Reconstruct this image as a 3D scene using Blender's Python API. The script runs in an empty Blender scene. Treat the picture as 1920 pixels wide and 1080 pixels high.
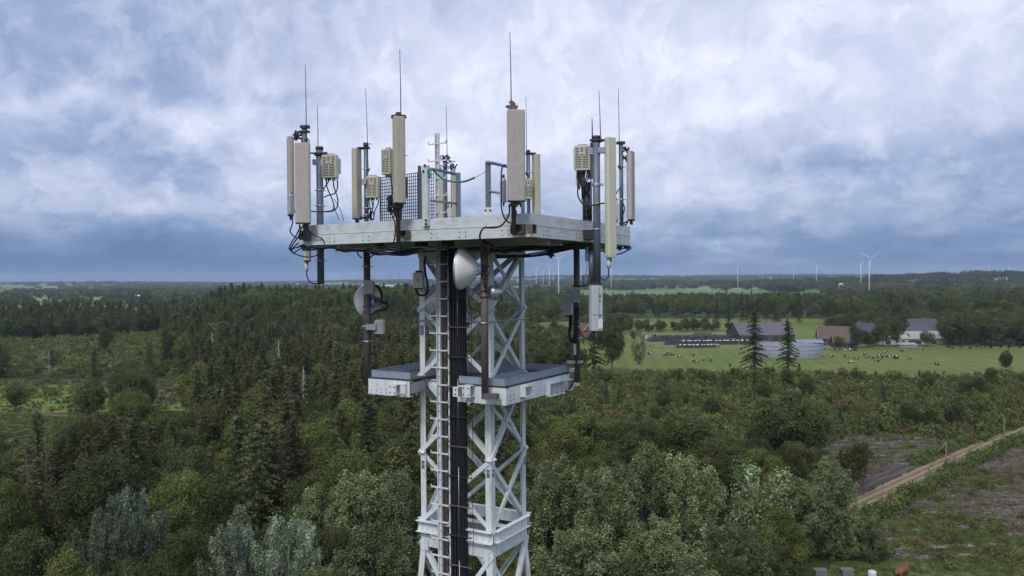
import bpy, math, random
import numpy as np
from mathutils import Vector, Matrix
random.seed(7)
rng = np.random.default_rng(11)
R_ = math.radians
scene = bpy.context.scene
COL = scene.collection
H = 36.0                      # camera height above the ground
FPX = 1493.0                  # focal length in pixels of the 1920 wide photograph

# ------------------------------------------------------------------ camera
pit = math.atan(16 / FPX); rol = 0.0073
Fw = Vector((0, math.cos(pit), -math.sin(pit)))
U0 = Vector((1, 0, 0)); V0 = U0.cross(Fw)
Ur = (U0 * math.cos(rol) - V0 * math.sin(rol)).normalized()
Vr = Ur.cross(Fw).normalized()
CAM = Vector((0, 0, H))
cd = bpy.data.cameras.new('camera'); cam = bpy.data.objects.new('camera', cd); COL.objects.link(cam)
cam.matrix_world = Matrix(((Ur.x, Vr.x, -Fw.x, CAM.x), (Ur.y, Vr.y, -Fw.y, CAM.y), (Ur.z, Vr.z, -Fw.z, CAM.z), (0, 0, 0, 1)))
cd.sensor_width = 36; cd.lens = 36 * FPX / 1920; cd.clip_start = 0.1; cd.clip_end = 60000
scene.camera = cam

def ray(px, py):
    return Fw + Ur * ((px - 960) / FPX) + Vr * ((540 - py) / FPX)
def aty(px, py, y):           # point on the sight line at distance y
    d = ray(px, py); return CAM + d * (y / d.y)
def G(px, py, z=0.0):         # point on the ground
    d = ray(px, py); return CAM + d * ((z - H) / d.z)
def GD(px, D):                # ground point at column px and distance D
    t = (px - 960) / FPX
    return Vector((t * D, D, 0))

# ------------------------------------------------------------------ mesh helper
class MB:
    def __init__(s): s.v = []; s.f = []; s.m = []; s.s = []
    def add(s, vs, fs, mi=0, sm=False):
        o = len(s.v); s.v += [tuple(v) for v in vs]
        for f in fs: s.f.append(tuple(i + o for i in f)); s.m.append(mi); s.s.append(sm)
    def frame(s, c, ex, ey, ez, hx, hy, hz, mi=0):
        c = Vector(c); P = []
        for k in (-1, 1):
            for i, j in ((-1, -1), (1, -1), (1, 1), (-1, 1)): P.append(c + ex * hx * i + ey * hy * j + ez * hz * k)
        s.add(P, [(3, 2, 1, 0), (4, 5, 6, 7), (0, 1, 5, 4), (1, 2, 6, 5), (2, 3, 7, 6), (3, 0, 4, 7)], mi)
    def box(s, c, sz, rz=0, mi=0):
        ex = Vector((math.cos(rz), math.sin(rz), 0)); ey = Vector((-math.sin(rz), math.cos(rz), 0))
        s.frame(c, ex, ey, Vector((0, 0, 1)), sz[0] / 2, sz[1] / 2, sz[2] / 2, mi)
    def bar(s, p0, p1, w, h, up=(0, 0, 1), mi=0):   # w across (perp. to up), h along up
        p0 = Vector(p0); p1 = Vector(p1); ex = (p1 - p0); L = ex.length
        if L < 1e-6: return
        ex /= L; up = Vector(up)
        ey = up.cross(ex)
        if ey.length < 1e-4: ey = Vector((1, 0, 0)).cross(ex)
        ey.normalize(); ez = ex.cross(ey)
        s.frame((p0 + p1) / 2, ex, ey, ez, L / 2, w / 2, h / 2, mi)
    def angle(s, p0, p1, w, t, n, flip=1, mi=0):    # L profile, flat flange facing n, the other going inwards
        p0 = Vector(p0); p1 = Vector(p1); ex = (p1 - p0).normalized(); n = Vector(n)
        n = (n - ex * n.dot(ex)).normalized(); ey = n.cross(ex) * flip
        L = (p1 - p0).length / 2; c = (p0 + p1) / 2
        s.frame(c, ex, ey, n, L, w / 2, t / 2, mi)
        s.frame(c + ey * (w / 2 - t / 2) - n * (w / 2 + t / 2), ex, ey, n, L, t / 2, w / 2, mi)
    def tube(s, pts, r, seg=8, mi=0, caps=True):
        pts = [Vector(p) for p in pts]; n = len(pts)
        rr = r if isinstance(r, (list, tuple)) else [r] * n
        t = (pts[1] - pts[0]).normalized()
        a = Vector((0, 0, 1)).cross(t)
        if a.length < 1e-3: a = Vector((1, 0, 0)).cross(t)
        a.normalize(); V = []
        for i, p in enumerate(pts):
            if i == 0: t = pts[1] - pts[0]
            elif i == n - 1: t = pts[-1] - pts[-2]
            else: t = pts[i + 1] - pts[i - 1]
            if t.length < 1e-9: t = Vector((0, 0, 1))
            t.normalize(); a = a - t * a.dot(t)
            if a.length < 1e-5: a = Vector((0, 1, 0)).cross(t)
            a.normalize(); b = t.cross(a)
            for k in range(seg):
                q = 2 * math.pi * k / seg
                V.append(p + (a * math.cos(q) + b * math.sin(q)) * rr[i])
        Fq = []
        for i in range(n - 1):
            for k in range(seg):
                Fq.append((i * seg + k, i * seg + (k + 1) % seg, (i + 1) * seg + (k + 1) % seg, (i + 1) * seg + k))
        s.add(V, Fq, mi, True)
        if caps:
            o = len(s.v) - len(V)
            s.f.append(tuple(o + k for k in reversed(range(seg)))); s.m.append(mi); s.s.append(False)
            s.f.append(tuple(o + (n - 1) * seg + k for k in range(seg))); s.m.append(mi); s.s.append(False)
    def lathe(s, prof, org, axis, seg=28, mi=0):
        org = Vector(org); ax = Vector(axis).normalized()
        a = Vector((0, 0, 1)).cross(ax)
        if a.length < 1e-3: a = Vector((1, 0, 0))
        a.normalize(); b = ax.cross(a); V = []; Fq = []
        for r, z in prof:
            for k in range(seg):
                q = 2 * math.pi * k / seg
                V.append(org + ax * z + (a * math.cos(q) + b * math.sin(q)) * r)
        for i in range(len(prof) - 1):
            for k in range(seg):
                Fq.append((i * seg + k, i * seg + (k + 1) % seg, (i + 1) * seg + (k + 1) % seg, (i + 1) * seg + k))
        s.add(V, Fq, mi, True)
    def rprism(s, c, fw, w, d, h, r=0.02, mi=0, tilt=None):   # upright prism with rounded edges; fw = facing direction
        c = Vector(c); fw = Vector(fw).normalized(); up = Vector((0, 0, 1))
        if tilt is not None: up = Vector(tilt).normalized()
        sd = fw.cross(up).normalized(); fw = up.cross(sd).normalized()
        pts = []
        for cx, cy, a0 in ((1, 1, 0), (-1, 1, 90), (-1, -1, 180), (1, -1, 270)):
            for k in range(4):
                q = R_(a0 + 30 * k)
                pts.append((cx * (w / 2 - r) + r * math.cos(q), cy * (d / 2 - r) + r * math.sin(q)))
        n = len(pts); V = []
        ring = [(-h / 2, .93), (-h / 2 + r * .4, 1), (h / 2 - r * .4, 1), (h / 2, .93)]
        for z, k in ring:
            for x, y in pts: V.append(c + sd * x * k + fw * y * k + up * z)
        Fq = []
        for i in range(3):
            for k in range(n): Fq.append((i * n + k, i * n + (k + 1) % n, (i + 1) * n + (k + 1) % n, (i + 1) * n + k))
        Fq.append(tuple(reversed(range(n)))); Fq.append(tuple(3 * n + k for k in range(n)))
        s.add(V, Fq, mi, False)
    def build(s, name, mats, parent=None, origin=None):
        if not isinstance(mats, (list, tuple)): mats = [mats]
        if origin is None:
            if parent is not None: origin = parent.location.copy()
            elif s.v:
                A = np.array(s.v); origin = Vector(((A[:, 0].min() + A[:, 0].max()) / 2, (A[:, 1].min() + A[:, 1].max()) / 2, A[:, 2].min()))
            else: origin = Vector((0, 0, 0))
        me = bpy.data.meshes.new(name); o3 = tuple(origin)
        me.from_pydata([(v[0] - o3[0], v[1] - o3[1], v[2] - o3[2]) for v in s.v], [], s.f)
        for m in mats: me.materials.append(m)
        me.polygons.foreach_set('material_index', s.m); me.polygons.foreach_set('use_smooth', s.s)
        me.validate(); me.update()
        ob = bpy.data.objects.new(name, me); COL.objects.link(ob)
        if parent is not None: ob.parent = parent
        else: ob.location = origin
        return ob

def tag(o, label=None, cat=None, group=None, kind=None):
    if label: o['label'] = label
    if cat: o['category'] = cat
    if group: o['group'] = group
    if kind: o['kind'] = kind
    return o
def thing(name, loc, label, cat, group=None):
    o = bpy.data.objects.new(name, None); COL.objects.link(o); o.location = Vector(loc); o.empty_display_size = .1
    return tag(o, label, cat, group)

def smooth_path(pts, n=6):
    P = [Vector(p) for p in pts]; P = [P[0] * 2 - P[1]] + P + [P[-1] * 2 - P[-2]]; out = []
    for i in range(1, len(P) - 2):
        for k in range(n):
            t = k / n; a, b, c, d = P[i - 1], P[i], P[i + 1], P[i + 2]
            out.append(0.5 * ((2 * b) + (c - a) * t + (2 * a - 5 * b + 4 * c - d) * t * t + (3 * b - a - 3 * c + d) * t ** 3))
    out.append(P[-2]); return out

# ------------------------------------------------------------------ materials
def nodes(name):
    m = bpy.data.materials.new(name); m.use_nodes = True; nt = m.node_tree
    return m, nt, nt.nodes['Principled BSDF']
def link(nt, a, b): nt.links.new(a, b)
def pm(name, c, rough=.55, metal=0, var=.12, scale=6, dirt=None, damt=.35, dscale=(9, 9, 1.2), bump=0.0, bscale=60, spec=.5, speck=0, rust=0):
    m, nt, bs = nodes(name); N = nt.nodes
    tc = N.new('ShaderNodeTexCoord')
    nz = N.new('ShaderNodeTexNoise'); nz.inputs['Scale'].default_value = scale; nz.inputs['Detail'].default_value = 6
    link(nt, tc.outputs['Object'], nz.inputs['Vector'])
    mx = N.new('ShaderNodeMix'); mx.data_type = 'RGBA'
    mx.inputs[6].default_value = (*[max(0, x * (1 - var)) for x in c], 1); mx.inputs[7].default_value = (*[x * (1 + var) for x in c], 1)
    link(nt, nz.outputs['Fac'], mx.inputs[0]); out = mx.outputs[2]
    if dirt:
        mp = N.new('ShaderNodeMapping'); mp.inputs['Scale'].default_value = dscale; link(nt, tc.outputs['Object'], mp.inputs['Vector'])
        n2 = N.new('ShaderNodeTexNoise'); n2.inputs['Scale'].default_value = 1.6; n2.inputs['Detail'].default_value = 8; n2.inputs['Roughness'].default_value = .65
        link(nt, mp.outputs[0], n2.inputs['Vector'])
        cr = N.new('ShaderNodeValToRGB'); cr.color_ramp.elements[0].position = .48; cr.color_ramp.elements[1].position = .72
        cr.color_ramp.elements[1].color = (damt, damt, damt, 1); link(nt, n2.outputs['Fac'], cr.inputs[0])
        m2 = N.new('ShaderNodeMix'); m2.data_type = 'RGBA'; m2.inputs[7].default_value = (*dirt, 1)
        link(nt, cr.outputs[0], m2.inputs[0]); link(nt, out, m2.inputs[6]); out = m2.outputs[2]
    if speck:
        n3 = N.new('ShaderNodeTexNoise'); n3.inputs['Scale'].default_value = 90; n3.inputs['Detail'].default_value = 2
        link(nt, tc.outputs['Object'], n3.inputs['Vector'])
        m3 = N.new('ShaderNodeMix'); m3.data_type = 'RGBA'; m3.blend_type = 'MULTIPLY'; m3.inputs[0].default_value = speck
        link(nt, out, m3.inputs[6]); c3 = N.new('ShaderNodeValToRGB'); c3.color_ramp.elements[0].position = .38; c3.color_ramp.elements[1].position = .62
        link(nt, n3.outputs['Fac'], c3.inputs[0]); link(nt, c3.outputs[0], m3.inputs[7]); out = m3.outputs[2]
    if rust:
        n4 = N.new('ShaderNodeTexNoise'); n4.inputs['Scale'].default_value = 7; n4.inputs['Detail'].default_value = 9; n4.inputs['Roughness'].default_value = .7
        mp4 = N.new('ShaderNodeMapping'); mp4.inputs['Scale'].default_value = (1.6, 1.6, .55); mp4.inputs['Location'].default_value = (4, 9, 2); link(nt, tc.outputs['Object'], mp4.inputs[0]); link(nt, mp4.outputs[0], n4.inputs['Vector'])
        c4 = N.new('ShaderNodeValToRGB'); c4.color_ramp.elements[0].position = .60; c4.color_ramp.elements[1].position = .74; c4.color_ramp.elements[1].color = (rust, rust, rust, 1); link(nt, n4.outputs['Fac'], c4.inputs[0])
        m4 = N.new('ShaderNodeMix'); m4.data_type = 'RGBA'; m4.inputs[7].default_value = (.23, .14, .08, 1); link(nt, c4.outputs[0], m4.inputs[0]); link(nt, out, m4.inputs[6]); out = m4.outputs[2]
    link(nt, out, bs.inputs['Base Color'])
    bs.inputs['Roughness'].default_value = rough; bs.inputs['Metallic'].default_value = metal
    bs.inputs['Specular IOR Level'].default_value = spec
    if bump:
        bn = N.new('ShaderNodeTexNoise'); bn.inputs['Scale'].default_value = bscale; link(nt, tc.outputs['Object'], bn.inputs['Vector'])
        b = N.new('ShaderNodeBump'); b.inputs['Strength'].default_value = bump; b.inputs['Distance'].default_value = .01
        link(nt, bn.outputs['Fac'], b.inputs['Height']); link(nt, b.outputs[0], bs.inputs['Normal'])
    return m

M = dict(
 white=pm('white_steel', (.70, .745, .76), .5, 0, .10, 4, dirt=(.27, .24, .18), damt=.5, bump=.15, rust=.7),
 beam=pm('beam_paint', (.62, .665, .67), .5, 0, .08, 2.5, dirt=(.3, .28, .22), damt=.5, dscale=(3, 3, 7), bump=.1, rust=.5),
 galv=pm('galvanised', (.31, .37, .46), .5, .2, .2, 14, dirt=(.2, .22, .25), damt=.5, bump=.1),
 post=pm('dark_galvanised', (.15, .185, .24), .5, .25, .25, 9, dirt=(.09, .09, .1), damt=.6, bump=.1),
 brown=pm('weathered_brown_steel', (.125, .105, .088), .65, .1, .25, 10, dirt=(.22, .2, .17), damt=.4, bump=.2),
 dark=pm('dark_fitting', (.05, .052, .058), .55, .4, .3, 20),
 bracket=pm('rusty_bracket', (.12, .105, .095), .75, .1, .45, 12, dirt=(.22, .2, .19), damt=.5),
 black=pm('black_cable', (.018, .019, .022), .5, 0, .4, 15, spec=.4),
 tan=pm('tan_radome', (.5, .44, .39), .6, 0, .08, 8, dirt=(.25, .21, .18), damt=.25, speck=.32),
 pink=pm('pinkish_radome', (.55, .495, .455), .6, 0, .07, 8, dirt=(.27, .23, .21), damt=.25, speck=.35),
 sand=pm('sand_radome', (.54, .50, .38), .6, 0, .12, 8, dirt=(.24, .2, .14), damt=.4, dscale=(12, 12, .8), speck=.28),
 cream=pm('cream_radome', (.60, .60, .46), .5, 0, .06, 5, dirt=(.42, .4, .28), damt=.25),
 yellow=pm('yellowed_back', (.55, .45, .20), .6, 0, .15, 6, dirt=(.3, .22, .1), damt=.4),
 agedback=pm('aged_backplate', (.30, .33, .27), .5, .3, .3, 12, dirt=(.12, .16, .2), damt=.7),
 radio=pm('radio_casing', (.54, .53, .42), .5, 0, .06, 5, dirt=(.35, .33, .22), damt=.2),
 slot=pm('dark_slot', (.06, .055, .045), .8, 0, .2),
 lightgrey=pm('light_grey_casing', (.50, .54, .56), .45, 0, .07, 6, dirt=(.3, .31, .3), damt=.3),
 dish=pm('dish_paint', (.80, .80, .80), .5, 0, .05, 3, dirt=(.5, .49, .46), damt=.25),
 metal=pm('bright_metal', (.48, .5, .52), .35, .7, .2, 20),
 blue=pm('blue_pipe', (.04, .16, .42), .45, 0, .15, 15),
 green=pm('green_hose', (.02, .20, .17), .45, 0, .15, 15),
 rust=pm('pink_brown_pipe', (.26, .19, .16), .6, .1, .2, 12),
 grating=pm('deck_grating', (.05, .055, .065), .7, .2, .3, 30),
 timber=pm('weathered_underside', (.50, .48, .42), .8, 0, .35, 6, dirt=(.3, .28, .24), damt=.5),
 sticker=pm('grey_plate', (.17, .2, .24), .4, .3, .2),
 note=pm('printed_label', (.6, .6, .56), .5, 0, .1),
 orange=pm('orange_mark', (.65, .22, .03), .5),
 amber=pm('amber_strip', (.5, .30, .07), .5),
)

# ------------------------------------------------------------------ world
w = bpy.data.worlds.new('World'); scene.world = w; w.use_nodes = True
nt = w.node_tree; N = nt.nodes; bg = N['Background']
def VM(op, *ins):
    n = N.new('ShaderNodeVectorMath'); n.operation = op
    for i, x in enumerate(ins):
        if hasattr(x, 'is_linked'): nt.links.new(x, n.inputs[i])
        else: n.inputs[i].default_value = x
    return n.outputs[0]
def MM(op, *ins, clamp=False):
    n = N.new('ShaderNodeMath'); n.operation = op; n.use_clamp = clamp
    for i, x in enumerate(ins):
        if hasattr(x, 'is_linked'): nt.links.new(x, n.inputs[i])
        else: n.inputs[i].default_value = x
    return n.outputs[0]
SUN_EL, SUN_ROT = R_(48), R_(200)
sky = N.new('ShaderNodeTexSky'); sky.sky_type = 'NISHITA'; sky.sun_disc = False; sky.sun_elevation = SUN_EL; sky.sun_rotation = SUN_ROT
sky.air_density = 1.0; sky.dust_density = 1.5; sky.ozone_density = 1.0
tc = N.new('ShaderNodeTexCoord'); sx = N.new('ShaderNodeSeparateXYZ'); nt.links.new(tc.outputs['Generated'], sx.inputs[0])
X, Y, Z = sx.outputs
Zp = MM('MAXIMUM', Z, 0.0)
den = MM('ADD', Zp, .10)
cb = N.new('ShaderNodeCombineXYZ'); nt.links.new(MM('DIVIDE', X, den), cb.inputs[0]); nt.links.new(MM('DIVIDE', Y, den), cb.inputs[1])
plane = cb.outputs[0]
def noise(vec, scale, detail=8, rough=.55, off=(0, 0, 0), dist=0.0, stretch=(1, 1, 1)):
    mp = N.new('ShaderNodeMapping'); mp.inputs['Location'].default_value = off; mp.inputs['Scale'].default_value = stretch
    nt.links.new(vec, mp.inputs[0])
    n = N.new('ShaderNodeTexNoise'); n.inputs['Scale'].default_value = scale; n.inputs['Detail'].default_value = detail
    n.inputs['Roughness'].default_value = rough; n.inputs['Distortion'].default_value = dist
    nt.links.new(mp.outputs[0], n.inputs['Vector']); return n.outputs['Fac']
az = MM('ARCTAN2', X, Y)      # 0 straight ahead, positive to the right
el = MM('ARCSINE', Z)
cbe = N.new('ShaderNodeCombineXYZ'); nt.links.new(az, cbe.inputs[0]); nt.links.new(el, cbe.inputs[1]); AE = cbe.outputs[0]
warp = N.new('ShaderNodeTexNoise'); warp.inputs['Scale'].default_value = 9; warp.inputs['Detail'].default_value = 5; nt.links.new(AE, warp.inputs['Vector'])
wv = VM('MULTIPLY', VM('SUBTRACT', warp.outputs['Color'], (.5, .5, .5)), (.13, .11, 0))
AEw = VM('ADD', AE, wv)
swp = N.new('ShaderNodeSeparateXYZ'); nt.links.new(AEw, swp.inputs[0]); aw, ew = swp.outputs[0], swp.outputs[1]
def blob(px, py, rx, ry, k, soft=True):    # a cloud patch centred on a direction of the sky
    a0 = math.atan((px - 960) / FPX); e0 = math.atan((524 - py) / FPX)
    dx = MM('DIVIDE', MM('SUBTRACT', aw, a0), rx / FPX); dy = MM('DIVIDE', MM('SUBTRACT', ew, e0), ry / FPX)
    g = MM('EXPONENT', MM('MULTIPLY', MM('ADD', MM('MULTIPLY', dx, dx), MM('MULTIPLY', dy, dy)), -1.0))
    return MM('MULTIPLY', g, k)
n1 = noise(plane, .9, 9, .55, (3.1, 1.7, 0), .2)
n2 = noise(plane, .42, 6, .5, (8.3, 4.1, 2), .3)
wq = N.new('ShaderNodeTexNoise'); wq.inputs['Scale'].default_value = 16; wq.inputs['Detail'].default_value = 4; nt.links.new(AE, wq.inputs['Vector'])
el0 = MM('MAXIMUM', el, -.05)
cq = N.new('ShaderNodeCombineXYZ'); nt.links.new(MM('MULTIPLY', az, 1.15), cq.inputs[0]); nt.links.new(MM('MULTIPLY', MM('LOGARITHM', MM('ADD', el0, .11), 2.71828), .27), cq.inputs[1])
AEq = VM('ADD', cq.outputs[0], VM('MULTIPLY', VM('SUBTRACT', wq.outputs['Color'], (.5, .5, .5)), (.065, .06, 0)))
n3 = noise(AEq, 8, 12, .60, (1.2, 5.5, 1), .0, (1, 1.5, 1))
n4 = noise(AEq, 24, 11, .66, (2.2, 3.5, 4), .0, (1, 1.5, 1))
def edge(x, a, b, k):      # soft-edged cloud masses
    m_ = N.new('ShaderNodeMapRange'); m_.interpolation_type = 'SMOOTHSTEP'; nt.links.new(x, m_.inputs[0]); m_.inputs[1].default_value = a; m_.inputs[2].default_value = b; m_.inputs[3].default_value = -k / 2; m_.inputs[4].default_value = k / 2; return m_.outputs[0]
t = MM('ADD', MM('MULTIPLY', MM('SUBTRACT', n1, .5), .16), MM('MULTIPLY', MM('SUBTRACT', n2, .5), .22))
t = MM('ADD', t, MM('MULTIPLY', MM('SUBTRACT', n3, .5), .40))
t = MM('ADD', t, edge(n3, .45, .60, .05))
n5 = noise(AEq, 14, 12, .6, (7.2, 1.5, 3), .0, (1, 1.7, 1))
t = MM('ADD', t, edge(n5, .47, .59, .075))
t = MM('ADD', t, MM('MULTIPLY', MM('SUBTRACT', n4, .5), .22))
# darker toward the horizon, lighter higher up
grad = N.new('ShaderNodeMapRange'); grad.interpolation_type = 'SMOOTHSTEP'; nt.links.new(el, grad.inputs[0])
grad.inputs[1].default_value = -.01; grad.inputs[2].default_value = .17; grad.inputs[3].default_value = .24; grad.inputs[4].default_value = .66
t = MM('ADD', t, grad.outputs[0])
SKYBLOBS = [(60, 120, 330, 150, -.15), (330, 110, 260, 60, -.08), (860, 240, 260, 150, .13), (1150, 110, 420, 130, .12), (560, 190, 300, 26, -.09),
 (330, 305, 150, 44, -.26), (110, 300, 110, 34, -.18), (600, 245, 120, 30, -.12), (400, 232, 120, 22, .18), (90, 225, 100, 24, .12), (300, 390, 260, 30, .12), (560, 330, 200, 60, .06),
 (180, 470, 480, 45, -.22), (100, 520, 560, 40, -.18), (620, 470, 200, 30, -.08), (1320, 230, 160, 50, .10), (1290, 365, 150, 26, .16), (1560, 255, 200, 50, -.08), (1760, 190, 260, 110, .04),
 (1480, 400, 110, 18, .10), (1820, 350, 220, 60, -.10), (1600, 440, 330, 34, -.03), (1450, 505, 700, 22, -.06), (1340, 455, 60, 8, .14), (1700, 60, 300, 60, .07), (1850, 500, 160, 60, -.08), (1500, 340, 150, 22, -.10)]
for b in SKYBLOBS: t = MM('ADD', t, blob(*b))
cr = N.new('ShaderNodeValToRGB'); nt.links.new(t, cr.inputs[0]); E = cr.color_ramp
cols = [(0.0, (.046, .098, .212)), (.22, (.092, .156, .292)), (.42, (.200, .258, .392)), (.60, (.340, .378, .500)), (.78, (.458, .482, .590)), (1.0, (.62, .63, .70))]
E.elements[0].position = 0; E.elements[0].color = (*cols[0][1], 1); E.elements[1].position = 1; E.elements[1].color = (*cols[-1][1], 1)
for p, c in cols[1:-1]:
    e = E.elements.new(p); e.color = (*c, 1)
SKYK = 10.0
sc = VM('MULTIPLY', cr.outputs[0], (SKYK, SKYK, SKYK))
mix = N.new('ShaderNodeMix'); mix.data_type = 'RGBA'; mix.inputs[0].default_value = .93
nt.links.new(sky.outputs[0], mix.inputs[6]); nt.links.new(sc, mix.inputs[7])
nt.links.new(mix.outputs[2], bg.inputs['Color']); bg.inputs['Strength'].default_value = .1

sd_ = bpy.data.lights.new('sun', 'SUN'); sd_.energy = 1.1; sd_.angle = R_(14); sd_.color = (1, .95, .88)
sun = bpy.data.objects.new('sun', sd_); COL.objects.link(sun)
sdir = Vector((math.sin(SUN_ROT) * math.cos(SUN_EL), math.cos(SUN_ROT) * math.cos(SUN_EL), math.sin(SUN_EL)))
sun.rotation_euler = sdir.to_track_quat('Z', 'Y').to_euler(); sun.location = (0, -20, 80)
vs = scene.view_settings; vs.view_transform = 'Standard'; vs.look = 'None'; vs.exposure = 0.76; vs.gamma = 1; vs.use_curve_mapping = False
scene.render.engine = 'CYCLES'
try:
    scene.cycles.volume_bounces = 0; scene.cycles.max_bounces = 5; scene.cycles.transparent_max_bounces = 6
    scene.cycles.diffuse_bounces = 2
except Exception: pass
# ================================================================== the mast
TH = R_(30.4)
A = Vector((-math.cos(TH), math.sin(TH), 0)); B = Vector((math.sin(TH), math.cos(TH), 0)); UP = Vector((0, 0, 1))
O = Vector((.313, 13.0, 0))
def W(a, b, z): return O + A * a + B * b + UP * (z + H)       # mast frame; z is measured from camera height
def onb(px, py, b):           # sight line met with the vertical plane b = const
    d = ray(px, py); t = (b - (CAM - O).dot(B)) / d.dot(B); return CAM + d * t
def ona(px, py, a):
    d = ray(px, py); t = (a - (CAM - O).dot(A)) / d.dot(A); return CAM + d * t
def pt(px, py, pl): return {'b': onb, 'a': ona, 'y': aty}[pl[0]](px, py, pl[1])
def vert(px, py0, py1, pl):   # top and bottom of something upright
    T = pt(px, py0, pl)
    Bm = aty(px, py1, T.y); return T, Vector((T.x, T.y, Bm.z))
def size(npx, P): return npx / FPX * P.y

t0, t1, u0, u1 = 1.72, 3.38, 1.475, 2.815        # mast faces a = t0, t1 and b = u0, u1
corners = [(t0, u0), (t1, u0), (t1, u1), (t0, u1)]
tc_ = ((t0 + t1) / 2, (u0 + u1) / 2)
ZT = .69; ZR = -5.0; SL = .07
def leg_at(i, z):
    a, b = corners[i]
    if z < ZR - .2:
        k = SL * (ZR - .2 - z); a += k * (1 if a > tc_[0] else -1); b += k * (1 if b > tc_[1] else -1)
    return W(a, b, z)
mast = thing('lattice_mast', W(tc_[0], tc_[1], -H), 'tall square lattice mast of white painted steel angles with bolted cross bracing', 'mast')
for i in range(4):
    m = MB(); a, b = corners[i]; sa = 1 if a > tc_[0] else -1; sb = 1 if b > tc_[1] else -1
    for za, zb in ((ZT, ZR - .2), (ZR - .2, -H)):
        P0 = leg_at(i, za); P1 = leg_at(i, zb); dr = (P1 - P0).normalized()
        wl = .125; tt = .014
        m.bar(P0 - A * sa * wl / 2, P1 - A * sa * wl / 2, wl, tt, up=B * sb)
        m.bar(P0 - B * sb * (wl / 2 + tt / 2), P1 - B * sb * (wl / 2 + tt / 2), wl, tt, up=A * sa)
    for zz in (-.58, -1.92, -3.45, ZR + .15, ZR - .1):      # splice and gusset bolts
        for k in range(3):
            for s_ in (-.03, .03):
                p = leg_at(i, zz - .1 - .07 * k)
                m.tube([p - A * sa * (.06 + s_) + B * sb * .006, p - A * sa * (.06 + s_) + B * sb * .02], .012, 6)
                m.tube([p - B * sb * (.06 + s_) + A * sa * .006, p - B * sb * (.06 + s_) + A * sa * .02], .012, 6)
    m.build('leg', M['white'], mast)
levels = [.62, -.58, -1.92, -3.45, -4.84]
low = [-5.3]
while low[-1] > -H + 3: low.append(low[-1] - 2.4 - .12 * len(low))
low.append(-H + .1)
faces = [(0, 1, -B), (1, 2, A), (2, 3, B), (3, 0, -A)]
for (i, j, n) in faces:
    for L in (levels, low):
        for k in range(len(L) - 1):
            for q, (c0, c1) in enumerate(((i, j), (j, i))):
                P0 = leg_at(c0, L[k]); P1 = leg_at(c1, L[k + 1])
                d = (P1 - P0).normalized(); P0 = P0 - d * .05; P1 = P1 + d * .05
                off = n * (.022 if q == 0 else -.03 - .0)
                m = MB(); m.angle(P0 + off, P1 + off, .085, .01, n, flip=1 if (k + q) % 2 else -1)
                c = (P0 + P1) / 2 + off
                for s_ in (-.04, .04): m.tube([c + d * s_ + n * .004, c + d * s_ + n * .018], .011, 6)
                m.build('brace', M['white'], mast)
# horizontal struts
for (i, j, n) in faces:
    for z in (.5,):
        m = MB(); m.angle(leg_at(i, z) + n * .03, leg_at(j, z) + n * .03, .09, .01, n); m.build('strut', M['white'], mast)
# ring of flanged channels
for (i, j, n) in faces:
    m = MB(); P0 = leg_at(i, -4.92); P1 = leg_at(j, -4.92); d = (P1 - P0).normalized()
    e = .055; Q0 = P0 - d * e + n * .035; Q1 = P1 + d * e + n * .035
    if n in (B, -B) or abs(n.dot(B)) > .5: Q0 += d * (.001); 
    else: Q0 = P0 + d * .03 + n * .035; Q1 = P1 - d * .03 + n * .035
    m.bar(Q0, Q1, .012, .20)
    for s_ in (-1, 1): m.bar(Q0 + n * .045 + UP * .106 * s_, Q1 + n * .045 + UP * .106 * s_, .10, .012)
    L = (Q1 - Q0).length
    for end in (0, 1):
        for kx in (.10, .22, .36):
            for kz in (-.05, .05):
                p = (Q0 + d * kx if end == 0 else Q1 - d * kx) + UP * kz
                m.tube([p + n * .005, p + n * .022], .014, 6)
    m.build('ring_channel', M['white'], mast)
    m = MB(); Q0 = leg_at(i, -5.22) + n * .012; Q1 = leg_at(j, -5.22) + n * .012
    if abs(n.dot(B)) < .5: Q0 += d * .02; Q1 -= d * .02
    m.bar(Q0, Q1, .01, .22)
    m.bar(Q0 - n * .1 + UP * .1, Q1 - n * .1 + UP * .1, .18, .01)
    for k in range(9):
        p = Q0 + (Q1 - Q0) * ((k + .5) / 9); m.tube([p + n * .004 - UP * .07, p + n * .018 - UP * .07], .012, 6)
    m.build('ring_plate', M['white'], mast)
# gusset plates
for i in range(4):
    m = MB()
    for z in (-4.95, -5.3):
        p = leg_at(i, z); a, b = corners[i]; sa = 1 if a > tc_[0] else -1; sb = 1 if b > tc_[1] else -1
        m = MB(); m.bar(p - A * sa * .0 + UP * .11 + B * sb * .028 - A * sa * .1, p - UP * .11 + B * sb * .028 - A * sa * .1, .19, .008, up=B * sb); m.build('gusset', M['white'], mast)
    for (px_i, z) in ((0, -3.75), ):
        p = leg_at(i, z + .05)
        m2 = MB(); m2.bar(p + B * sb * .014 - A * sa * .06 + UP * .08, p + B * sb * .014 - A * sa * .06 - UP * .08, .07, .006, up=B * sb)
        m2.bar(p + A * sa * .014 - B * sb * .06 + UP * .08, p + A * sa * .014 - B * sb * .06 - UP * .08, .05, .006, up=A * sa)
        m2.build('splice_plate', M['sticker'], mast)
for q, px in ((1, 0),):
    p = leg_at(1, -1.0); m2 = MB(); m2.bar(p - B * .014 + A * -.06 + UP * .1, p - B * .014 - A * .06 - UP * .1, .08, .006, up=B)
    m2.build('splice_plate', M['sticker'], mast)
m = MB(); z = -.80          # bluish tie rods round the mast
for (i, j, n) in faces:
    m.tube([leg_at(i, z) + n * .06 - (leg_at(j, z) - leg_at(i, z)).normalized() * .12, leg_at(j, z) + n * .06], .012, 6)
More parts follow.
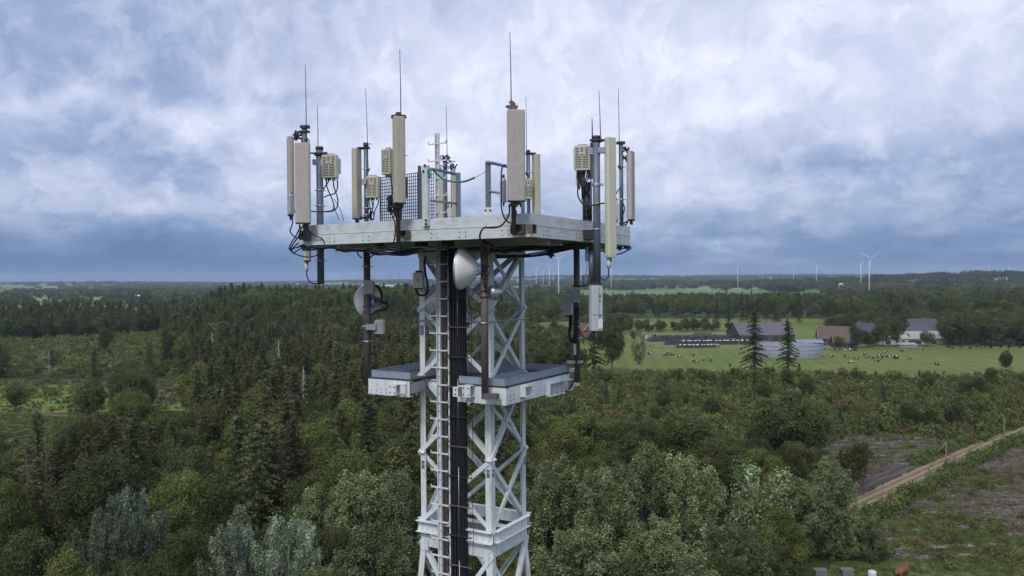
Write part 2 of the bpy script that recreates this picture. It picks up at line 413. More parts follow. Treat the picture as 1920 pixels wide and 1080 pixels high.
m.build('tie_rod', M['galv'], mast)

# ------------------------------------------------------------------ upper platform
LA, LB = 5.2, 4.29
upf = thing('antenna_platform', W(LA / 2, LB / 2, .69), 'large rectangular upper platform edged with pale grey steel beams', 'platform')
zb, zt = .694, 1.082
def sidebeam(P, Q, n, name='side_beam', bolts=(), par=None, zb=zb, zt=zt, seam=True, mat='beam'):
    d = (Q - P).normalized(); L = (Q - P).length; h = zt - zb; c0 = Vector((P.x, P.y, 0)) + UP * (H + (zb + zt) / 2); c1 = Vector((Q.x, Q.y, 0)) + UP * (H + (zb + zt) / 2)
    m = MB()
    m.bar(c0 - n * .008, c1 - n * .008, .016, h)
    for s_ in (-1, 1): m.bar(c0 - n * .067 + UP * s_ * (h / 2 - .008), c1 - n * .067 + UP * s_ * (h / 2 - .008), .10, .016)
    if seam:
        m.bar(c0 + n * .004 + UP * .008, c1 + n * .004 + UP * .008, .008, .006)
        for s0 in (.2, .63): m.bar(c0 + d * L * s0 + n * .0025 + UP * .02, c0 + d * L * s0 + n * .0025 + UP * (h / 2 - .01), .005, .006, up=d)
    for s0, zz in bolts:
        for e in (0, 1):
            for kz in (0, 1):
                p = c0 + d * (L * s0 + e * .13) + UP * (-.10 + zz - kz * .075)
                m.tube([p + n * .001, p + n * .006], .011, 6, mi=1)
    k = int(L / .42)
    for q in range(1, k):      # stiffeners on the inner side
        p = c0 + d * (L * q / k); m.bar(p - n * .067 + UP * (h / 2 - .02), p - n * .067 - UP * (h / 2 - .02), .012, .09, up=n, mi=0)
    return m.build(name, [M[mat], M['dark']], par)
bl = [(.08, .03), (.245, .03), (.36, .03), (.52, .03), (.66, .03), (.82, .03)]
bl2 = [(.1, .03), (.24, .03), (.4, .03), (.66, .03), (.85, .03)]
sidebeam(W(-.0, 0, 0), W(LA, 0, 0), -B, bolts=bl, par=upf)
sidebeam(W(0, .02, 0), W(0, LB - .02, 0), -A, bolts=bl2, par=upf)
sidebeam(W(LA, LB, 0), W(0, LB, 0), B, bolts=bl, par=upf)
sidebeam(W(LA, LB - .02, 0), W(LA, .02, 0), A, bolts=bl2, par=upf)
m = MB(); m.bar(W(.13, LB / 2, .93), W(LA - .13, LB / 2, .93), LB - .26, .03); m.build('deck', M['timber'], upf)
for k in range(11):           # joists under the deck
    a = .35 + k * .45
    m = MB(); m.bar(W(a, .13, .84), W(a, LB - .13, .84), .07, .14); m.build('joist', M['timber'], upf)
for b in (.9, u0 - .1, u1 + .1, 3.4):
    m = MB(); m.bar(W(.13, b, .71), W(LA - .13, b, .71), .012, .2)
    for s_ in (-1, 1): m.bar(W(.13, b, .71 + s_ * .1), W(LA - .13, b, .71 + s_ * .1), .1, .012)
    m.build('cross_beam', M['timber'], upf)

def clampbox(px0, px1, py0, py1, pl, par):
    P = pt((px0 + px1) / 2, (py0 + py1) / 2, pl); wd = size(px1 - px0, P) ; hh = size(py1 - py0, P)
    ax = A if pl[0] == 'b' else B; ny = B if pl[0] == 'b' else A
    if pl[0] == 'b': wd /= abs(A.x) 
    else: wd /= .5
    m = MB(); m.bar(P - ax * wd / 2, P + ax * wd / 2, .014, hh)
    for s_ in (-1, 1):
        m.bar(P - ax * wd / 2 - ny * .05 + UP * s_ * hh * .46, P + ax * wd / 2 - ny * .05 + UP * s_ * hh * .46, .10, .012)
        m.bar(P + ax * s_ * wd * .47 - ny * .05 + UP * hh / 2 * .9, P + ax * s_ * wd * .47 - ny * .05 - UP * hh / 2 * .9, .012, .10, up=ny)
    for s_ in (-1, 1):
        for s2 in (-1, 1):
            p = P + ax * s_ * wd * .3 + UP * s2 * hh * .25; m.tube([p, p - ny * .09], .01, 6)
    return m.build('pole_bracket', M['bracket'], par)
clampbox(566, 584, 433, 450, ('b', -.03), upf); clampbox(753, 770, 432, 446, ('b', -.03), upf); clampbox(962, 985, 421, 438, ('b', -.03), upf)
clampbox(1099, 1114, 435, 450, ('a', -.03), upf); clampbox(988, 996, 421, 438, ('a', -.03), upf)

# ------------------------------------------------------------------ lower platform
a0, a1, b0, b1 = 1.0, 4.2, .85, 3.44
lzb, lzt = -2.26, -1.955
lpf = thing('service_platform', W((a0 + a1) / 2, (b0 + b1) / 2, lzb), 'small lower platform of white beams with blue-grey toe boards and a ladder gap', 'platform')
ga = onb(768, 730, b0); gl = (ga - O).dot(A); gb = onb(858, 730, b0); gr = (gb - O).dot(A)
def seg(p, q, n, bolts, nm='side_beam'): return sidebeam(p, q, n, nm, bolts, lpf, lzb, lzt, False, 'white')
seg(W(gl, b0, 0), W(a1, b0, 0), -B, [(.25, .07), (.25, -.02), (.55, .07), (.8, .03)])
seg(W(a0, b0, 0), W(gr, b0, 0), -B, [(.1, .04), (.7, .05)])
seg(W(a0, b0 + .02, 0), W(a0, b1 - .02, 0), -A, [(.05, .1), (.05, .02), (.2, .1), (.2, 0), (.45, .08), (.45, .0), (.6, .05), (.75, .05), (.93, .08), (.93, 0)])
seg(W(a1, b1, 0), W(a0, b1, 0), B, [(.2, .05), (.7, .05)])
seg(W(a1, b1 - .02, 0), W(a1, b0 + .02, 0), A, [(.2, .05), (.7, .05)])
m = MB()
m.bar(W(gl, (b0 + b1) / 2, -1.935), W(a1 - .02, (b0 + b1) / 2, -1.935), b1 - b0 - .04, .03)
m.bar(W(a0 + .02, (b0 + b1) / 2, -1.935), W(gr, (b0 + b1) / 2, -1.935), b1 - b0 - .04, .03)
m.bar(W(gr, 2.6, -1.935), W(gl, 2.6, -1.935), b1 - 2.6 + .6, .03); m.build('deck', M['grating'], lpf)
for a in (1.35, 1.72, 3.4, 3.8):
    m = MB(); m.bar(W(a, b0 + .12, -2.1), W(a, b1 - .12, -2.1), .05, .2); m.build('joist', M['white'], lpf)
def toe(P, Q, nm='toe_board', h=.16):
    m = MB(); P = Vector(P) + UP * h / 2; Q = Vector(Q) + UP * h / 2; m.bar(P, Q, .006, h); d = (Q - P).normalized(); L = (Q - P).length
    m.bar(P + UP * h / 2, Q + UP * h / 2, .02, .006)
    for k in range(1, int(L / .8) + 1): m.bar(P + d * .8 * k - UP * h / 2 * .95, P + d * .8 * k + UP * h / 2 * .95, .008, .012, up=d)
    m.build(nm, M['galv'], lpf)
i_ = .05; zz = -1.95
toe(W(gl + .02, b0 + i_, zz), W(a1 - i_, b0 + i_, zz)); toe(W(a0 + i_, b0 + i_, zz), W(gr, b0 + i_, zz))
toe(W(a0 + i_, b0 + i_ + .01, zz), W(a0 + i_, b1 - i_ - .01, zz)); toe(W(a0 + i_, b1 - i_, zz), W(a1 - i_, b1 - i_, zz)); toe(W(a1 - i_, b0 + i_ + .01, zz), W(a1 - i_, b1 - i_ - .01, zz))
toe(W(1.5, 1.3, zz), W(1.5, 2.4, zz)); toe(W(1.5, 2.41, zz), W(2.9, 2.41, zz))
# channel arms and the cross arm beside the ladder gap
P = onb(757, 731, b0 - .03); Q = onb(801, 719, b0 + .75)
m = MB(); d = (Q - P); m.bar(P, Q, .012, .19)
for s_ in (-1, 1): m.bar(P + UP * s_ * .1, Q + UP * s_ * .1, .09, .012)
m.bar(P - B * .0 - A * .045, P - A * .045 + A * .13, .012, .15); m.build('cross_arm', M['white'], lpf)
m = MB(); R2 = onb(836, 722, b0 + .70); m.bar(Q, R2, .012, .16)
for s_ in (-1, 1): m.bar(Q + UP * s_ * .085, R2 + UP * s_ * .085, .08, .012)
m.build('cross_arm', M['white'], lpf)
def boxarm(px, py, wpx, hpx, b, depth, nm='arm_stub'):
    P = onb(px, py, b); wd = size(wpx, P) / .862; hh = size(hpx, P); m = MB()
    m.bar(P - A * wd / 2, P + A * wd / 2, .012, hh)
    for s_ in (-1, 1):
        m.bar(P - A * wd / 2 + B * depth / 2 + UP * s_ * hh * .47, P + A * wd / 2 + B * depth / 2 + UP * s_ * hh * .47, depth, .012)
    for s_ in (-.3, .3):
        for s2 in (-.28, .28):
            p = P + A * wd * s_ + UP * hh * s2; m.tube([p - B * .006, p - B * .014], .014, 6, mi=1)
    m.build(nm, [M['white'], M['dark']], lpf)
boxarm(736, 731, 15, 19, b0 - .14, .14); boxarm(874, 734, 16, 22, b0 - .16, .15)
P = onb(854.5, 735, b0 - .30); Q = onb(868, 733, b0 + .1)
m = MB(); m.bar(P, Q, .012, .17); m.bar(P + UP * .085, Q + UP * .085, .08, .012); m.bar(P - A * .05, P + A * .06, .012, .17)
for s_ in (-.04, .04): m.tube([P - B * .006 + UP * s_, P - B * .016 + UP * s_], .014, 6, mi=1)
m.build('arm_stub', [M['white'], M['dark']], lpf)
def window(px0, px1, cells, py, hh, off=.10):     # open flanged frames on the right face
    P = ona(px0, py, a0 - off / 2); Q = ona(px1, py - (px1 - px0) * .25, a0 - off / 2); zc = P.z; Q.z = zc; m = MB()
    for s_ in (-1, 1): m.bar(P + UP * s_ * hh / 2, Q + UP * s_ * hh / 2, off + .04, .012)
    for k in range(cells + 1):
        p = P + (Q - P) * (k / cells); m.bar(p - UP * hh / 2 * .96, p + UP * hh / 2 * .96, off, .012, up=B)
    m.build('stiffener_frame', M['white'], lpf)
window(981, 993, 1, 734.5, .19); window(1028, 1055, 3, 731.5, .25); window(1060, 1072, 1, 722.5, .2)
m = MB(); 
for (zz2, off) in ((-1.90, .0), (-2.2, .0)):
    m.bar(W(a0 - .02, b1 + .02, zz2), W(a0 - .02, b1 + .28, zz2), .12, .06)
m.build('arm_stub', M['white'], lpf)
for px, py, l in ((994, 770, 14), (1009, 766, 14), (1026, 760, 10)):
    P = ona(px, py - 14, a0 + .1); m = MB(); m.tube([P, P - UP * size(l + 8, P)], .012, 6); m.build('hanger_rod', M['galv'], lpf)

# ------------------------------------------------------------------ ladder and cable ladder
bL = 1.2
T, _ = vert(819.5, 250, 300, ('b', bL)); lx = T
lad = thing('mast_ladder', (lx.x, lx.y, .0), 'single-rail climbing ladder with rungs both sides and upturned rung ends up the mast front', 'ladder')
m = MB(); rx = lx.copy()
for off, ww, dd in ((-.036, .012, .05), (.036, .012, .05), (0, .072, .012)):
    p = Vector((rx.x, rx.y, 0)) + A * off * -1 + (B * .03 if off == 0 else Vector())
    m.bar(Vector((p.x, p.y, lx.z)), Vector((p.x, p.y, 1.0)), ww if off else ww, dd, up=B)
z = lx.z - .2; 
while z > 22: 
    m.tube([Vector((rx.x, rx.y, z)) + B * .02, Vector((rx.x, rx.y, z)) + B * .012], .014, 6, mi=1); z -= .167
m.build('rail', [M['white'], M['dark']], lad)
z = lx.z - .2; k = 0
while z > 20:
    c = Vector((rx.x, rx.y, z)); m = MB()
    ex = Vector((math.cos(R_(0)), math.sin(R_(0)), 0)); ex = -A
    m.bar(c - ex * .21, c + ex * .21, .03, .024)
    for s_ in (-1, 1): m.bar(c + ex * .207 * s_, c + ex * .207 * s_ + UP * .055, .03, .006, up=ex)
    m.build('rung', M['white'], lad); z -= .333; k += 1
    if k > 52: break
for z in (H + .1, H - 1.3, H - 2.6, H - 4.1, H - 5.4, H - 6.8):     # stand-off arms to the mast
    m = MB(); m.bar(Vector((rx.x, rx.y, z)) + B * .05, Vector((rx.x, rx.y, z)) + B * .33, .05, .012); m.build('standoff', M['galv'], lad)
T, Bt = vert(830.5, 452, 1100, ('b', bL + .22)); 
col = MB(); wq = size(15, T); c = Vector((T.x, T.y, 0))
col.bar(c + UP * (H + .69), c + UP * 2, wq / .93, .10, up=B); co = col.build('cable_tray', M['brown']); tag(co, 'brown weathered steel channel running down behind the ladder rungs', 'cable tray')
T, _ = vert(839.5, 452, 1080, ('b', bL + .1)); m = MB(); m.tube([T, Vector((T.x, T.y, 2))], .016, 8)
tag(m.build('conduit', M['lightgrey']), 'thin pale conduit between the brown channel and the black cables', 'conduit')
bun = thing('cable_bundle', (aty(855, 700, 15.1).x, 15.1, 0), 'thick bundle of black feeder cables strapped down the mast', 'cables')
Tc = onb(853.5, 452, bL + .12); cc = Vector((Tc.x, Tc.y, 0))
rr = random.Random(3)
for lay in range(2):
    for k in range(9):
        off = (k - 4) * .037 + lay * .018; r = .0185 if k % 3 else .0205
        pts = []; zz = H + .78
        while zz > 1:
            pts.append(cc - A * (off + rr.uniform(-.004, .004)) + B * (.04 * lay - .015 * (k % 2)) + UP * zz); zz -= .9
        m = MB(); m.tube(pts, r, 7); m.build('feeder_cable', M['black'], bun)
T1 = onb(858, 640, bL + .06)
for za, zb2 in ((-.2, -1.1), (-1.9, -2.9), (-3.6, -5.0), (-5.4, -7.5)):
    m = MB(); m.tube([Vector((T1.x, T1.y, H + za)), Vector((T1.x, T1.y, H + zb2))], .006, 6); m.build('earth_wire', M['metal'], bun)
m = MB(); m.bar(cc + B * .10 + UP * (H + .66), cc + B * .10 + UP * 1, .34, .01, up=B); m.build('backing_plate', M['dark'], bun)
for k in range(11):
    z = H + .24 - k * .575; m = MB(); c = cc + UP * z - B * .045
    m.bar(c + A * .15, c - A * .15, .02, .022); m.bar(c + A * .15 - B * .03, c - A * .02 - B * .03, .012, .012)
    m.bar(c - A * .15, c - A * .36, .03, .016); m.build('cable_clamp', M['dark'] if k % 2 else M['bracket'], bun)
T, _ = vert(883, 560, 1080, ('b', bL + .12)); m = MB(); pts = [Vector((T.x + .012 * math.sin(k * 1.3), T.y, H - .45 - k * .4)) for k in range(80)]
m.tube(pts, .006, 5); tag(m.build('wire', M['black']), 'single thin black wire hanging beside the cable bundle', 'wire')

# ------------------------------------------------------------------ poles
def pole(px, py0, py1, pl, wpx, mat, label, rings=(), cap=True, r=None, group=None, z1=None, foot=None):
    T, Bm = vert(px, py0, py1, pl); r = r or size(wpx, T) / 2
    if z1 is not None: Bm.z = z1
    th = thing('mounting_pole', Bm, label, 'pole', group)
    m = MB(); m.tube([Bm, T], r, 16); m.build('pole', M[mat], th)
    if cap:
        m = MB(); m.tube([T - UP * .03, T + UP * .03], r * 1.12, 16); m.build('cap', M['dark' if mat != 'brown' else 'brown'], th)
    for ry in rings:
        zz_ = aty(px, ry, T.y).z; c = Vector((T.x, T.y, zz_)); m = MB()
        m.tube([c - UP * .012, c + UP * .012], r * 1.14, 16); m.tube([c + Ur * r * 1.1, c + Ur * (r * 1.1 + .05)], .01, 6); m.tube([c - Ur * r * 1.1, c - Ur * (r * 1.1 + .03)], .01, 6)
        m.build('band', M['metal'], th)
    return th, T, Bm, r
def ubolt(T, r, z, to, par, nm='clamp', mat='dark', w_=.06):   # clamp joining a pole to something
    c = Vector((T.x, T.y, z)); to = Vector((to.x, to.y, z)); d = (to - c)
    if d.length < .01: return
    dn = d.normalized(); s = UP.cross(dn); m = MB()
    m.tube([c - UP * .022, c + UP * .022], r * 1.25, 14)
    m.bar(c + dn * r * .8, to, w_, .03); m.bar(c + dn * r * .8 - UP * .03, to - UP * .03, w_ * .4, .014)
    for k in (-1, 1): m.tube([c + s * k * (r + .015) - dn * r * 1.6, c + s * k * (r + .015) + dn * r * 2.2], .009, 6)
    m.bar(c - dn * r * 1.35 - s * (r + .03), c - dn * r * 1.35 + s * (r + .03), .014, .05)
    m.build(nm, M[mat], par)

def connectors(P, fw, w, n, par, L=.07):
    sd = Vector(fw).cross(UP).normalized()
    for k in range(n):
        c = P + sd * (w * ((k + .5) / n - .5)) ; m = MB()
        m.tube([c, c - UP * L * .5, c - UP * L], [.016, .016, .011], 8); m.build('connector', M['dark'], par)

def panel(pxc, py0, py1, pl, wpx, depth, fdeg, mat, label, w=None, back=None, tilt=0.0, group=None, conn=3, brackets=True, cat='antenna', botcap='dark'):
    T, Bm = vert(pxc, py0, py1, pl); w = w or size(wpx, T)
    fw = Vector((math.sin(R_(fdeg)), -math.cos(R_(fdeg)), 0))    # 0 faces the camera, + turns to the right
    h = T.z - Bm.z; up = (UP + fw * tilt).normalized()
    th = thing('panel_antenna', Bm, label, cat, group); c = (T + Bm) / 2; r = min(.03, depth * .3)
    m = MB(); m.rprism(c, fw, w, depth, h - .04, r, tilt=up); ob = m.build('radome', M[mat], th)
    for s_ in (-1, 1):
        m = MB(); m.rprism(c + up * s_ * (h / 2 - .015), fw, w * .985, depth * .97, .03, r * .9, tilt=up); m.build('end_cap', M[mat if s_ > 0 else botcap], th)
    if back:
        m = MB(); q = c - fw * (depth / 2 + .006)
        sd = fw.cross(UP).normalized(); m.bar(q - up * h * .47, q + up * h * .47, w * .82, .012, up=fw)
        for k in range(14): 
            p = q - up * h * .42 + up * h * .84 * k / 13; m.tube([p - fw * .003 + sd * w * .3, p - fw * .014 + sd * w * .3], .010, 6, mi=1)
        m.build('backplate', [M[back], M['dark']], th)
    connectors(Bm - UP * .01, fw, w * .7, conn, th)
    return th, T, Bm, fw

def radio(pxc, py0, py1, pl, wpx, depth, fdeg, label, nconn=4, mat='radio', grille=True, group=None, w=None, strips=13, cat='radio unit', split=True):
    T, Bm = vert(pxc, py0, py1, pl); fw = Vector((math.sin(R_(fdeg)), -math.cos(R_(fdeg)), 0)); w = w or size(wpx, T) 
    th = thing('radio_unit', Bm, label, cat, group); c = (T + Bm) / 2; h = T.z - Bm.z; sd = fw.cross(UP).normalized()
    m = MB(); m.rprism(c, fw, w, depth, h, .02)
    m.rprism(c - fw * depth * .15 + sd * (w / 2 + .004), sd, depth * .6, .03, h * .8, .01)
    m.build('casing', M[mat], th)
    if grille:
        m = MB()
        for k in range(strips):
            z = h * .40 - k * h * .80 / (strips - 1)
            if split and z > h * .08:
                for s_ in (-.30, 0, .30):
                    if s_ == 0 and k % 4 == 3: continue
                    p = c + fw * (depth / 2 + .001) + UP * z + sd * w * s_; m.bar(p - sd * w * .10, p + sd * w * .10, h / strips * .36, .006, up=fw)
            else:
                for s_ in (-.22, .22):
                    p = c + fw * (depth / 2 + .001) + UP * z + sd * w * s_; m.bar(p - sd * w * .19, p + sd * w * .19, h / strips * .36, .006, up=fw)
        m.build('grille', M['slot'], th)
    else:
        m = MB()
        for k in range(7):
            p = c + fw * (depth / 2 + .01) + sd * w * (k / 6 - .5) * .8; m.bar(p - UP * h * .42, p + UP * h * .42, .006, .025, up=fw)
        m.build('cooling_fins', M[mat], th)
    m = MB(); p = c + fw * (depth / 2 + .002) - UP * h * .44 + sd * w * .25; m.bar(p - sd * w * .12, p + sd * w * .12, h * .05, .006, up=fw); m.build('label_plate', M['note'], th)
    m = MB(); p = c + UP * h / 2
    m.tube([p - sd * w * .3 - UP * .01, p - sd * w * .3 + UP * .025, p + sd * w * .3 + UP * .025, p + sd * w * .3 - UP * .01], .007, 6); m.build('handle', M['dark'], th)
    connectors(Bm + UP * .005, fw, w * .8, nconn, th, .06)
    return th, T, Bm, fw
def cable(pts, r, label, mat='black', name='cable', group=None, n=6):
    m = MB(); m.tube(smooth_path([aty(*p) for p in pts], n), r, 6)
    return tag(m.build(name, M[mat]), label, 'cable', group)
def whip(px, py0, py1, pl, label, r=.009, pxt=None):
    T, Bm = vert(px, py0, py1, pl); th = thing('lightning_rod', Bm, label, 'lightning rod', 'thin lightning rods on the antenna poles')
    T2 = aty(pxt, py0, T.y) if pxt else T
    m = MB(); mid = (Bm * .5 + T2 * .5) + Ur * .004; m.tube([Bm, mid, T2], [r, r * .8, r * .55], 7); m.build('rod', M['dark'], th)
    m = MB(); m.tube([Bm - UP * .05, Bm + UP * .03], r * 2.3, 8); m.bar(Bm - Ur * .04, Bm + Ur * .04, .03, .02); m.build('rod_clamp', M['dark'], th)
    return th
def hinge(P, par, s=1.0, seed=0, spread=.1):     # scissor tilt bracket
    r_ = random.Random(seed); m = MB()
    for k in range(7):
        a = P + Vector((r_.uniform(-1, 1) * spread, r_.uniform(-.5, .5) * spread, r_.uniform(-1, 1) * spread * s)); b = P + Vector((r_.uniform(-1, 1) * spread, r_.uniform(-.5, .5) * spread, r_.uniform(-1, 1) * spread * s))
        m.bar(a, b, .03, .016); m.tube([a - Vector((0, .03, 0)), a + Vector((0, .03, 0))], .018, 8)
    m.build('tilt_bracket', M['dark'], par)

# --- P2/antenna at the left corner
f = ('b', -.13)
th, T, Bm, r = pole(571, 240, 452, f, 9, 'post', 'slim grey pole behind the wide tan antenna at the left platform corner')
ant, AT, AB, fw = panel(567, 268, 420, ('b', -.28), 28, .12, 4, 'pink', 'wide pinkish panel antenna facing the camera at the left platform corner', tilt=0.0)
ubolt(T, r, AB.z + .12, AB + UP * .12, ant); ubolt(T, r, AT.z - .1, AT, ant)
hinge(aty(571, 262, T.y), ant, 1, 1, .07)
m = MB(); P = aty(572, 238, T.y); m.box(P, (.17, .12, .05)); P2 = aty(571, 247, T.y); m.box(P2, (.19, .13, .03)); m.build('top_bracket', M['dark'], th)
whip(573, 121, 262, ('b', -.20), 'tall thin lightning rod above the leftmost pole', pxt=572.2)
ant2, T2, B2, fw2 = panel(543.5, 257, 405, ('y', 15.6), 17, .10, -68, 'pink', 'tan panel antenna seen edge-on with a yellowed back, outermost on the left', w=.28, back='yellow')
hinge(aty(556, 255, 15.6), ant2, .8, 2, .11); hinge(aty(560, 250, 15.6), ant2, .8, 12, .09)
m = MB(); m.bar(aty(571, 249, 15.6), aty(546, 262, 15.6), .04, .03); m.bar(aty(571, 398, 15.6), aty(549, 396, 15.6), .04, .03); m.build('mounting_arm', M['dark'], ant2)
rb, _, _, _ = radio(547, 364, 402, ('y', 15.45), 7, .08, -30, 'small pale grey control box low on the leftmost antenna', 2, 'lightgrey', False)
# --- left big post
th, T, Bm, r = pole(599, 278, 533, ('a', LA + .12), 13, 'post', 'thick blue-grey galvanised post at the left end passing the platform beam', rings=(357, 386, 489), z1=None)
P = aty(598, 288, T.y); m = MB(); m.tube([P - UP * .04, P + UP * .02], r * 1.35, 14); m.bar(P, P - Ur * .33 + UP * .02, .03, .03); m.bar(P + Ur * .1, P + Ur * .17, .05, .06); m.build('top_collar', M['dark'], th)
P = aty(592, 304, T.y); m = MB(); m.box(P, (.11, .12, .10)); m.build('clamp', M['galv'], th)
P = aty(605, 306, T.y); m = MB(); m.box(P, (.08, .14, .12)); m.build('clamp', M['galv'], th)
whip(595.5, 198, 280, ('y', T.y), 'short thin lightning rod on the thick left post', pxt=595)
ru, RT, RB, rf = radio(619, 291, 334, ('y', T.y - .05), 29, .16, -12, 'cream radio unit with a slotted face beside the thick left post', 5)
m = MB(); m.box(aty(635, 312, T.y + .05), (.07, .12, .30)); m.build('side_module', M['lightgrey'], ru)
yy = T.y
for k, pts in enumerate([[(612, 334, yy), (613, 350, yy), (622, 372, yy - .05), (626, 385, yy - .1), (622, 395, yy - .2), (598, 397, yy - .2), (583, 396, yy - .2)],
  [(625, 334, yy), (626, 350, yy), (633, 372, yy), (632, 388, yy), (622, 396, yy - .1), (600, 397, yy - .15)],
  [(632, 334, yy), (633, 350, yy), (628, 362, yy), (616, 366, yy), (607, 370, yy)],
  [(618, 334, yy), (615, 342, yy), (608, 352, yy), (604, 360, yy)],
  [(626, 372, yy), (634, 386, yy), (641, 400, yy), (644, 414, yy)], [(626, 385, yy), (630, 398, yy), (636, 413, yy)]]):
    cable(pts, .013 if k < 4 else .007, 'black cable looping below the cream radio unit on the thick left post', group='cables below the left radio unit')
# --- long antenna whose foot shows under the left corner
ant3, T3, B3, fw3 = panel(574, 262, 491, ('y', 16.05), 12, .14, -75, 'cream', 'long cream antenna whose foot hangs below the left platform corner', w=.2, conn=1)
m = MB(); m.tube([aty(575, 491, 16.05), aty(575, 509, 16.05)], .035, 12); m.build('foot_tube', M['dish'], ant3)
cable([(575, 508, 16.05), (576, 520, 16.05), (583, 530, 16.05), (594, 532, 16.1), (600, 531, 16.2)], .012, 'thin black cable from the foot of the long cream antenna to the thick post')
# --- antenna on the back-left edge
th, T, Bm, r = pole(686, 272, 415, ('a', LA + .05), 8.5, 'post', 'slim post beside the narrow tan antenna on the far left platform edge', rings=(317, 390, 403))
ant4, T4, B4, fw4 = panel(668.5, 279, 412, ('y', T.y), 13, .13, -110, 'sand', 'narrow sandy antenna on the far left platform edge, left of its post', w=.24)
ubolt(T, r, T4.z + .02, T4 + Ur * .02, ant4, w_=.08); ubolt(T, r, B4.z + .05, B4, ant4, w_=.06)
m = MB(); P = aty(686, 270, T.y); m.box(P, (.1, .1, .05)); m.bar(P - Ur * .05, P + Ur * .13, .02, .015); m.build('top_bracket', M['dark'], th)
whip(689, 166, 318, ('y', T.y - .08), 'thin lightning rod above the far left platform edge', pxt=685.5)
ru, RT, RB, rf = radio(699, 331, 371, ('y', T.y - .05), 25, .15, -15, 'cream slotted radio unit beside the far left post, left of the mesh panel', 4)
m = MB(); m.box(aty(683, 341, T.y - .1), (.09, .1, .12)); m.build('clamp', M['galv'], ru)
yy = T.y
for pts in ([(692, 371, yy), (693, 384, yy), (695, 398, yy), (697, 412, yy)], [(699, 371, yy), (700, 382, yy), (698, 395, yy), (694, 414, yy)], [(709, 371, yy), (709, 382, yy), (703, 395, yy), (700, 413, yy)], [(695, 371, yy), (699, 388, yy), (692, 392, yy), (687, 396, yy)]):
    cable(pts, .012, 'black cable dropping from the cream radio unit by the far left post', group='cables below the far left radio unit')
m = MB(); P = aty(697, 404, yy - .1)
for k in range(4): m.tube([P + Vector((.05 * math.cos(q) * (1 - .1 * k), .02 * k, .10 * math.sin(q))) for q in np.linspace(0, 6.2, 14)], .012, 6)
tag(m.build('cable_coil', M['black']), 'small coil of black cable on the platform near the mesh panel', 'cable coil')
# --- tan antenna in the middle of the front face
th, T, Bm, r = pole(745, 217, 470, ('b', -.13), 8.5, 'brown', 'brown pole carrying the sandy antenna at the middle of the front beam', rings=())
ant5, T5, B5, fw5 = panel(747.5, 219, 383, ('b', -.32), 18.5, .16, 25, 'sand', 'narrow sandy antenna on its brown pole at the middle of the front beam', w=.2)
m = MB(); P = T5 + UP * .02; m.bar(P - Ur * .12, P + Ur * .12, .07, .02); m.bar(P - Ur * .12, P - Ur * .12 - UP * .05, .04, .02); m.bar(P + Ur * .12, P + Ur * .12 - UP * .05, .04, .02); m.box(P + UP * .03, (.09, .09, .05)); m.build('top_bracket', M['dark'], ant5)
ubolt(T, r, B5.z - .03, B5 - B * .02, ant5, w_=.16)
m = MB(); m.box(aty(752, 393, T.y - .1), (.05, .06, .17)); m.build('control_module', M['lightgrey'], ant5)
m = MB(); m.bar(aty(757, 292, T5.y), aty(764, 292, T5.y), .012, .012); m.build('pin', M['dark'], ant5)
whip(750.5, 93, 219, ('y', T5.y + .02), 'tall thin lightning rod above the sandy antenna at mid front beam', pxt=749.5)
ru, RT, RB, rf = radio(728, 280, 328, ('y', T5.y + .25), 20, .18, -30, 'cream slotted radio unit tucked left of the mid-beam sandy antenna', 3)
yy = T5.y + .1
for pts in ([(733, 328, yy), (734, 345, yy), (735, 362, yy), (733, 372, yy), (730, 385, yy), (735, 397, yy), (741, 400, yy)], [(737, 328, yy), (737, 350, yy), (735, 368, yy), (728, 378, yy), (731, 395, yy), (740, 415, yy), (741, 440, yy), (738, 455, yy)],
            [(746, 384, yy), (746, 395, yy), (743, 405, yy), (740, 402, yy), (738, 386, yy), (735, 378, yy)], [(742, 384, yy), (741, 398, yy), (745, 412, yy), (752, 410, yy), (751, 395, yy), (749, 384, yy)]):
    cable(pts, .013, 'black cable looping at the foot of the mid-beam sandy antenna', group='cables at the mid-beam antenna')
m = MB(); rr = random.Random(5)
P = aty(732, 383, yy)
for k in range(7): m.tube([P + Vector((rr.uniform(-.04, .04) + .03 * math.cos(q), rr.uniform(-.03, .03), .14 * math.sin(q) + rr.uniform(-.01, .01))) for q in np.linspace(0, 6.2, 12)], .012, 5)
tag(m.build('cable_coil', M['black']), 'tied coil of spare black cable hanging beside the mid-beam antenna foot', 'cable coil')
# --- big antenna at the near corner
th, T, Bm, r = pole(961.5, 196, 441, ('b', -.14), 9, 'brown', 'short brown pole under the wide tan antenna near the front platform corner')
ant6, T6, B6, fw6 = panel(967, 207, 379, ('b', -.36), 33, .14, 6, 'pink', 'widest tan panel antenna, tallest on the mast, near the front corner', tilt=0.02)
ubolt(T, r, B6.z - .02, B6 - B * .03, ant6, w_=.14); ubolt(T, r, B6.z + .06, B6, ant6, w_=.1)
m = MB(); P = aty(960, 200, T.y - .1); m.bar(P - Ur * .09, P + Ur * .09, .1, .03); m.bar(P - Ur * .06 - UP * .04, P + Ur * .08 - UP * .04, .14, .04); m.box(P + UP * .05, (.06, .06, .07)); m.tube([P - Ur * .11, P + Ur * .1], .012, 6); m.build('top_bracket', M['bracket'], ant6)
whip(957.5, 61, 192, ('y', T.y - .08), 'tallest thin lightning rod, above the widest tan antenna', pxt=956)
ru, RT, RB, rf = radio(944, 336, 380, ('y', T.y + .05), 10, .08, -10, 'slim grey box with rounded ends left of the widest tan antenna', 1, 'lightgrey', False)
m = MB(); P = aty(944, 333, T.y); m.tube([P, P + UP * .05], .02, 8); m.build('connector', M['dark'], ru)
yy = T.y - .15
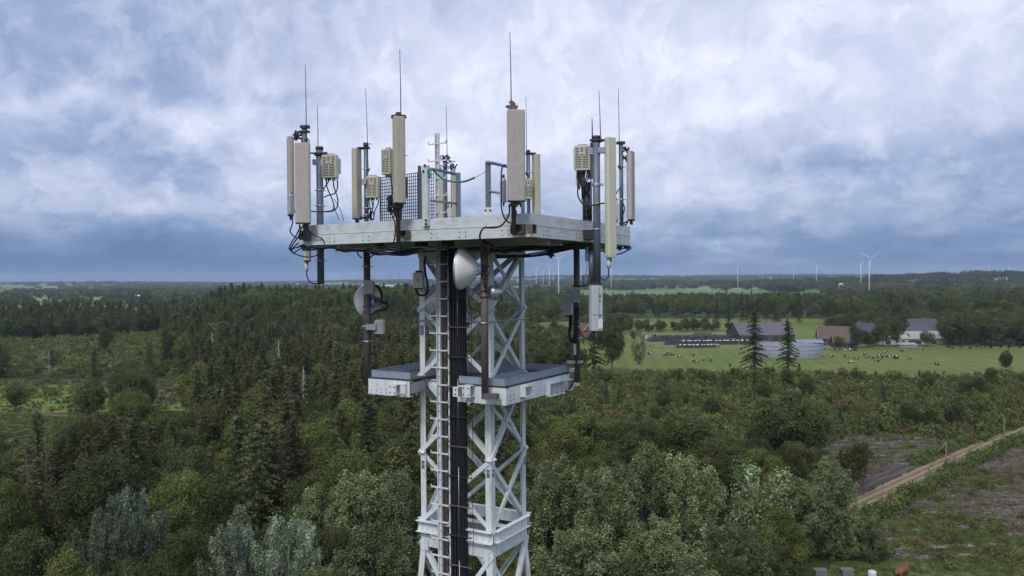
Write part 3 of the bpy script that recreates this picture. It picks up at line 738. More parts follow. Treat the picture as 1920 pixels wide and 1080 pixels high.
cable([(949, 309, yy), (943, 312, yy), (940, 325, yy), (940, 360, yy), (940, 385, yy), (944, 405, yy), (952, 416, yy), (962, 417, yy), (967, 407, yy), (968, 395, yy)], .014, 'black cable looping left of the widest tan antenna down to the beam')
cable([(955, 383, yy), (955, 400, yy), (948, 414, yy), (938, 424, yy), (925, 427, yy - .05), (909, 427, yy - .1), (902, 434, yy - .1), (900, 447, yy), (908, 460, yy + .3), (930, 466, yy + .6), (960, 465, yy + .8)], .016, 'heavy black cable curving over the front beam face near the corner')
# --- second antenna behind the near corner
th, T, Bm, r = pole(990.5, 284, 412, ('b', LB + .05), 6.5, 'post', 'slim post on the far edge behind the widest antenna', rings=(323,))
ant7, T7, B7, fw7 = panel(1005, 290, 415, ('y', T.y), 11.5, .13, 110, 'sand', 'narrow sandy antenna on the far edge, just right of the widest antenna', w=.24)
ubolt(T, r, T7.z + .03, T7, ant7, w_=.07)
whip(986.5, 181, 325, ('y', T.y - .08), 'thin lightning rod just right of the widest tan antenna', pxt=986)
ru, RT, RB, rf = radio(989, 336, 373, ('y', T.y - .15), 16, .14, 20, 'cream slotted radio unit peeping out behind the widest antenna', 3)
th, T, Bm, r = pole(980, 350, 412, ('y', T.y - .3), 7, 'post', 'short grey stub pole behind the widest antenna, right of its foot')
# --- big post, right face
th, T, Bm, r = pole(1118, 258, 534, ('a', -.26), 14, 'post', 'thick blue-grey post clamped in front of the right platform beam', rings=(345, 348, 430), z1=None)
P = aty(1118, 263, T.y); m = MB(); m.tube([P - UP * .03, P + UP * .02], r * 1.2, 14); m.bar(P - Ur * .12, P + Ur * .16, .04, .04); m.build('top_collar', M['dark'], th)
P = aty(1108, 282, T.y + .05); m = MB(); m.box(P, (.09, .12, .17)); m.build('clamp', M['galv'], th)
P = aty(1128, 282, T.y - .02); m = MB(); m.box(P, (.16, .12, .10)); m.build('clamp', M['galv'], th)
P = aty(1107, 440, T.y + .12); m = MB(); m.box(P, (.20, .2, .17), math.atan2(B.y, B.x)); m.build('clamp', M['dark'], th)
TY = T.y
ant8, T8, B8, fw8 = panel(1144, 258, 483, ('y', TY - .02), 21, .12, 35, 'cream', 'long cream antenna standing right of the thick post, reaching below the beam', w=.21, conn=1, botcap='cream')
m = MB(); m.tube([aty(1141.5, 483, TY), aty(1141.5, 503, TY)], .038, 12); m.build('foot_tube', M['dish'], ant8)
m = MB(); P = aty(1140, 282, TY); m.bar(aty(1124, 282, TY), aty(1138, 282, TY), .06, .05); m.bar(aty(1122, 266, TY), aty(1138, 262, TY), .03, .03); m.bar(aty(1122, 470, TY), aty(1138, 470, TY), .05, .04); m.build('clamp', M['dark'], ant8)
cable([(1141, 503, TY), (1141, 516, TY), (1135, 525, TY), (1126, 520, TY), (1123, 510, TY)], .012, 'thin black cable from the foot of the right long cream antenna')
whip(1125.5, 171, 262, ('y', TY - .05), 'tall thin lightning rod on the thick right post', pxt=1123)
whip(1110, 222, 270, ('y', TY), 'short stubby rod left of the thick right post top', r=.014)
ru, RT, RB, rf = radio(1092, 274, 320, ('y', TY + .1), 30, .15, -14, 'upper cream slotted radio unit left of the thick right post', 5)
m = MB(); m.box(aty(1108, 300, TY + .25), (.1, .1, .35)); m.build('side_module', M['radio'], ru)
ru, RT, RB, rf = radio(1089, 320, 350, ('y', TY + .4), 15, .12, -10, 'smaller cream box beneath the upper radio unit by the right post', 2, 'radio', False)
th, T, Bm, r = pole(1104, 345, 418, ('y', TY + .55), 12, 'post', 'short dark pole behind the thick right post above the beam')
th, T, Bm, r = pole(1095, 350, 418, ('y', TY + .6), 6, 'dark', 'thin dark pipe under the radio units by the right post')
m = MB(); m.box(aty(1107, 325, TY + .45), (.12, .1, .2)); tag(m.build('junction_box', M['lightgrey']), 'little grey junction box between the radio units and the right post', 'junction box')
rr = random.Random(9)
yy = TY + .15
for k in range(9):
    x0 = 1083 + k * 3; pts = [(x0, 320, yy), (x0 + rr.uniform(-5, 5), 335, yy), (1098 + rr.uniform(-12, 10), 352, yy), (1100 + rr.uniform(-10, 8), 372, yy + .1), (1104 + rr.uniform(-8, 6), 390, yy), (1108 + rr.uniform(-10, 2), 412, yy + .2)]
    cable(pts, .011, 'black cable tangled beneath the radio units left of the thick right post', group='cables below the right radio units')
cable([(1088, 320, yy), (1084, 345, yy), (1084, 368, yy), (1094, 383, yy - .2), (1112, 385, yy - .3), (1126, 382, yy - .2), (1135, 381, yy - .1)], .015, 'black cable crossing in front of the thick right post to the cream antenna')
m = MB(); m.tube([aty(1115, 381.5, TY - .22), aty(1122, 381, TY - .22)], .018, 8); tag(m.build('cable_tag', M['amber']), 'amber tape band on the cable crossing the thick right post', 'tape')
th, T, Bm, r = pole(1109, 466, 531, ('y', TY + .35), 11, 'post', 'second grey post end hanging behind the thick right post')
m = MB(); P, Q = vert(1100.5, 462, 490, ('y', TY + .3)); m.rprism((P + Q) / 2, (0, -1, 0), .07, .06, P.z - Q.z, .015)
tag(m.build('radio_box', M['post']), 'narrow dark box under the platform left of the right posts', 'box')
cable([(1100, 490, TY + .3), (1101, 500, TY + .3), (1099, 514, TY + .3)], .006, 'thin cable between narrow dark box and oval canister')
m = MB(); P, Q = vert(1098.5, 514, 537, ('y', TY + .1)); 
for k, (dz, rad) in enumerate(((0, .02), (.02, .05), (.05, .075))): pass
L = P.z - Q.z; m.lathe([(.0, 0), (.05, .01), (.075, .05), (.075, L - .05), (.05, L - .01), (.0, L)], Q, UP, 18)
for k in range(5): m.tube([Q + UP * (.04 + k * L / 6), Q + UP * (.05 + k * L / 6)], .079, 16)
tag(m.build('canister', M['post']), 'small ribbed oval canister under the platform beside the right post', 'canister')
# antenna under the thick right post
ant9, T9, B9, fw9 = panel(1117, 535, 620, ('y', TY - .08), 24, .14, 22, 'lightgrey', 'pale grey box antenna hanging below the thick right post', conn=2, botcap='lightgrey')
m = MB(); sd = fw9.cross(UP).normalized()
c = (T9 + B9) / 2 + fw9 * .071; m.bar(c - sd * .03 - UP * .4, c - sd * .03 + UP * .38, .006, .006); m.bar(c - sd * .11 - UP * .12, c + sd * .11 - UP * .12, .006, .006)
for z, h in ((.18, .07), (.11, .03), (-.16, .04)): m.bar(c - sd * .05 + UP * z, c - sd * .05 + UP * (z + h), .02, .006, up=fw9)
m.build('markings', M['dark'], ant9)
m = MB(); m.bar(c - sd * .055 - UP * .37, c - sd * .055 - UP * .20, .085, .008, up=fw9); m.build('label_plate', M['dish'], ant9)
m = MB(); m.box(T9 + UP * .03, (.2, .12, .04)); m.build('clamp', M['dark'], ant9)
# --- right corner antenna
th, T, Bm, r = pole(1164.5, 268, 424, ('b', LB - .08), 7.5, 'post', 'slim post at the far right platform corner', rings=(313, 374))
m = MB(); P = aty(1164, 268, T.y); m.box(P, (.17, .12, .05)); m.bar(P, P - Ur * .16, .02, .02); m.build('top_bracket', M['dark'], th)
whip(1160.5, 167, 312, ('y', T.y - .08), 'thin lightning rod at the far right platform corner', pxt=1159.5)
ant10, T10, B10, fw10 = panel(1183, 284, 414, ('y', T.y), 13, .10, 66, 'pink', 'tan panel antenna seen edge-on with bluish weathered back, outermost on the right', w=.28, back='agedback')
hinge(aty(1172, 282, T.y), ant10, .8, 4, .09); hinge(aty(1173, 296, T.y), ant10, .9, 5, .08)
m = MB(); m.bar(aty(1165, 273, T.y), aty(1181, 290, T.y), .04, .03); m.bar(aty(1165, 421, T.y), aty(1180, 413, T.y), .04, .03); m.build('mounting_arm', M['dark'], ant10)
ru, RT, RB, rf = radio(1156.5, 381, 413, ('y', T.y - .1), 5, .07, 10, 'slim pale control box right of the long cream antenna', 1, 'lightgrey', False)
yy = T.y - .1
for pts in ([(1157, 376, yy), (1154, 366, yy), (1160, 356, yy), (1163, 352, yy)], [(1168, 380, yy), (1171, 390, yy), (1169, 400, yy), (1164, 412, yy)], [(1160, 418, yy), (1167, 422, yy), (1174, 420, yy), (1178, 412, yy)], [(1178, 414, yy), (1172, 424, yy), (1160, 424, yy)]):
    cable(pts, .012, 'short black cable looped at the far right corner pole', group='cables at the far right corner')
# --- centre back group
th, T, Bm, r = pole(834.5, 302, 420, ('b', LB + .05), 8, 'post', 'grey post of the far back corner antennas, behind the ladder top')
BY = T.y
m = MB(); P = aty(836, 296, BY); m.box(P, (.16, .1, .08)); m.bar(P - Ur * .1, P + Ur * .12, .03, .03); m.build('top_bracket', M['dark'], th)
whip(837.5, 198, 292, ('y', BY), 'thin lightning rod behind the ladder top', pxt=836.5)
for px, x in ((829, 0), (849.5, 1)):
    an, a_, b_, c_ = panel(px, 318 if x else 320, 412, ('y', BY + (.1 if x else -.1)), 10, .1, 100 if x else -100, 'sand', 'sandy antenna at the back corner, right of the grey post behind the ladder' if x else 'sandy antenna at the back corner, hard behind the ladder rail', w=.24)
    hinge(a_ + UP * .05, an, 1, 20 + x, .09)
hinge(aty(845, 308, BY), an, 1, 31, .12)
for pts in ([(829, 300, BY), (825, 296, BY), (827, 292, BY), (832, 292, BY)], [(840, 392, BY), (843, 380, BY), (846, 384, BY), (844, 398, BY)], [(838, 400, BY), (834, 388, BY), (829, 378, BY)]):
    cable(pts, .012, 'black cable looped between the back corner antennas', group='cables at the back corner antennas')
m = MB(); m.box(aty(843, 398, BY - .2), (.1, .08, .2)); tag(m.build('junction_box', M['lightgrey']), 'small pale box at the foot of the back corner antennas', 'junction box')

# --- mesh safety panel
mp = thing('mesh_panel', onb(763, 412, 3.0), 'black wire mesh screen panel standing on the platform behind the front beam', 'mesh panel')
c4 = [pt(713, 333, ('y', 17.6)), pt(813, 320, ('y', 16.9))]
P0, P1 = c4; zb_ = H + .96; m = MB()
n = 27
for k in range(n + 1):
    p = P0 + (P1 - P0) * (k / n); m.tube([p, Vector((p.x, p.y, zb_))], .008, 4)
hh = min(P0.z, P1.z) - zb_
for k in range(20):
    t_ = k / 19
    a = Vector((P0.x, P0.y, P0.z + (zb_ - P0.z) * t_)); b = Vector((P1.x, P1.y, P1.z + (zb_ - P1.z) * t_)); m.tube([a, b], .008, 4)
m.build('mesh', M['dark'], mp)
m = MB(); m.bar(P0, Vector((P0.x, P0.y, zb_)), .035, .035, up=(0, 1, 0)); m.build('edge_post', M['bracket'], mp)
m = MB(); m.box(aty(761, 352, 17.0), (.075, .06, .46))
for k in range(10): m.box(aty(761, 336 + k * 3.6, 16.96), (.09, .02, .015))
tag(m.build('vent_box', M['dark']), 'narrow dark slatted box in front of the wire mesh panel', 'box')
# --- guard rails
def flatpost(px, py0, py1, pl, wpx, mat, par, name='post', d=.06):
    T, Bm = vert(px, py0, py1, pl); wd = size(wpx, T); m = MB(); m.bar(T, Bm, wd, d, up=(0, -1, 0)); return m.build(name, M[mat], par), T, Bm
g1 = thing('guard_rail', onb(826, 412, .3), 'guard rail with blue top pipe behind the ladder, between white post and grey post', 'guard rail')
_, Ta, _ = flatpost(859, 324, 408, ('y', 15.6), 9, 'post', g1); _, Tb, _ = flatpost(786.5, 311, 412, ('y', 14.6), 6, 'post', g1)
m = MB(); m.tube([aty(822, 319, 15.2), aty(852, 326, 15.6)], .028, 10); m.build('top_pipe', M['blue'], g1)
m = MB(); m.tube([aty(852, 326, 15.6), aty(857, 327, 15.6)], .03, 10); m.tube([aty(800, 315, 14.7), aty(822, 319, 15.2)], .024, 10); m.build('pipe_end', M['rust'], g1)
m = MB(); m.tube([aty(803, 375.5, 14.7), aty(857, 382, 15.6)], .024, 10); m.build('mid_pipe', M['rust'], g1)
g2 = thing('guard_rail', onb(915, 402, .3), 'guard rail with blue top pipe left of the widest tan antenna', 'guard rail')
_, Ta, _ = flatpost(915, 303, 392, ('y', 13.75), 10.5, 'post', g2)
m = MB(); m.tube([aty(925, 306, 13.7), aty(962, 315, 13.4)], .028, 10); m.build('top_pipe', M['blue'], g2)
m = MB(); m.tube([aty(913, 304, 13.72), aty(926, 306.5, 13.7)], .029, 10); m.build('pipe_end', M['rust'], g2)
m = MB(); m.tube([aty(917, 359, 13.72), aty(945, 363, 13.5)], .022, 10); m.build('mid_pipe', M['rust'], g2)
m = MB(); P = aty(915, 397, 13.68); m.box(P, (.14, .1, .14)); 
for s_ in (-.04, .04): m.tube([P + Vector((s_, -.05, .02)), P + Vector((s_, -.065, .02))], .018, 8, mi=1)
m.build('foot_bracket', [M['white'], M['dark']], g2)
wp = thing('upright_channel', onb(797, 424, -.04), 'short white steel channel bolted upright to the front beam near the ladder', 'post')
T, Bm = vert(796.5, 310, 424, ('b', -.06)); wd = size(13, T); m = MB(); m.bar(T, Bm, wd, .012, up=-B)
for s_ in (-1, 1): m.bar(T + A * s_ * (wd / 2 - .005) + B * .03, Bm + A * s_ * (wd / 2 - .005) + B * .03, .01, .06, up=-B)
m.build('channel', M['beam'], wp)
m = MB()
for px, py in ((799, 413), (799, 420), (794, 321), (797, 310)):
    p = onb(px, py, -.075); m.tube([p, p - B * .02], .02, 8)
m.build('bolts', M['dark'], wp)
cable([(803, 319, 13.9), (812, 317, 14.1), (818, 325, 14.2), (832, 336, 14.2), (852, 341, 14.1), (872, 340, 14.0), (890, 333, 13.9)], .019, 'sagging green hose strung across the ladder gap', 'green', 'hose')
cable([(890, 333, 13.9), (902, 327, 13.8), (914, 319, 13.7)], .006, 'thin wire tying the green hose to the right guard rail', 'metal')
cable([(803, 319, 13.9), (805, 328, 13.9), (804, 334, 13.9)], .03, 'green hose end knotted beside the white upright', 'green', 'hose')

# ------------------------------------------------------------------ lower brown poles, dishes, boxes
th, T, Bm, r = pole(687.5, 455, 722, ('y', 16.3), 13, 'brown', 'brown pole hanging between platforms on the left with dish and radios', rings=(499.5, 640), cap=False)
for py in (574, 585, 598):
    c = aty(687.5, py, T.y); m = MB(); m.tube([c - UP * .012, c + UP * .012], r * 1.12, 14); m.build('band', M['bracket'], th)
yL = T.y
dd = thing('microwave_dish', aty(694, 567, yL - .1), 'round grey microwave dish seen from behind on the left brown pole', 'dish antenna')
ax = Vector((-.74, .67, .02)).normalized(); hub = aty(699, 566, yL + .10)
prof = [(0, -.02), (.06, -.02), (.10, .0), (.2, .045), (.29, .10), (.335, .15), (.335, .19), (.325, .19), (.32, .16), (.0, .13)]
m = MB(); m.lathe(prof, hub, ax, 36); m.build('reflector', M['dish'], dd)
m = MB(); m.lathe([(.345, .15), (.345, .20), (.33, .20)], hub, ax, 36); m.build('rim', M['metal'], dd)
m = MB(); m.tube([hub - ax * .16, hub + ax * .02], .09, 14); m.tube([hub - ax * .16, hub - ax * .05], .11, 14); m.bar(hub - ax * .06, Vector((T.x, T.y, hub.z)), .05, .05); m.bar(hub - ax * .05 + UP * .1, Vector((T.x, T.y, hub.z + .1)), .03, .03); m.bar(hub - ax * .05 - UP * .12, Vector((T.x, T.y, hub.z - .12)), .03, .03); m.build('mount', M['galv'], dd)
def finbox(px, py0, py1, y, wpx, label, deg=0):
    P, Q = vert(px, py0, py1, ('y', y)); fw = Vector((math.sin(R_(deg)), -math.cos(R_(deg)), 0)); sd = fw.cross(UP).normalized(); wd = size(wpx, P); h = P.z - Q.z; c = (P + Q) / 2
    th = thing('outdoor_radio', Q, label, 'radio unit'); m = MB(); m.rprism(c, fw, wd, .1, h, .015); m.build('casing', M['lightgrey'], th)
    m = MB()
    for k in range(6): q = c + fw * .06 + sd * wd * (k / 5 - .5) * .85; m.bar(q - UP * h * .45, q + UP * h * .45, .008, .03, up=fw)
    for k in range(5): q = c + UP * (h / 2 + .008) + sd * wd * (k / 4 - .5) * .7; m.tube([q - UP * .01, q + UP * .012], .012, 6)
    m.build('cooling_fins', M['lightgrey'], th)
    m = MB(); q = c - sd * (wd / 2 + .008); m.bar(q - UP * h * .38, q + UP * h * .4, .05, .014, up=sd); m.build('side_strip', M['amber'], th); return th
finbox(692, 527, 551, yL - .22, 19, 'upper grey finned radio box on the left brown pole above the dish', -10)
o = finbox(712, 601, 626, yL - .1, 18, 'lower grey finned radio box right of the left brown pole', -12)
m = MB(); m.box(aty(696, 613, yL - .15), (.2, .1, .11)); m.tube([aty(679, 612, yL - .18), aty(703, 612, yL - .18)], .02, 8); m.build('clamp', M['galv'], o)
cable([(702, 535, yL - .1), (709, 538, yL - .1), (715, 550, yL - .05), (716, 566, yL - .05), (724, 567, yL), (727, 573, yL), (722, 580, yL), (708, 583, yL), (696, 591, yL - .05)], .028, 'thick black cable bowing round the left dish')
cable([(695, 551, yL - .15), (702, 557, yL - .15), (707, 566, yL - .15), (700, 560, yL - .1)], .01, 'thin black lead behind the left dish')
cable([(696, 627, yL - .1), (700, 642, yL - .1), (710, 652, yL - .1), (719, 650, yL - .1), (722, 638, yL - .1), (719, 627, yL - .1)], .008, 'thin black loop below the lower radio box on the left brown pole')
# centre brown pole with the white dish
th, T, Bm, r = pole(907.5, 452, 748, ('b', b0 - .17), 14, 'brown', 'brown pole in front of the near mast leg, between both platforms', rings=(), cap=False)
for py in (546, 557, 605.5):
    c = aty(907.5, py, T.y); m = MB(); m.tube([c - UP * .014, c + UP * .014], r * 1.12, 14); m.build('band', M['dark' if py < 600 else 'metal'], th)
m = MB(); p = aty(907.5, 742, T.y); m.bar(p, p - A * .28 + B * .02, .12, .10); m.build('foot_clamp', M['bracket'], th)
yC = T.y
dd = thing('microwave_dish', aty(880, 508, yC), 'deep white microwave dish facing left beside the central brown pole', 'dish antenna')
ax = Vector((-.975, .20, .035)).normalized(); hub = aty(897, 505, yC - .05); Rr = size(38.5, hub); Dp = .33
prof = [(0, 0)] + [(.07 + (Rr - .07) * math.sin(q) ** .9, Dp * (1 - math.cos(q)) * .97 + .0) for q in np.linspace(0.0, math.pi / 2, 12)]
prof = [(0, 0), (.06, 0), (.10, .01), (.165, .055), (.225, .11), (.28, .17), (.325, .225), (.355, .27), (Rr, .31), (Rr, .345), (Rr - .012, .36), (.2, .40), (0, .41)]
m = MB(); m.lathe(prof, hub, ax, 44); m.build('reflector', M['dish'], dd)
m = MB(); m.lathe([(Rr + .004, .335), (Rr + .010, .35), (Rr + .002, .365)], hub, ax, 44); m.build('rim', M['metal'], dd)
m = MB(); m.lathe([(0, -.06), (.075, -.06), (.085, -.03), (.085, .01), (.07, .02)], hub, ax, 20)
for k in range(8):
    q = k * math.pi / 4; e1 = UP.cross(ax).normalized(); e2 = ax.cross(e1); p = hub + (e1 * math.cos(q) + e2 * math.sin(q)) * .10; m.tube([p - ax * .02, p + ax * .03], .014, 6)
m.build('hub', M['lightgrey'], dd)
m = MB(); c = Vector((T.x, T.y, hub.z)); m.bar(hub, c, .12, .14); m.box(c + UP * .05, (.2, .2, .03)); m.box(c - UP * .08, (.19, .19, .03)); m.tube([c + Vector((.02, -.1, .1)), c + Vector((.02, -.1, -.3))], .012, 6); m.box(c + Vector((.0, -.09, -.22)), (.06, .06, .06)); m.build('mount', M['dark'], dd)
od = thing('outdoor_radio', aty(931, 562, yC + .2), 'round silver radio unit right of the central brown pole', 'radio unit')
ax2 = Vector((.8, -.55, 0)).normalized(); c = aty(922, 549, yC + .18)
m = MB(); m.lathe([(0, -.02), (.12, -.02), (.135, 0), (.135, .10), (.12, .12), (.09, .2), (.0, .2)], c, ax2, 24); m.box(c - ax2 * .03, (.16, .12, .22)); m.build('body', M['metal'], od)
m = MB()
for k in range(10): q = k * .628; e1 = UP; e2 = ax2.cross(UP); p = c + ax2 * .125 + (e1 * math.cos(q) + e2 * math.sin(q)) * .105; m.tube([p, p + ax2 * .02], .014, 6)
m.tube([c + ax2 * .2 - UP * .02, c + ax2 * .22 - UP * .14], .014, 6); m.build('bolts', M['dark'], od)
cable([(904, 520, yC - .1), (912, 525, yC - .1), (912, 538, yC - .12), (908, 545, yC - .12)], .012, 'short black lead at the back of the white dish')
cable([(900, 534, yC - .05), (884, 555, yC - .1), (879, 570, yC - .1), (885, 580, yC - .05), (895, 575, yC), (903, 565, yC)], .011, 'black cable loop under the white dish')
cable([(896, 560, yC), (896, 575, yC), (900, 590, yC), (905, 605, yC + .1)], .008, 'thin black wire left of the central brown pole')
cable([(914, 550, yC), (912, 548, yC - .05), (908, 535, yC - .12)], .014, 'black pigtail from the round silver radio to the central pole')
# right brown pole
th, T, Bm, r = pole(1081, 458, 717, ('y', 16.5), 11.5, 'brown', 'brown pole hanging at the right end between both platforms', rings=(612, 634), cap=False)
yR = T.y
m = MB(); c = aty(1078, 678, yR - .1); m.bar(c - Ur * .17, c + Ur * .17, .04, .03); m.bar(c - Ur * .17 - UP * .03, c + Ur * .15 - UP * .03, .02, .02); m.build('clamp', M['metal'], th)
m = MB(); c = aty(1081, 536, yR - .08); m.bar(c - Ur * .09, c + Ur * .22, .05, .03); m.bar(c - Ur * .09, c + Ur * .09, .2, .02); m.build('clamp', M['dark'], th)
ru, *_ = radio(1066, 551, 590, ('y', yR), 21, .16, -25, 'grey equipment box strapped left of the right brown pole', 2, 'lightgrey', False)
ru, *_ = radio(1080.5, 539, 567, ('y', yR - .14), 9.5, .08, 5, 'slim pale box on the front of the right brown pole', 3, 'lightgrey', False)
rr = random.Random(2)
for k in range(5): cable([(1077 + k * 2, 568, yR - .12), (1077 + k * 2, 590, yR - .12), (1078 + rr.uniform(-3, 6), 612, yR - .1), (1080 + rr.uniform(-3, 3), 640, yR - .1), (1079 + rr.uniform(-2, 2), 665, yR - .1)], .011, 'black cable running down the front of the right brown pole', group='cables down the right brown pole')
cable([(1080, 660, yR - .12), (1081, 690, yR - .14), (1077, 712, yR - .2), (1068, 728, yR - .3), (1055, 738, yR - .4), (1035, 744, yR - .5)], .02, 'black cable sweeping from the right brown pole under the lower platform')
for k in range(4): cable([(1068 + k * 1.5, 590, yR), (1067 + k * 1.5, 610, yR), (1066 + k, 630, yR), (1072 + k * 2, 642, yR - .05), (1077, 622, yR - .1)], .011, 'black cable looping below the grey box on the right brown pole', group='cables below the grey box')
cable([(1087, 618, yR), (1092, 622, yR), (1102, 620, yR), (1110, 616, yR)], .01, 'thin black cable from the right pole to the box antenna foot'); cable([(1088, 622, yR), (1094, 632, yR), (1103, 636, yR), (1109, 626, yR), (1112, 618, yR)], .013, 'black cable drooping between the right pole and box antenna foot')
m = MB()
for k in range(3): m.tube([aty(1078 + k * 3, 568, yR - .13), aty(1078 + k * 3, 575, yR - .13)], .008, 6)
tag(m.build('cable_tag', M['amber']), 'amber cable markers under the slim box of the right brown pole', 'tape')
m = MB(); m.box(aty(1078, 655, yR - .15), (.05, .06, .22)); tag(m.build('surge_box', M['lightgrey']), 'little pale box low on the right brown pole', 'box')
# yellow junction box
jb = thing('junction_box', aty(785, 541, 15.7), 'yellowish junction box with orange mark on the left mast leg', 'junction box')
P, Q = vert(785, 511, 540, ('y', 15.72)); m = MB(); m.rprism((P + Q) / 2, (-.2, -1, 0), size(19, P), .12, P.z - Q.z, .012); m.build('casing', M['radio'], jb)
m = MB(); c = aty(782.5, 525, 15.648); m.box(c, (.04, .01, .05)); m.build('warning_mark', M['orange'], jb)
m = MB(); m.box(Q - UP * .01, (.16, .08, .025)); m.box(P + UP * .02, (.12, .07, .04)); m.build('gland_plate', M['dark'], jb)
cable([(798, 480, 15.7), (796, 495, 15.7), (798, 515, 15.65), (802, 535, 15.6), (800, 550, 15.6), (790, 554, 15.6), (783, 550, 15.6), (779, 541, 15.65)], .024, 'thick black cable loop under the yellowish junction box')
cable([(788, 541, 15.65), (791, 547, 15.6), (798, 544, 15.6), (803, 552, 15.6)], .009, 'thin black wire below the yellowish junction box')
# small far dish seen through the mast
dd = MB(); c = aty(815, 570, 17.6); dd.lathe([(0, 0), (.1, .02), (.2, .08), (.22, .12), (0, .13)], c, Vector((-.9, .3, 0)), 24); dd.bar(c, c + Ur * .25, .05, .05)
tag(dd.build('microwave_dish', M['dish']), 'small white dish half hidden behind the ladder and mast', 'dish antenna')

# ------------------------------------------------------------------ cables under the upper platform
rr = random.Random(17)
def under(px0, px1, yfun, pyfun, n, r, label, group):
    for k in range(n):
        ph = rr.uniform(0, 6); pts = []
        m_ = max(4, int(abs(px1 - px0) / 16))
        for i in range(m_ + 1):
            t_ = i / m_; px = px0 + (px1 - px0) * t_
            pts.append((px, pyfun(t_) + k * 1.4 - n * .7 + 1.4 * math.sin(t_ * 9 + ph) + rr.uniform(-.5, .5), yfun(t_) + rr.uniform(-.05, .05)))
        cable(pts, r * rr.uniform(.8, 1.15), label, group=group, n=4)
sag = lambda a, b, s: (lambda t: a + (b - a) * t + s * 4 * t * (1 - t))
under(568, 640, lambda t: 15.5 - .4 * t, lambda t: 469 - 3 * t - 3 * math.sin(t * 3), 4, .018, 'black cable slung under the left end of the upper platform', 'cables under the platform left end')
under(632, 690, lambda t: 15.1 - .3 * t, sag(466, 469, 2), 5, .017, 'black cable slung under the left end of the upper platform', 'cables under the platform left end')
under(690, 790, lambda t: 14.8 - .5 * t, sag(469, 466, 8), 7, .017, 'black cable drooping under the upper platform left of the ladder', 'cables under the platform left of the ladder')
under(728, 840, lambda t: 14.5 - .5 * t, sag(465, 463, 4), 6, .017, 'black cable drooping under the upper platform left of the ladder', 'cables under the platform left of the ladder')
under(915, 1110, lambda t: 13.6 + 1.8 * t, lambda t: 468 - 6 * t + 2 * math.sin(t * 7), 6, .017, 'black cable strung under the right half of the upper platform', 'cables under the platform right half')
under(930, 1095, lambda t: 14.2 + 1.6 * t, lambda t: 481 - 13 * t + 4 * math.sin(t * 5), 4, .018, 'black cable strung under the right half of the upper platform', 'cables under the platform right half')
under(1122, 1180, lambda t: 16.3 + .5 * t, sag(465, 464, 1.5), 3, .013, 'black cable under the beam at the far right corner', 'cables under the far right corner')
cable([(1122, 466, 16.2), (1135, 474, 16.2), (1150, 478, 16.3), (1168, 474, 16.4), (1179, 467, 16.5), (1178, 462, 16.5), (1170, 462, 16.5)], .014, 'black cable loop hanging below the right beam end')
for pts, l in (([(549, 404, 15.4), (548, 420, 15.4), (544, 433, 15.4), (551, 443, 15.4), (560, 446, 15.4), (566, 438, 15.4)], 'black cable dropping from the leftmost antenna to the corner bracket'),
  ([(563, 425, 15.3), (556, 440, 15.3), (545, 458, 15.3), (543, 468, 15.3), (555, 464, 15.4), (568, 462, 15.5)], 'black cable hanging out past the left beam end'),
  ([(566, 425, 15.3), (560, 442, 15.3), (548, 460, 15.3), (545, 470, 15.3), (558, 478, 15.3), (580, 482, 15.4), (600, 476, 15.4), (608, 466, 15.4)], 'long black cable loop hanging below the left corner'),
  ([(577, 420, 15.3), (580, 433, 15.3), (592, 442, 15.3), (604, 448, 15.3), (609, 458, 15.3), (608, 466, 15.4), (597, 478, 15.4)], 'black cable draped over the beam at the left corner'),
  ([(560, 455, 15.5), (548, 466, 15.5), (551, 474, 15.5), (562, 467, 15.5), (585, 464, 15.5)], 'short black cable kinked at the left beam end'),
  ([(670, 470, 15.3), (672, 478, 15.3), (679, 484, 15.3)], 'thin stray wire under the platform left of the brown pole'),
  ([(945, 466, 14.2), (930, 464, 14.1), (915, 455, 14.0), (905, 450, 13.9)], 'black cable rising to the brown pole top'),
  ([(694, 484, 15.8), (700, 478, 15.7), (712, 474, 15.5), (722, 472, 15.3)], 'black cable from the left brown pole up to the platform'),
  ([(904, 480, 14.2), (912, 475, 14.4), (930, 472, 14.6), (950, 475, 14.9)], 'black cable from the central brown pole along the mast top')):
    cable(pts, .013, l)
for px, py, y in ((569, 461, 15.6), (594, 461, 15.5), (633, 461, 15.4), (714, 459, 15.0), (830, 462, 14.6), (1012, 461, 14.6), (1033, 478, 15.3), (1077, 463, 15.5), (1140, 463, 16.4), (1162, 464, 16.6), (1178, 464, 16.7)):
    m = MB(); c = aty(px, py, y); m.box(c, (.10, .1, .06)); m.box(c - UP * .04, (.05, .12, .05)); m.tube([c, c + UP * .12], .012, 6); m.tube([c - Ur * .09, c + Ur * .08 - UP * .02], .014, 6)
    tag(m.build('cable_hanger', M['dark']), 'black clamp holding cables beneath the upper platform beams', 'clamp', 'cable clamps under the platform')
m = MB(); P = aty(828, 461, 15.2); m.bar(P - Ur * .5, P + Ur * .7, .1, .12); P = aty(880, 460, 15.0); m.bar(P - Ur * .5, P + Ur * .3, .3, .14)
tag(m.build('cable_tray', M['dark']), 'dark cable tray under the upper platform where the feeders turn down', 'cable tray')
for k in range(6):
    x = 842 + k * 4.4
    cable([(x - 10 - k, 458, 14.9), (x - 2, 462, 14.9), (x, 475, 15.05), (x, 500, 15.1)], .018, 'black feeder bending from the platform into the vertical bundle', group='feeders bending into the bundle')
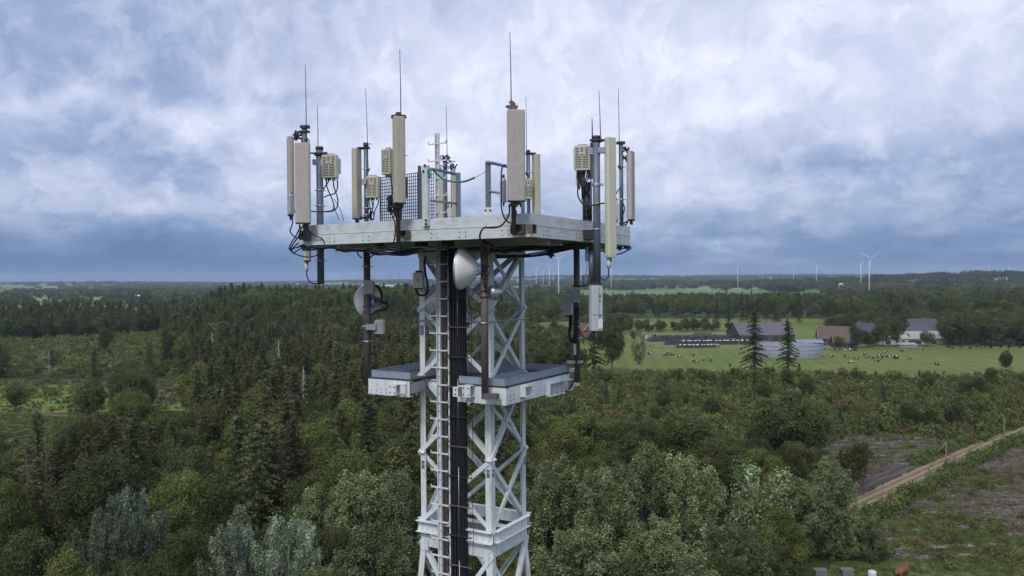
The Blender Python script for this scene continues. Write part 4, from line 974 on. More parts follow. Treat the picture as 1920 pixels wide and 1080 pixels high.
# ================================================================== terrain
def sst(e0, e1, x):
    t_ = min(1, max(0, (x - e0) / (e1 - e0))); return t_ * t_ * (3 - 2 * t_)
def terr(x, y):
    D = math.hypot(x, y); z = 0.0
    pxa = 960 + 1493 * x / y if y > 50 else -999
    z += 15.0 * math.exp(-((y - 560) / 170) ** 2) * sst(360, 450, y) * sst(340, 430, pxa) * (1 - sst(840, 960, pxa))
    if D > 900:
        a = math.atan2(x, y) if y > 0 else 2.0
        k = sst(900, 2600, D)
        z += 34 * math.exp(-((x - 1560) / 620) ** 2 - ((y - 2500) / 520) ** 2) * sst(900, 1500, D)
        z += 14 * math.exp(-((x - 500) / 500) ** 2 - ((y - 3400) / 500) ** 2)
        kf = sst(3500, 9500, D); k = max(k, 0)
        z += kf * (24 + 26 * sst(-.25, .1, a) + 7 * math.sin(a * 9 + 1) + 5 * math.sin(a * 23) + 4 * math.sin(D / 900)) * (1 if abs(a) < 1.9 else .6)
        z += k * 2.5 * (math.sin(x / 260) * math.cos(y / 310))
    return z
def T3(x, y, dz=0): return Vector((x, y, terr(x, y) + dz))

def gmat(name, stops, scales, rough=.95, rows=None, bump=.4, bs=1.2):
    m, nt, bs_ = nodes(name); N = nt.nodes; tcn = N.new('ShaderNodeTexCoord'); acc = None
    for i, (s, k) in enumerate(scales):
        nz = N.new('ShaderNodeTexNoise'); nz.inputs['Scale'].default_value = s; nz.inputs['Detail'].default_value = 7; nz.inputs['Roughness'].default_value = .62
        mp = N.new('ShaderNodeMapping'); mp.inputs['Location'].default_value = (i * 13.7, i * 5.1, 0); link(nt, tcn.outputs['Object'], mp.inputs[0]); link(nt, mp.outputs[0], nz.inputs['Vector'])
        a = N.new('ShaderNodeMath'); a.operation = 'MULTIPLY_ADD'; a.inputs[1].default_value = k; a.inputs[2].default_value = -.5 * k
        link(nt, nz.outputs['Fac'], a.inputs[0])
        if acc is None: acc = a.outputs[0]
        else:
            b = N.new('ShaderNodeMath'); b.operation = 'ADD'; link(nt, acc, b.inputs[0]); link(nt, a.outputs[0], b.inputs[1]); acc = b.outputs[0]
    if rows:
        mp = N.new('ShaderNodeMapping'); mp.inputs['Rotation'].default_value = (0, 0, rows[0]); link(nt, tcn.outputs['Object'], mp.inputs[0])
        wv_ = N.new('ShaderNodeTexWave'); wv_.inputs['Scale'].default_value = rows[1]; wv_.inputs['Distortion'].default_value = rows[3]; wv_.inputs['Detail'].default_value = 4; wv_.inputs['Detail Scale'].default_value = .6
        link(nt, mp.outputs[0], wv_.inputs['Vector']); a = N.new('ShaderNodeMath'); a.operation = 'MULTIPLY_ADD'; a.inputs[1].default_value = rows[2]; a.inputs[2].default_value = -.5 * rows[2]
        link(nt, wv_.outputs['Fac'], a.inputs[0]); b = N.new('ShaderNodeMath'); b.operation = 'ADD'; link(nt, acc, b.inputs[0]); link(nt, a.outputs[0], b.inputs[1]); acc = b.outputs[0]
    b = N.new('ShaderNodeMath'); b.operation = 'ADD'; b.inputs[1].default_value = .5; link(nt, acc, b.inputs[0]); acc = b.outputs[0]
    c = N.new('ShaderNodeValToRGB'); link(nt, acc, c.inputs[0]); e = c.color_ramp.elements
    e[0].position = stops[0][0]; e[0].color = (*stops[0][1], 1); e[1].position = stops[-1][0]; e[1].color = (*stops[-1][1], 1)
    for p, col in stops[1:-1]: q = e.new(p); q.color = (*col, 1)
    link(nt, c.outputs[0], bs_.inputs['Base Color']); bs_.inputs['Roughness'].default_value = rough; bs_.inputs['Specular IOR Level'].default_value = .15
    if bump:
        nz = N.new('ShaderNodeTexNoise'); nz.inputs['Scale'].default_value = bs; nz.inputs['Detail'].default_value = 8; link(nt, tcn.outputs['Object'], nz.inputs['Vector'])
        bp = N.new('ShaderNodeBump'); bp.inputs['Strength'].default_value = bump; bp.inputs['Distance'].default_value = .5; link(nt, nz.outputs['Fac'], bp.inputs['Height']); link(nt, bp.outputs[0], bs_.inputs['Normal'])
    return m, nt, c, bs_, tcn
GM = {}
RA = math.atan2((G(1920, 809) - G(1600, 958)).y, (G(1920, 809) - G(1600, 958)).x)
m, nt_, c, b_, tcn = gmat('ground_mat', [(.2, (.030, .040, .018)), (.45, (.045, .062, .022)), (.6, (.062, .068, .03)), (.8, (.085, .075, .045))], [(.02, .7), (.3, .5)])
# far away the ground is a patchwork of fields
vo = nt_.nodes.new('ShaderNodeTexVoronoi'); vo.inputs['Scale'].default_value = .0032; link(nt_, tcn.outputs['Object'], vo.inputs['Vector'])
sp = nt_.nodes.new('ShaderNodeSeparateColor'); link(nt_, vo.outputs['Color'], sp.inputs[0])
r2 = nt_.nodes.new('ShaderNodeValToRGB'); link(nt_, sp.outputs[0], r2.inputs[0]); e = r2.color_ramp.elements
e[0].position = 0; e[0].color = (.09, .17, .07, 1); e[1].position = 1; e[1].color = (.25, .24, .13, 1)
for p, q in ((.35, (.13, .22, .09)), (.6, (.08, .13, .05)), (.8, (.17, .25, .11))):
    x = e.new(p); x.color = (*q, 1)
ln = nt_.nodes.new('ShaderNodeVectorMath'); ln.operation = 'LENGTH'; link(nt_, tcn.outputs['Object'], ln.inputs[0])
mr = nt_.nodes.new('ShaderNodeMapRange'); mr.inputs[1].default_value = 700; mr.inputs[2].default_value = 1000; link(nt_, ln.outputs['Value'], mr.inputs[0])
mx = nt_.nodes.new('ShaderNodeMix'); mx.data_type = 'RGBA'; link(nt_, mr.outputs[0], mx.inputs[0]); link(nt_, c.outputs[0], mx.inputs[6]); link(nt_, r2.outputs[0], mx.inputs[7]); link(nt_, mx.outputs[2], b_.inputs['Base Color'])
GM['ground'] = m
GM['pasture'] = gmat('pasture_grass', [(.22, (.085, .128, .030)), (.5, (.125, .165, .040)), (.78, (.20, .21, .07))], [(.014, .8), (.09, .5), (1.2, .4)], rows=(R_(8), .05, .12, 3))[0]
GM['farfield'] = gmat('dry_grass_mat', [(.25, (.12, .15, .05)), (.75, (.20, .21, .08))], [(.02, .8), (.2, .4)])[0]
GM['heath'] = gmat('heath_mat', [(.2, (.05, .07, .02)), (.45, (.08, .10, .03)), (.62, (.12, .11, .045)), (.8, (.17, .12, .07))], [(.03, .7), (.35, .6), (2, .3)])[0]
GM['lawn'] = gmat('lawn_mat', [(.2, (.06, .095, .028)), (.5, (.085, .13, .036)), (.8, (.13, .16, .055))], [(.03, .6), (.3, .4), (2.5, .4)], rows=(R_(-85), .1, .12, 1))[0]
GM['rough'] = gmat('rough_grass_mat', [(.2, (.09, .135, .03)), (.45, (.15, .205, .045)), (.62, (.21, .24, .065)), (.82, (.26, .20, .10))], [(.02, .8), (.16, .6), (1, .3)])[0]
GM['brown'] = gmat('seeding_grass_mat', [(.25, (.075, .08, .035)), (.5, (.12, .10, .055)), (.8, (.16, .12, .075))], [(.05, .7), (.5, .5)])[0]
GM['brash'] = gmat('brash_mat', [(.18, (.05, .08, .02)), (.36, (.075, .09, .032)), (.44, (.055, .044, .036)), (.6, (.105, .084, .068)), (.88, (.25, .215, .19))], [(.05, .45), (.5, .5), (3, .6)], rows=(R_(-97), .085, .85, 2.2), bump=.8)[0]
GM['road'] = gmat('dirt_road_mat', [(.2, (.13, .095, .06)), (.5, (.22, .165, .10)), (.8, (.32, .255, .17))], [(.15, .5), (1.5, .5), (6, .3)], rows=(-RA - math.pi / 2, .22, .38, 1.6), bump=.3)[0]
GM['mud'] = gmat('mud_track_mat', [(.2, (.045, .038, .035)), (.5, (.085, .07, .062)), (.8, (.14, .115, .10))], [(.3, .6), (2, .6)], rows=(-RA - math.pi / 2, .17, .3, 3), bump=.6)[0]
GM['yard'] = gmat('yard_mat', [(.2, (.16, .13, .10)), (.8, (.27, .22, .17))], [(.1, .8), (1, .5)])[0]

radii = [0.0, 20, 40]; r_ = 40
while r_ < 14500: r_ = r_ * 1.045 + 2; radii.append(r_)
V = []; F = []; NA = 360
for i, r_ in enumerate(radii):
    for k in range(NA):
        a = 2 * math.pi * k / NA; x, y = r_ * math.sin(a), r_ * math.cos(a); V.append((x, y, terr(x, y)))
for i in range(1, len(radii)):
    for k in range(NA):
        a, b = (i - 1) * NA + k, (i - 1) * NA + (k + 1) % NA
        F.append((a + NA, b + NA, b, a) if i > 1 else (a + NA, b + NA, 0))
me = bpy.data.meshes.new('ground'); me.from_pydata(V, [], F); me.materials.append(GM['ground']); me.polygons.foreach_set('use_smooth', [True] * len(F)); me.update()
g = bpy.data.objects.new('ground', me); COL.objects.link(g); tag(g, kind='structure')

def inpoly(x, y, P):
    c = False; n = len(P); j = n - 1
    for i in range(n):
        if (P[i][1] > y) != (P[j][1] > y) and x < (P[j][0] - P[i][0]) * (y - P[i][1]) / (P[j][1] - P[i][1] + 1e-9) + P[i][0]: c = not c
        j = i
    return c
def jitter_edge(P, n, amp, seed):
    r = random.Random(seed); out = []
    for i in range(len(P)):
        a, b = P[i], P[(i + 1) % len(P)]
        L = math.hypot(b[0] - a[0], b[1] - a[1]); d = ((b[1] - a[1]) / L, -(b[0] - a[0]) / L)
        m_ = max(1, int(L / n)); ph = r.uniform(0, 9)
        for k in range(m_):
            t_ = k / m_; j = amp * (math.sin(t_ * L / n * 1.1 + ph) * .6 + r.uniform(-.5, .5)) * (1 if 0 < k else 0)
            out.append((a[0] + (b[0] - a[0]) * t_ + d[0] * j, a[1] + (b[1] - a[1]) * t_ + d[1] * j))
    return out
SHEETS = {}
def sheet(name, pix, mat, dz, kind='structure', amp=1.2, step=6, seed=1):
    P = [(G(*p).x, G(*p).y) for p in pix]; SHEETS.setdefault(name, P); P2 = jitter_edge(P, step, amp, seed)
    import mathutils.geometry as mg
    tri = mg.tessellate_polygon([[Vector((x, y, 0)) for x, y in P2]])
    me = bpy.data.meshes.new(name); F_ = []
    for t_ in tri:
        a, b, c = [Vector((*P2[i], 0)) for i in t_]
        F_.append(t_ if (b - a).cross(c - a).z > 0 else tuple(reversed(t_)))
    me.from_pydata([(x, y, dz) for x, y in P2], [], F_); me.materials.append(GM[mat]); me.update()
    o = bpy.data.objects.new(name, me); COL.objects.link(o); tag(o, kind=kind); return P
PAST = sheet('pasture', [(990, 702), (1300, 704), (1960, 716), (2100, 690), (1980, 652), (1750, 646), (1560, 640), (1545, 597), (1180, 597), (1000, 606)], 'pasture', .03, amp=2)
HEATH = sheet('heath', [(975, 900), (975, 702), (1300, 704), (1960, 716), (2300, 730), (2200, 770), (1940, 795), (1700, 850), (1560, 930), (1450, 900)], 'heath', .05, amp=2)
BR1 = sheet('clearing', [(1460, 900), (1490, 842), (1600, 818), (1760, 818), (1790, 845), (1700, 890), (1570, 950)], 'brash', .07)
BR2 = sheet('clearcut', [(1590, 1075), (1580, 985), (1700, 925), (1800, 875), (1960, 815), (2300, 800), (2300, 1075)], 'brash', .05)
LAWN2 = sheet('lawn', [(1560, 1056), (1700, 1049), (2100, 1060), (2100, 1200), (1500, 1200)], 'lawn', .09, amp=.6)
LAWN = sheet('lawn', [(-200, 775), (60, 777), (128, 784), (160, 796), (100, 824), (-250, 830)], 'lawn', .05, amp=.8)
RF1 = sheet('meadow', [(-260, 714), (420, 712), (520, 716), (520, 766), (200, 772), (60, 774), (-260, 770)], 'rough', .04)
sheet('path', [(-260, 771), (60, 773), (160, 780), (150, 786), (60, 778), (-250, 775)], 'brown', .065, amp=.5)
sheet('path', [(-260, 711), (520, 712), (520, 722), (-260, 724)], 'brown', .06, amp=1)
sheet('path', [(268, 726), (345, 724), (350, 756), (275, 758)], 'brown', .08, amp=1)
RF2 = sheet('meadow', [(-300, 642), (60, 636), (180, 631), (335, 622), (335, 660), (300, 692), (100, 694), (-300, 692)], 'rough', .05, amp=2)
YARD = sheet('yard', [(1500, 641), (1560, 634), (1640, 640), (1600, 652), (1530, 655)], 'yard', .08, amp=1)
BANK = [(1190, 640), (1470, 640), (1480, 654), (1200, 650)]
BANKP = sheet('yard', [(1190, 622), (1420, 622), (1440, 656), (1190, 650)], 'farfield', .06, amp=1)
# dirt road with a strip of mud beside it
def strip(name, cl, w0, off, mat, dz):
    P = [G(*p) for p in cl]; P = smooth_path(P, 12); L = []; Rr_ = []
    rr = random.Random(4)
    for i, p in enumerate(P):
        d = (P[min(i + 1, len(P) - 1)] - P[max(i - 1, 0)]).normalized(); n = Vector((-d.y, d.x, 0))
        a = p + n * (off + w0 / 2 + rr.uniform(-.2, .2)); b = p + n * (off - w0 / 2 + rr.uniform(-.2, .2)); L.append(a); Rr_.append(b)
    V = [(q.x, q.y, dz) for q in L] + [(q.x, q.y, dz) for q in Rr_]; n = len(L)
    F = [(i, i + n, i + n + 1, i + 1) for i in range(n - 1)]
    me = bpy.data.meshes.new(name); me.from_pydata(V, [], F); me.materials.append(GM[mat]); me.update(); o = bpy.data.objects.new(name, me); COL.objects.link(o); tag(o, kind='structure'); return P
CL = [(1500, 1010), (1560, 978), (1600, 958), (1660, 925), (1720, 895), (1780, 865), (1850, 835), (1920, 809), (2000, 785), (2150, 750)]
ROAD = strip('road', CL, 4.4, 0, 'road', .12)
strip('mud_track', [(1520, 985), (1580, 958), (1640, 925), (1700, 895), (1735, 878)], 4.2, 3.3, 'mud', .10)

# ================================================================== vegetation
def foliage(name, c0, c1, c2=None, hue=.12, trans=.22, rough=.75):
    m, nt, bs = nodes(name); N = nt.nodes
    at = N.new('ShaderNodeAttribute'); at.attribute_name = 'tint'
    cr = N.new('ShaderNodeValToRGB'); e = cr.color_ramp.elements; e[0].color = (*c0, 1); e[1].color = (*(c2 or c1), 1)
    if c2: q = e.new(.6); q.color = (*c1, 1)
    link(nt, at.outputs['Fac'], cr.inputs[0])
    oi = N.new('ShaderNodeObjectInfo'); hs = N.new('ShaderNodeHueSaturation')
    a = N.new('ShaderNodeMath'); a.operation = 'MULTIPLY_ADD'; a.inputs[1].default_value = hue; a.inputs[2].default_value = .5 - hue * .55; link(nt, oi.outputs['Random'], a.inputs[0]); link(nt, a.outputs[0], hs.inputs['Hue'])
    wn = N.new('ShaderNodeTexWhiteNoise'); wn.noise_dimensions = '1D'; link(nt, oi.outputs['Random'], wn.inputs['W'])
    b = N.new('ShaderNodeMath'); b.operation = 'MULTIPLY_ADD'; b.inputs[1].default_value = .8; b.inputs[2].default_value = .66; link(nt, wn.outputs['Value'], b.inputs[0]); link(nt, b.outputs[0], hs.inputs['Value'])
    link(nt, cr.outputs[0], hs.inputs['Color']); link(nt, hs.outputs[0], bs.inputs['Base Color']); bs.inputs['Roughness'].default_value = rough; bs.inputs['Specular IOR Level'].default_value = .25
    tr = N.new('ShaderNodeBsdfTranslucent'); link(nt, hs.outputs[0], tr.inputs['Color']); ms = N.new('ShaderNodeMixShader'); ms.inputs[0].default_value = trans
    link(nt, bs.outputs[0], ms.inputs[1]); link(nt, tr.outputs[0], ms.inputs[2]); link(nt, ms.outputs[0], N['Material Output'].inputs['Surface']); return m
FM = dict(
 spruce=foliage('spruce_needles', (.054, .076, .030), (.130, .142, .054), (.22, .215, .095), .035),
 brownspruce=foliage('browned_needles', (.060, .066, .030), (.128, .122, .054), (.19, .175, .09), .02),
 broad=foliage('broad_leaves', (.050, .076, .019), (.125, .155, .038), (.23, .25, .075), .045),
 dark=foliage('dark_leaves', (.042, .064, .020), (.100, .126, .037), (.175, .195, .065), .045),
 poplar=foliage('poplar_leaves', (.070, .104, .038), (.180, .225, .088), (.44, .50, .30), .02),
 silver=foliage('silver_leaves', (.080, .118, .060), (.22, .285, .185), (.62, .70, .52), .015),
 sap=foliage('sapling_leaves', (.055, .088, .024), (.135, .170, .048), (.23, .245, .09), .06),
 rust=foliage('rusty_leaves', (.085, .082, .032), (.165, .135, .055), (.25, .20, .09), .01),
 grass=foliage('grass_blades', (.06, .10, .022), (.13, .17, .045), (.21, .21, .08), .04),
 twig=foliage('dry_brash', (.085, .068, .055), (.15, .122, .10), (.29, .25, .22), .02, .05),
)
BARK = pm('bark', (.13, .11, .09), .9, 0, .35, 3, bump=.5, bscale=8); PALE = pm('pale_bark', (.30, .28, .25), .85, 0, .3, 3); BIRCH = pm('birch_bark', (.42, .41, .38), .8, 0, .4, 2)

def leafmesh(name, pos, nrm, size, tint, mat, asp=.55, smooth=False):
    """many small leaf-shaped quads: pos, nrm (n,3), size (n)"""
    n = len(pos); rnd = rng.normal(size=(n, 3)); u = np.cross(nrm, rnd); u /= np.linalg.norm(u, axis=1)[:, None] + 1e-9
    v = np.cross(nrm, u); v /= np.linalg.norm(v, axis=1)[:, None] + 1e-9; s = size[:, None]
    P = np.stack([pos - u * s, pos + v * s * asp + u * s * .1, pos + u * s, pos - v * s * asp + u * s * .1], 1).reshape(-1, 3)
    me = bpy.data.meshes.new(name); me.vertices.add(4 * n); me.vertices.foreach_set('co', P.astype(np.float32).ravel())
    me.loops.add(4 * n); me.loops.foreach_set('vertex_index', np.arange(4 * n, dtype=np.int32))
    me.polygons.add(n); me.polygons.foreach_set('loop_start', np.arange(0, 4 * n, 4, dtype=np.int32))
    try: me.polygons.foreach_set('loop_total', np.full(n, 4, dtype=np.int32))
    except Exception: pass
    me.update(calc_edges=True)
    at = me.attributes.new('tint', 'FLOAT', 'FACE'); at.data.foreach_set('value', np.clip(tint, 0, 1).astype(np.float32))
    me.materials.append(mat); return me
def unit(a): return a / (np.linalg.norm(a, axis=1)[:, None] + 1e-9)
def mesh_of(mb, name, mats):
    o = mb.build(name, mats, origin=Vector((0, 0, 0))); me = o.data; bpy.data.objects.remove(o); return me

def crown_lobes(hc, rx, rz, K, seed, lobe=(.30, .48), top=0.0):
    r = np.random.default_rng(seed); C = []; Rr = []
    for k in range(K):
        d = r.normal(size=3); d /= np.linalg.norm(d); q = r.uniform(.35, .86)
        d[2] = d[2] * 1.0 + top; C.append([d[0] * rx * q, d[1] * rx * q, hc + d[2] * rz * q]); Rr.append(r.uniform(*lobe) * rx)
    return np.array(C), np.array(Rr)
def broad_proto(nm, Hh, rx, rz, K, n, leaf, seed, mat, lobe=(.30, .48), up=.25, trunk=BARK, sq=1.0, tr=.22, tintr=.42, spike=0.0, clump=10, sig=.26):
    r = np.random.default_rng(seed); hc = Hh - rz; C, Rr = crown_lobes(hc, rx * .95, rz * .95, K, seed, lobe)
    w_ = Rr ** 2; k = r.choice(K, size=int(n * 1.9 / clump), p=w_ / w_.sum()); d = unit(r.normal(size=(len(k), 3))); d[:, 2] += up; d = unit(d)
    rad = Rr[k] * (.62 + .58 * r.random(len(k)) ** .8)
    # uneven surface: lumps on every lobe
    lump = 1 + .16 * np.sin(d[:, 0] * 7 + k) * np.sin(d[:, 1] * 6 + 2 * k) + .12 * np.sin(d[:, 2] * 9 + k * 3)
    P = C[k] + d * (rad * lump)[:, None] * np.array([1, 1, sq])
    if spike: P[:, 2] += spike * r.random(len(k)) ** 3 * Rr[k]
    ct_ = r.normal(size=len(k)) * .13; k = np.repeat(k, clump); d = np.repeat(d, clump, axis=0); ct_ = np.repeat(ct_, clump)
    P = np.repeat(P, clump, axis=0) + r.normal(size=(len(k), 3)) * [sig, sig, sig * 1.15]
    ins = np.zeros(len(k), bool)
    for q in range(K):
        ins |= (np.linalg.norm((P - C[q]) / np.array([1, 1, sq]), axis=1) < Rr[q] * .62)
    P, d, k = P[~ins][:n], d[~ins][:n], k[~ins][:n]; lt = r.random(K)
    tint = .5 * lt[k] * tintr * 2 + r.normal(size=len(k)) * .17 + .18 + ct_[~ins][:n]
    nr = unit(d + r.normal(size=d.shape) * .55); s = leaf * r.uniform(.6, 1.35, len(k))
    crown = leafmesh(nm + '_crown', P, nr, s, tint, mat)
    m = MB(); rt = Hh * .014 + .05; zc = hc - rz * .2
    pts = [Vector((.12 * math.sin(i * 1.7 + seed), .12 * math.cos(i * 1.3 + seed), zz)) for i, zz in enumerate(np.linspace(-.3, hc + rz * .45, 6))]
    m.tube(pts, [rt * (1 - .14 * i) for i in range(6)], 7)
    for q in range(min(K, 16)):
        a = Vector((0, 0, max(Hh * .18, C[q][2] - rz * .55))); b = Vector(C[q]); mid = (a + b) / 2 + Vector((0, 0, -.1 * rx)); m.tube([a, mid, b], [rt * .45, rt * .3, rt * .08], 5)
    return crown, mesh_of(m, nm + '_trunk', trunk)
def plume_proto(nm, Hh, rx, rz, K, n, leaf, seed, mat, trunk=BARK, spread=.55):
    r = np.random.default_rng(seed); hc = Hh - rz; tips = []; base = []; Rp = []
    for k in range(K):     # ascending leafy branches ending in pointed plumes
        a = r.uniform(0, 6.283); u = 1 - 2 * ((k + .5) / K) * .93; st = math.sqrt(max(0, 1 - u * u)); q = r.uniform(.78, 1.08)
        tp = np.array([math.cos(a) * st * rx * q, math.sin(a) * st * rx * q, hc + u * rz * q]); L = r.uniform(2.2, 4.2)
        out = np.array([math.cos(a) * st, math.sin(a) * st, 0]) * spread; d = out + np.array([0, 0, 1.0]); d /= np.linalg.norm(d); tips.append(tp + d * .5); base.append(tp - d * L); Rp.append(r.uniform(.75, 1.25) * (1.15 if u < .3 else .95))
    tips, base, Rp = np.array(tips), np.array(base), np.array(Rp); cl_ = 12; m_ = int(n / cl_)
    k = r.integers(0, K, m_); t_ = r.random(m_) ** .85; prof = np.sin(np.pi * (t_ * .88 + .12)) ** .75 + .06; d = unit(r.normal(size=(m_, 3)))
    P = base[k] + (tips - base)[k] * t_[:, None] + d * (Rp[k] * prof * (.55 + .5 * r.random(m_)))[:, None]; lt = r.random(K); ct = r.normal(size=m_) * .10
    P = np.repeat(P, cl_, axis=0) + r.normal(size=(m_ * cl_, 3)) * [.17, .17, .22]; d = np.repeat(d, cl_, axis=0); k = np.repeat(k, cl_); t_ = np.repeat(t_, cl_); ct = np.repeat(ct, cl_)
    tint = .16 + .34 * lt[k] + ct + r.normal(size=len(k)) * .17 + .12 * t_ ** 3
    up_ = np.array([0, 0, .7]); crown = leafmesh(nm + '_crown', P, unit(d + up_ + r.normal(size=d.shape) * .6), leaf * r.uniform(.6, 1.35, len(k)), tint, mat)
    m = MB(); rt = Hh * .014 + .05; pts = [Vector((.15 * math.sin(i * 1.7 + seed), .15 * math.cos(i * 1.3 + seed), zz)) for i, zz in enumerate(np.linspace(-.3, Hh * .86, 7))]; m.tube(pts, [rt * (1 - .13 * i) for i in range(7)], 7)
    for q in range(K):
        b = Vector(base[q]); e = Vector(tips[q]); z0 = max(Hh * .12, b.z - 2.5); m.tube([Vector((0, 0, z0)), b * .55 + Vector((0, 0, z0 * .45)), b, b + (e - b) * .9], [rt * .35, rt * .25, .045, .012], 4)
    return crown, mesh_of(m, nm + '_trunk', trunk)
def spruce_proto(nm, Hh, rx, seed, mat, lo=.10, dens=1.15, gap=.0, droop=.35, trunk=BARK, whirl=.56, leaf=.25):
    r = np.random.default_rng(seed); pos = []; nr = []; sz = []; tn = []; m = MB()
    lean = r.uniform(-.02, .02, 2)
    m.tube([Vector((lean[0] * z, lean[1] * z, z)) for z in (-.3, Hh * .35, Hh * .7, Hh)], [Hh * .011 + .04, Hh * .009 + .02, Hh * .005 + .01, .015], 6)
    z = Hh * lo
    while z < Hh * .985:
        f = (z - Hh * lo) / (Hh * (1 - lo)); L0 = rx * (1 - f) ** .58 * (.55 + .45 * min(1, f * 5 + .2))
        nb = int((5 + r.integers(0, 3)) * dens) + 1; a0 = r.uniform(0, 6.28)
        for b in range(nb):
            if r.random() < gap * (1 - f * .6): continue
            a = a0 + b * 6.283 / nb + r.normal() * .22; L = max(.25, L0 * r.uniform(.62, 1.18)); dx, dy = math.cos(a), math.sin(a); zb_ = z + r.uniform(-.3, .3) * (1 + 2 * gap)
            dr = droop * L * r.uniform(.6, 1.3); tb = r.normal() * .16
            ns = max(3, int(L / .21)); 
            for i in range(ns):
                t_ = (i + .6) / ns; x = L * t_; zz = zb_ - dr * t_ ** 1.4 + .18 * L * max(0, t_ - .7) * (1.2 if f > .3 else .4) + (.25 * L * t_ if f > .85 else 0)
                wd = (.12 + .32 * L * (1 - t_) * .55)
                for s_ in (-1, 0, 1):
                    off = s_ * wd * r.uniform(.4, 1.0); pos.append((lean[0] * z + dx * x - dy * off, lean[1] * z + dy * x + dx * off, zz - abs(off) * .22 - r.random() * .12))
                    nr.append((r.normal() * .45 - dx * .15, r.normal() * .45 - dy * .15, 1.0 if r.random() < .6 else .25)); sz.append(leaf * r.uniform(.65, 1.25)); tn.append(.42 + tb + r.normal() * .15 + .18 * (t_ - .5))
        z += whirl * r.uniform(.75, 1.2) * (1 if f < .8 else .6)
    P = np.array(pos); me = leafmesh(nm + '_crown', P, unit(np.array(nr)), np.array(sz), np.array(tn), mat, asp=.42)
    return me, mesh_of(m, nm + '_trunk', trunk)
def dead_proto(nm, Hh, rx, seed, trunk, top=True):
    r = random.Random(seed); m = MB(); m.tube([Vector((0, 0, -.3)), Vector((.1, 0, Hh * .4)), Vector((.0, .15, Hh * .75)), Vector((.1, .1, Hh))], [.16, .12, .07, .02], 7)
    m2 = MB()
    z = Hh * .3
    while z < Hh * .95:
        for b in range(3):
            a = r.uniform(0, 6.28); L = rx * (1 - (z / Hh) * .7) * r.uniform(.4, 1.1); e = Vector((math.cos(a), math.sin(a), 0)); p = Vector((.05, .05, z)); q = p + e * L + UP * r.uniform(-.3, .5)
            m2.tube([p, (p + q) / 2 + UP * -.1, q], [.04, .028, .01], 4)
            for k in range(3): t_ = r.uniform(.4, .9); s = p + (q - p) * t_; m2.tube([s, s + Vector((r.uniform(-.4, .4), r.uniform(-.4, .4), r.uniform(-.3, .2)))], [.015, .006], 3)
        z += r.uniform(.25, .6)
    return mesh_of(m2, nm + '_crown', trunk), mesh_of(m, nm + '_trunk', trunk)

PR = {}   # kind -> list of (crown, trunk, height, radius)
PR['spruce'] = [(*spruce_proto('spruce', 20, 5.0, s, FM['spruce'], lo, de, ga, dr), 20, 4.7) for s, lo, de, ga, dr in ((1, .08, 1, .05, .3), (2, .15, 1, .15, .42), (3, .05, 1.1, .1, .25), (4, .22, .9, .25, .5))]
PR['brownspruce'] = [(*spruce_proto('spruce', 18, 4.4, s, FM['brownspruce'], .18, .9, .3, .45), 18, 4.2) for s in (11, 12)]
PR['pine'] = [(*spruce_proto('spruce', 20, 4.0, s, FM['dark'], .12, .8, .42, .5, whirl=.8, leaf=.36), 20, 3.2) for s in (21, 22)]
PR['broad'] = [(*broad_proto('broadleaf', 15, 5.0, 6.6, 30, 11000, .22, s, FM['broad']), 15, 5.0) for s in (31, 32, 33)]
PR['oak'] = [(*broad_proto('oak', 15, 5.6, 6.7, 34, 13000, .215, s, FM['dark'], (.26, .42)), 15, 5.6) for s in (41, 42, 43)]
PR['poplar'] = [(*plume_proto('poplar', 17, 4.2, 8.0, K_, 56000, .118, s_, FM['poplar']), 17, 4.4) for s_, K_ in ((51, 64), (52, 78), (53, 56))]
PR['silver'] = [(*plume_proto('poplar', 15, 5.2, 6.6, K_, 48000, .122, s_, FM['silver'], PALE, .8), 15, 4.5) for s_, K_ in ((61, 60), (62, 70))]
PR['birch'] = [(*broad_proto('birch', 15, 3.6, 6.6, 26, 7000, .17, s, FM['poplar'], (.24, .40), .2, BIRCH, 1.2), 15, 3.6) for s in (71, 72)]
PR['neardark'] = [(*broad_proto('broadleaf', 15, 5.0, 5.8, 34, 40000, .128, s, FM['dark'], (.20, .36)), 15, 5.0) for s in (81, 82)]
PR['nearbroad'] = [(*broad_proto('broadleaf', 15, 4.8, 5.8, 34, 40000, .125, s, FM['broad'], (.20, .36)), 15, 4.8) for s in (85, 86)]
PR['dead'] = [(*dead_proto('dead', 13, 2.6, 91, BARK), 13, 2.6), (*dead_proto('dead', 13, 1.6, 92, BIRCH), 13, 1.6)]
def shrub_proto(nm, Hh, rx, n, leaf, seed, mat, K=7):
    r = np.random.default_rng(seed); C = np.column_stack([r.normal(size=K) * rx * .45, r.normal(size=K) * rx * .45, Hh * r.uniform(.25, .78, K)]); Rr = rx * r.uniform(.35, .6, K)
    k = r.integers(0, K, n); d = unit(r.normal(size=(n, 3)) + [0, 0, .3]); P = C[k] + d * (Rr[k] * r.uniform(.3, 1.15, n))[:, None] * [1, 1, 1.25]; P[:, 2] = np.abs(P[:, 2])
    lt = r.random(K); me = leafmesh(nm, P, unit(d + r.normal(size=(n, 3)) * .6), leaf * r.uniform(.6, 1.4, n), .2 + lt[k] * .4 + r.normal(size=n) * .16, mat); return me
PR['sap'] = [(shrub_proto('sapling', 3.2, 1.3, 520, .17, s, FM['sap']), None, 3.2, 1.3) for s in (101, 102, 103)]
PR['sapc'] = [(spruce_proto('young_conifer', 3.4, 1.1, s, FM['sap'], .03, 1, .05, -.1, leaf=.15, whirl=.28)[0], None, 3.4, 1.1) for s in (111, 112)]
PR['rust'] = [(shrub_proto('sapling', 2.6, 1.3, 420, .17, s, FM['rust']), None, 2.6, 1.3) for s in (121, 122)]
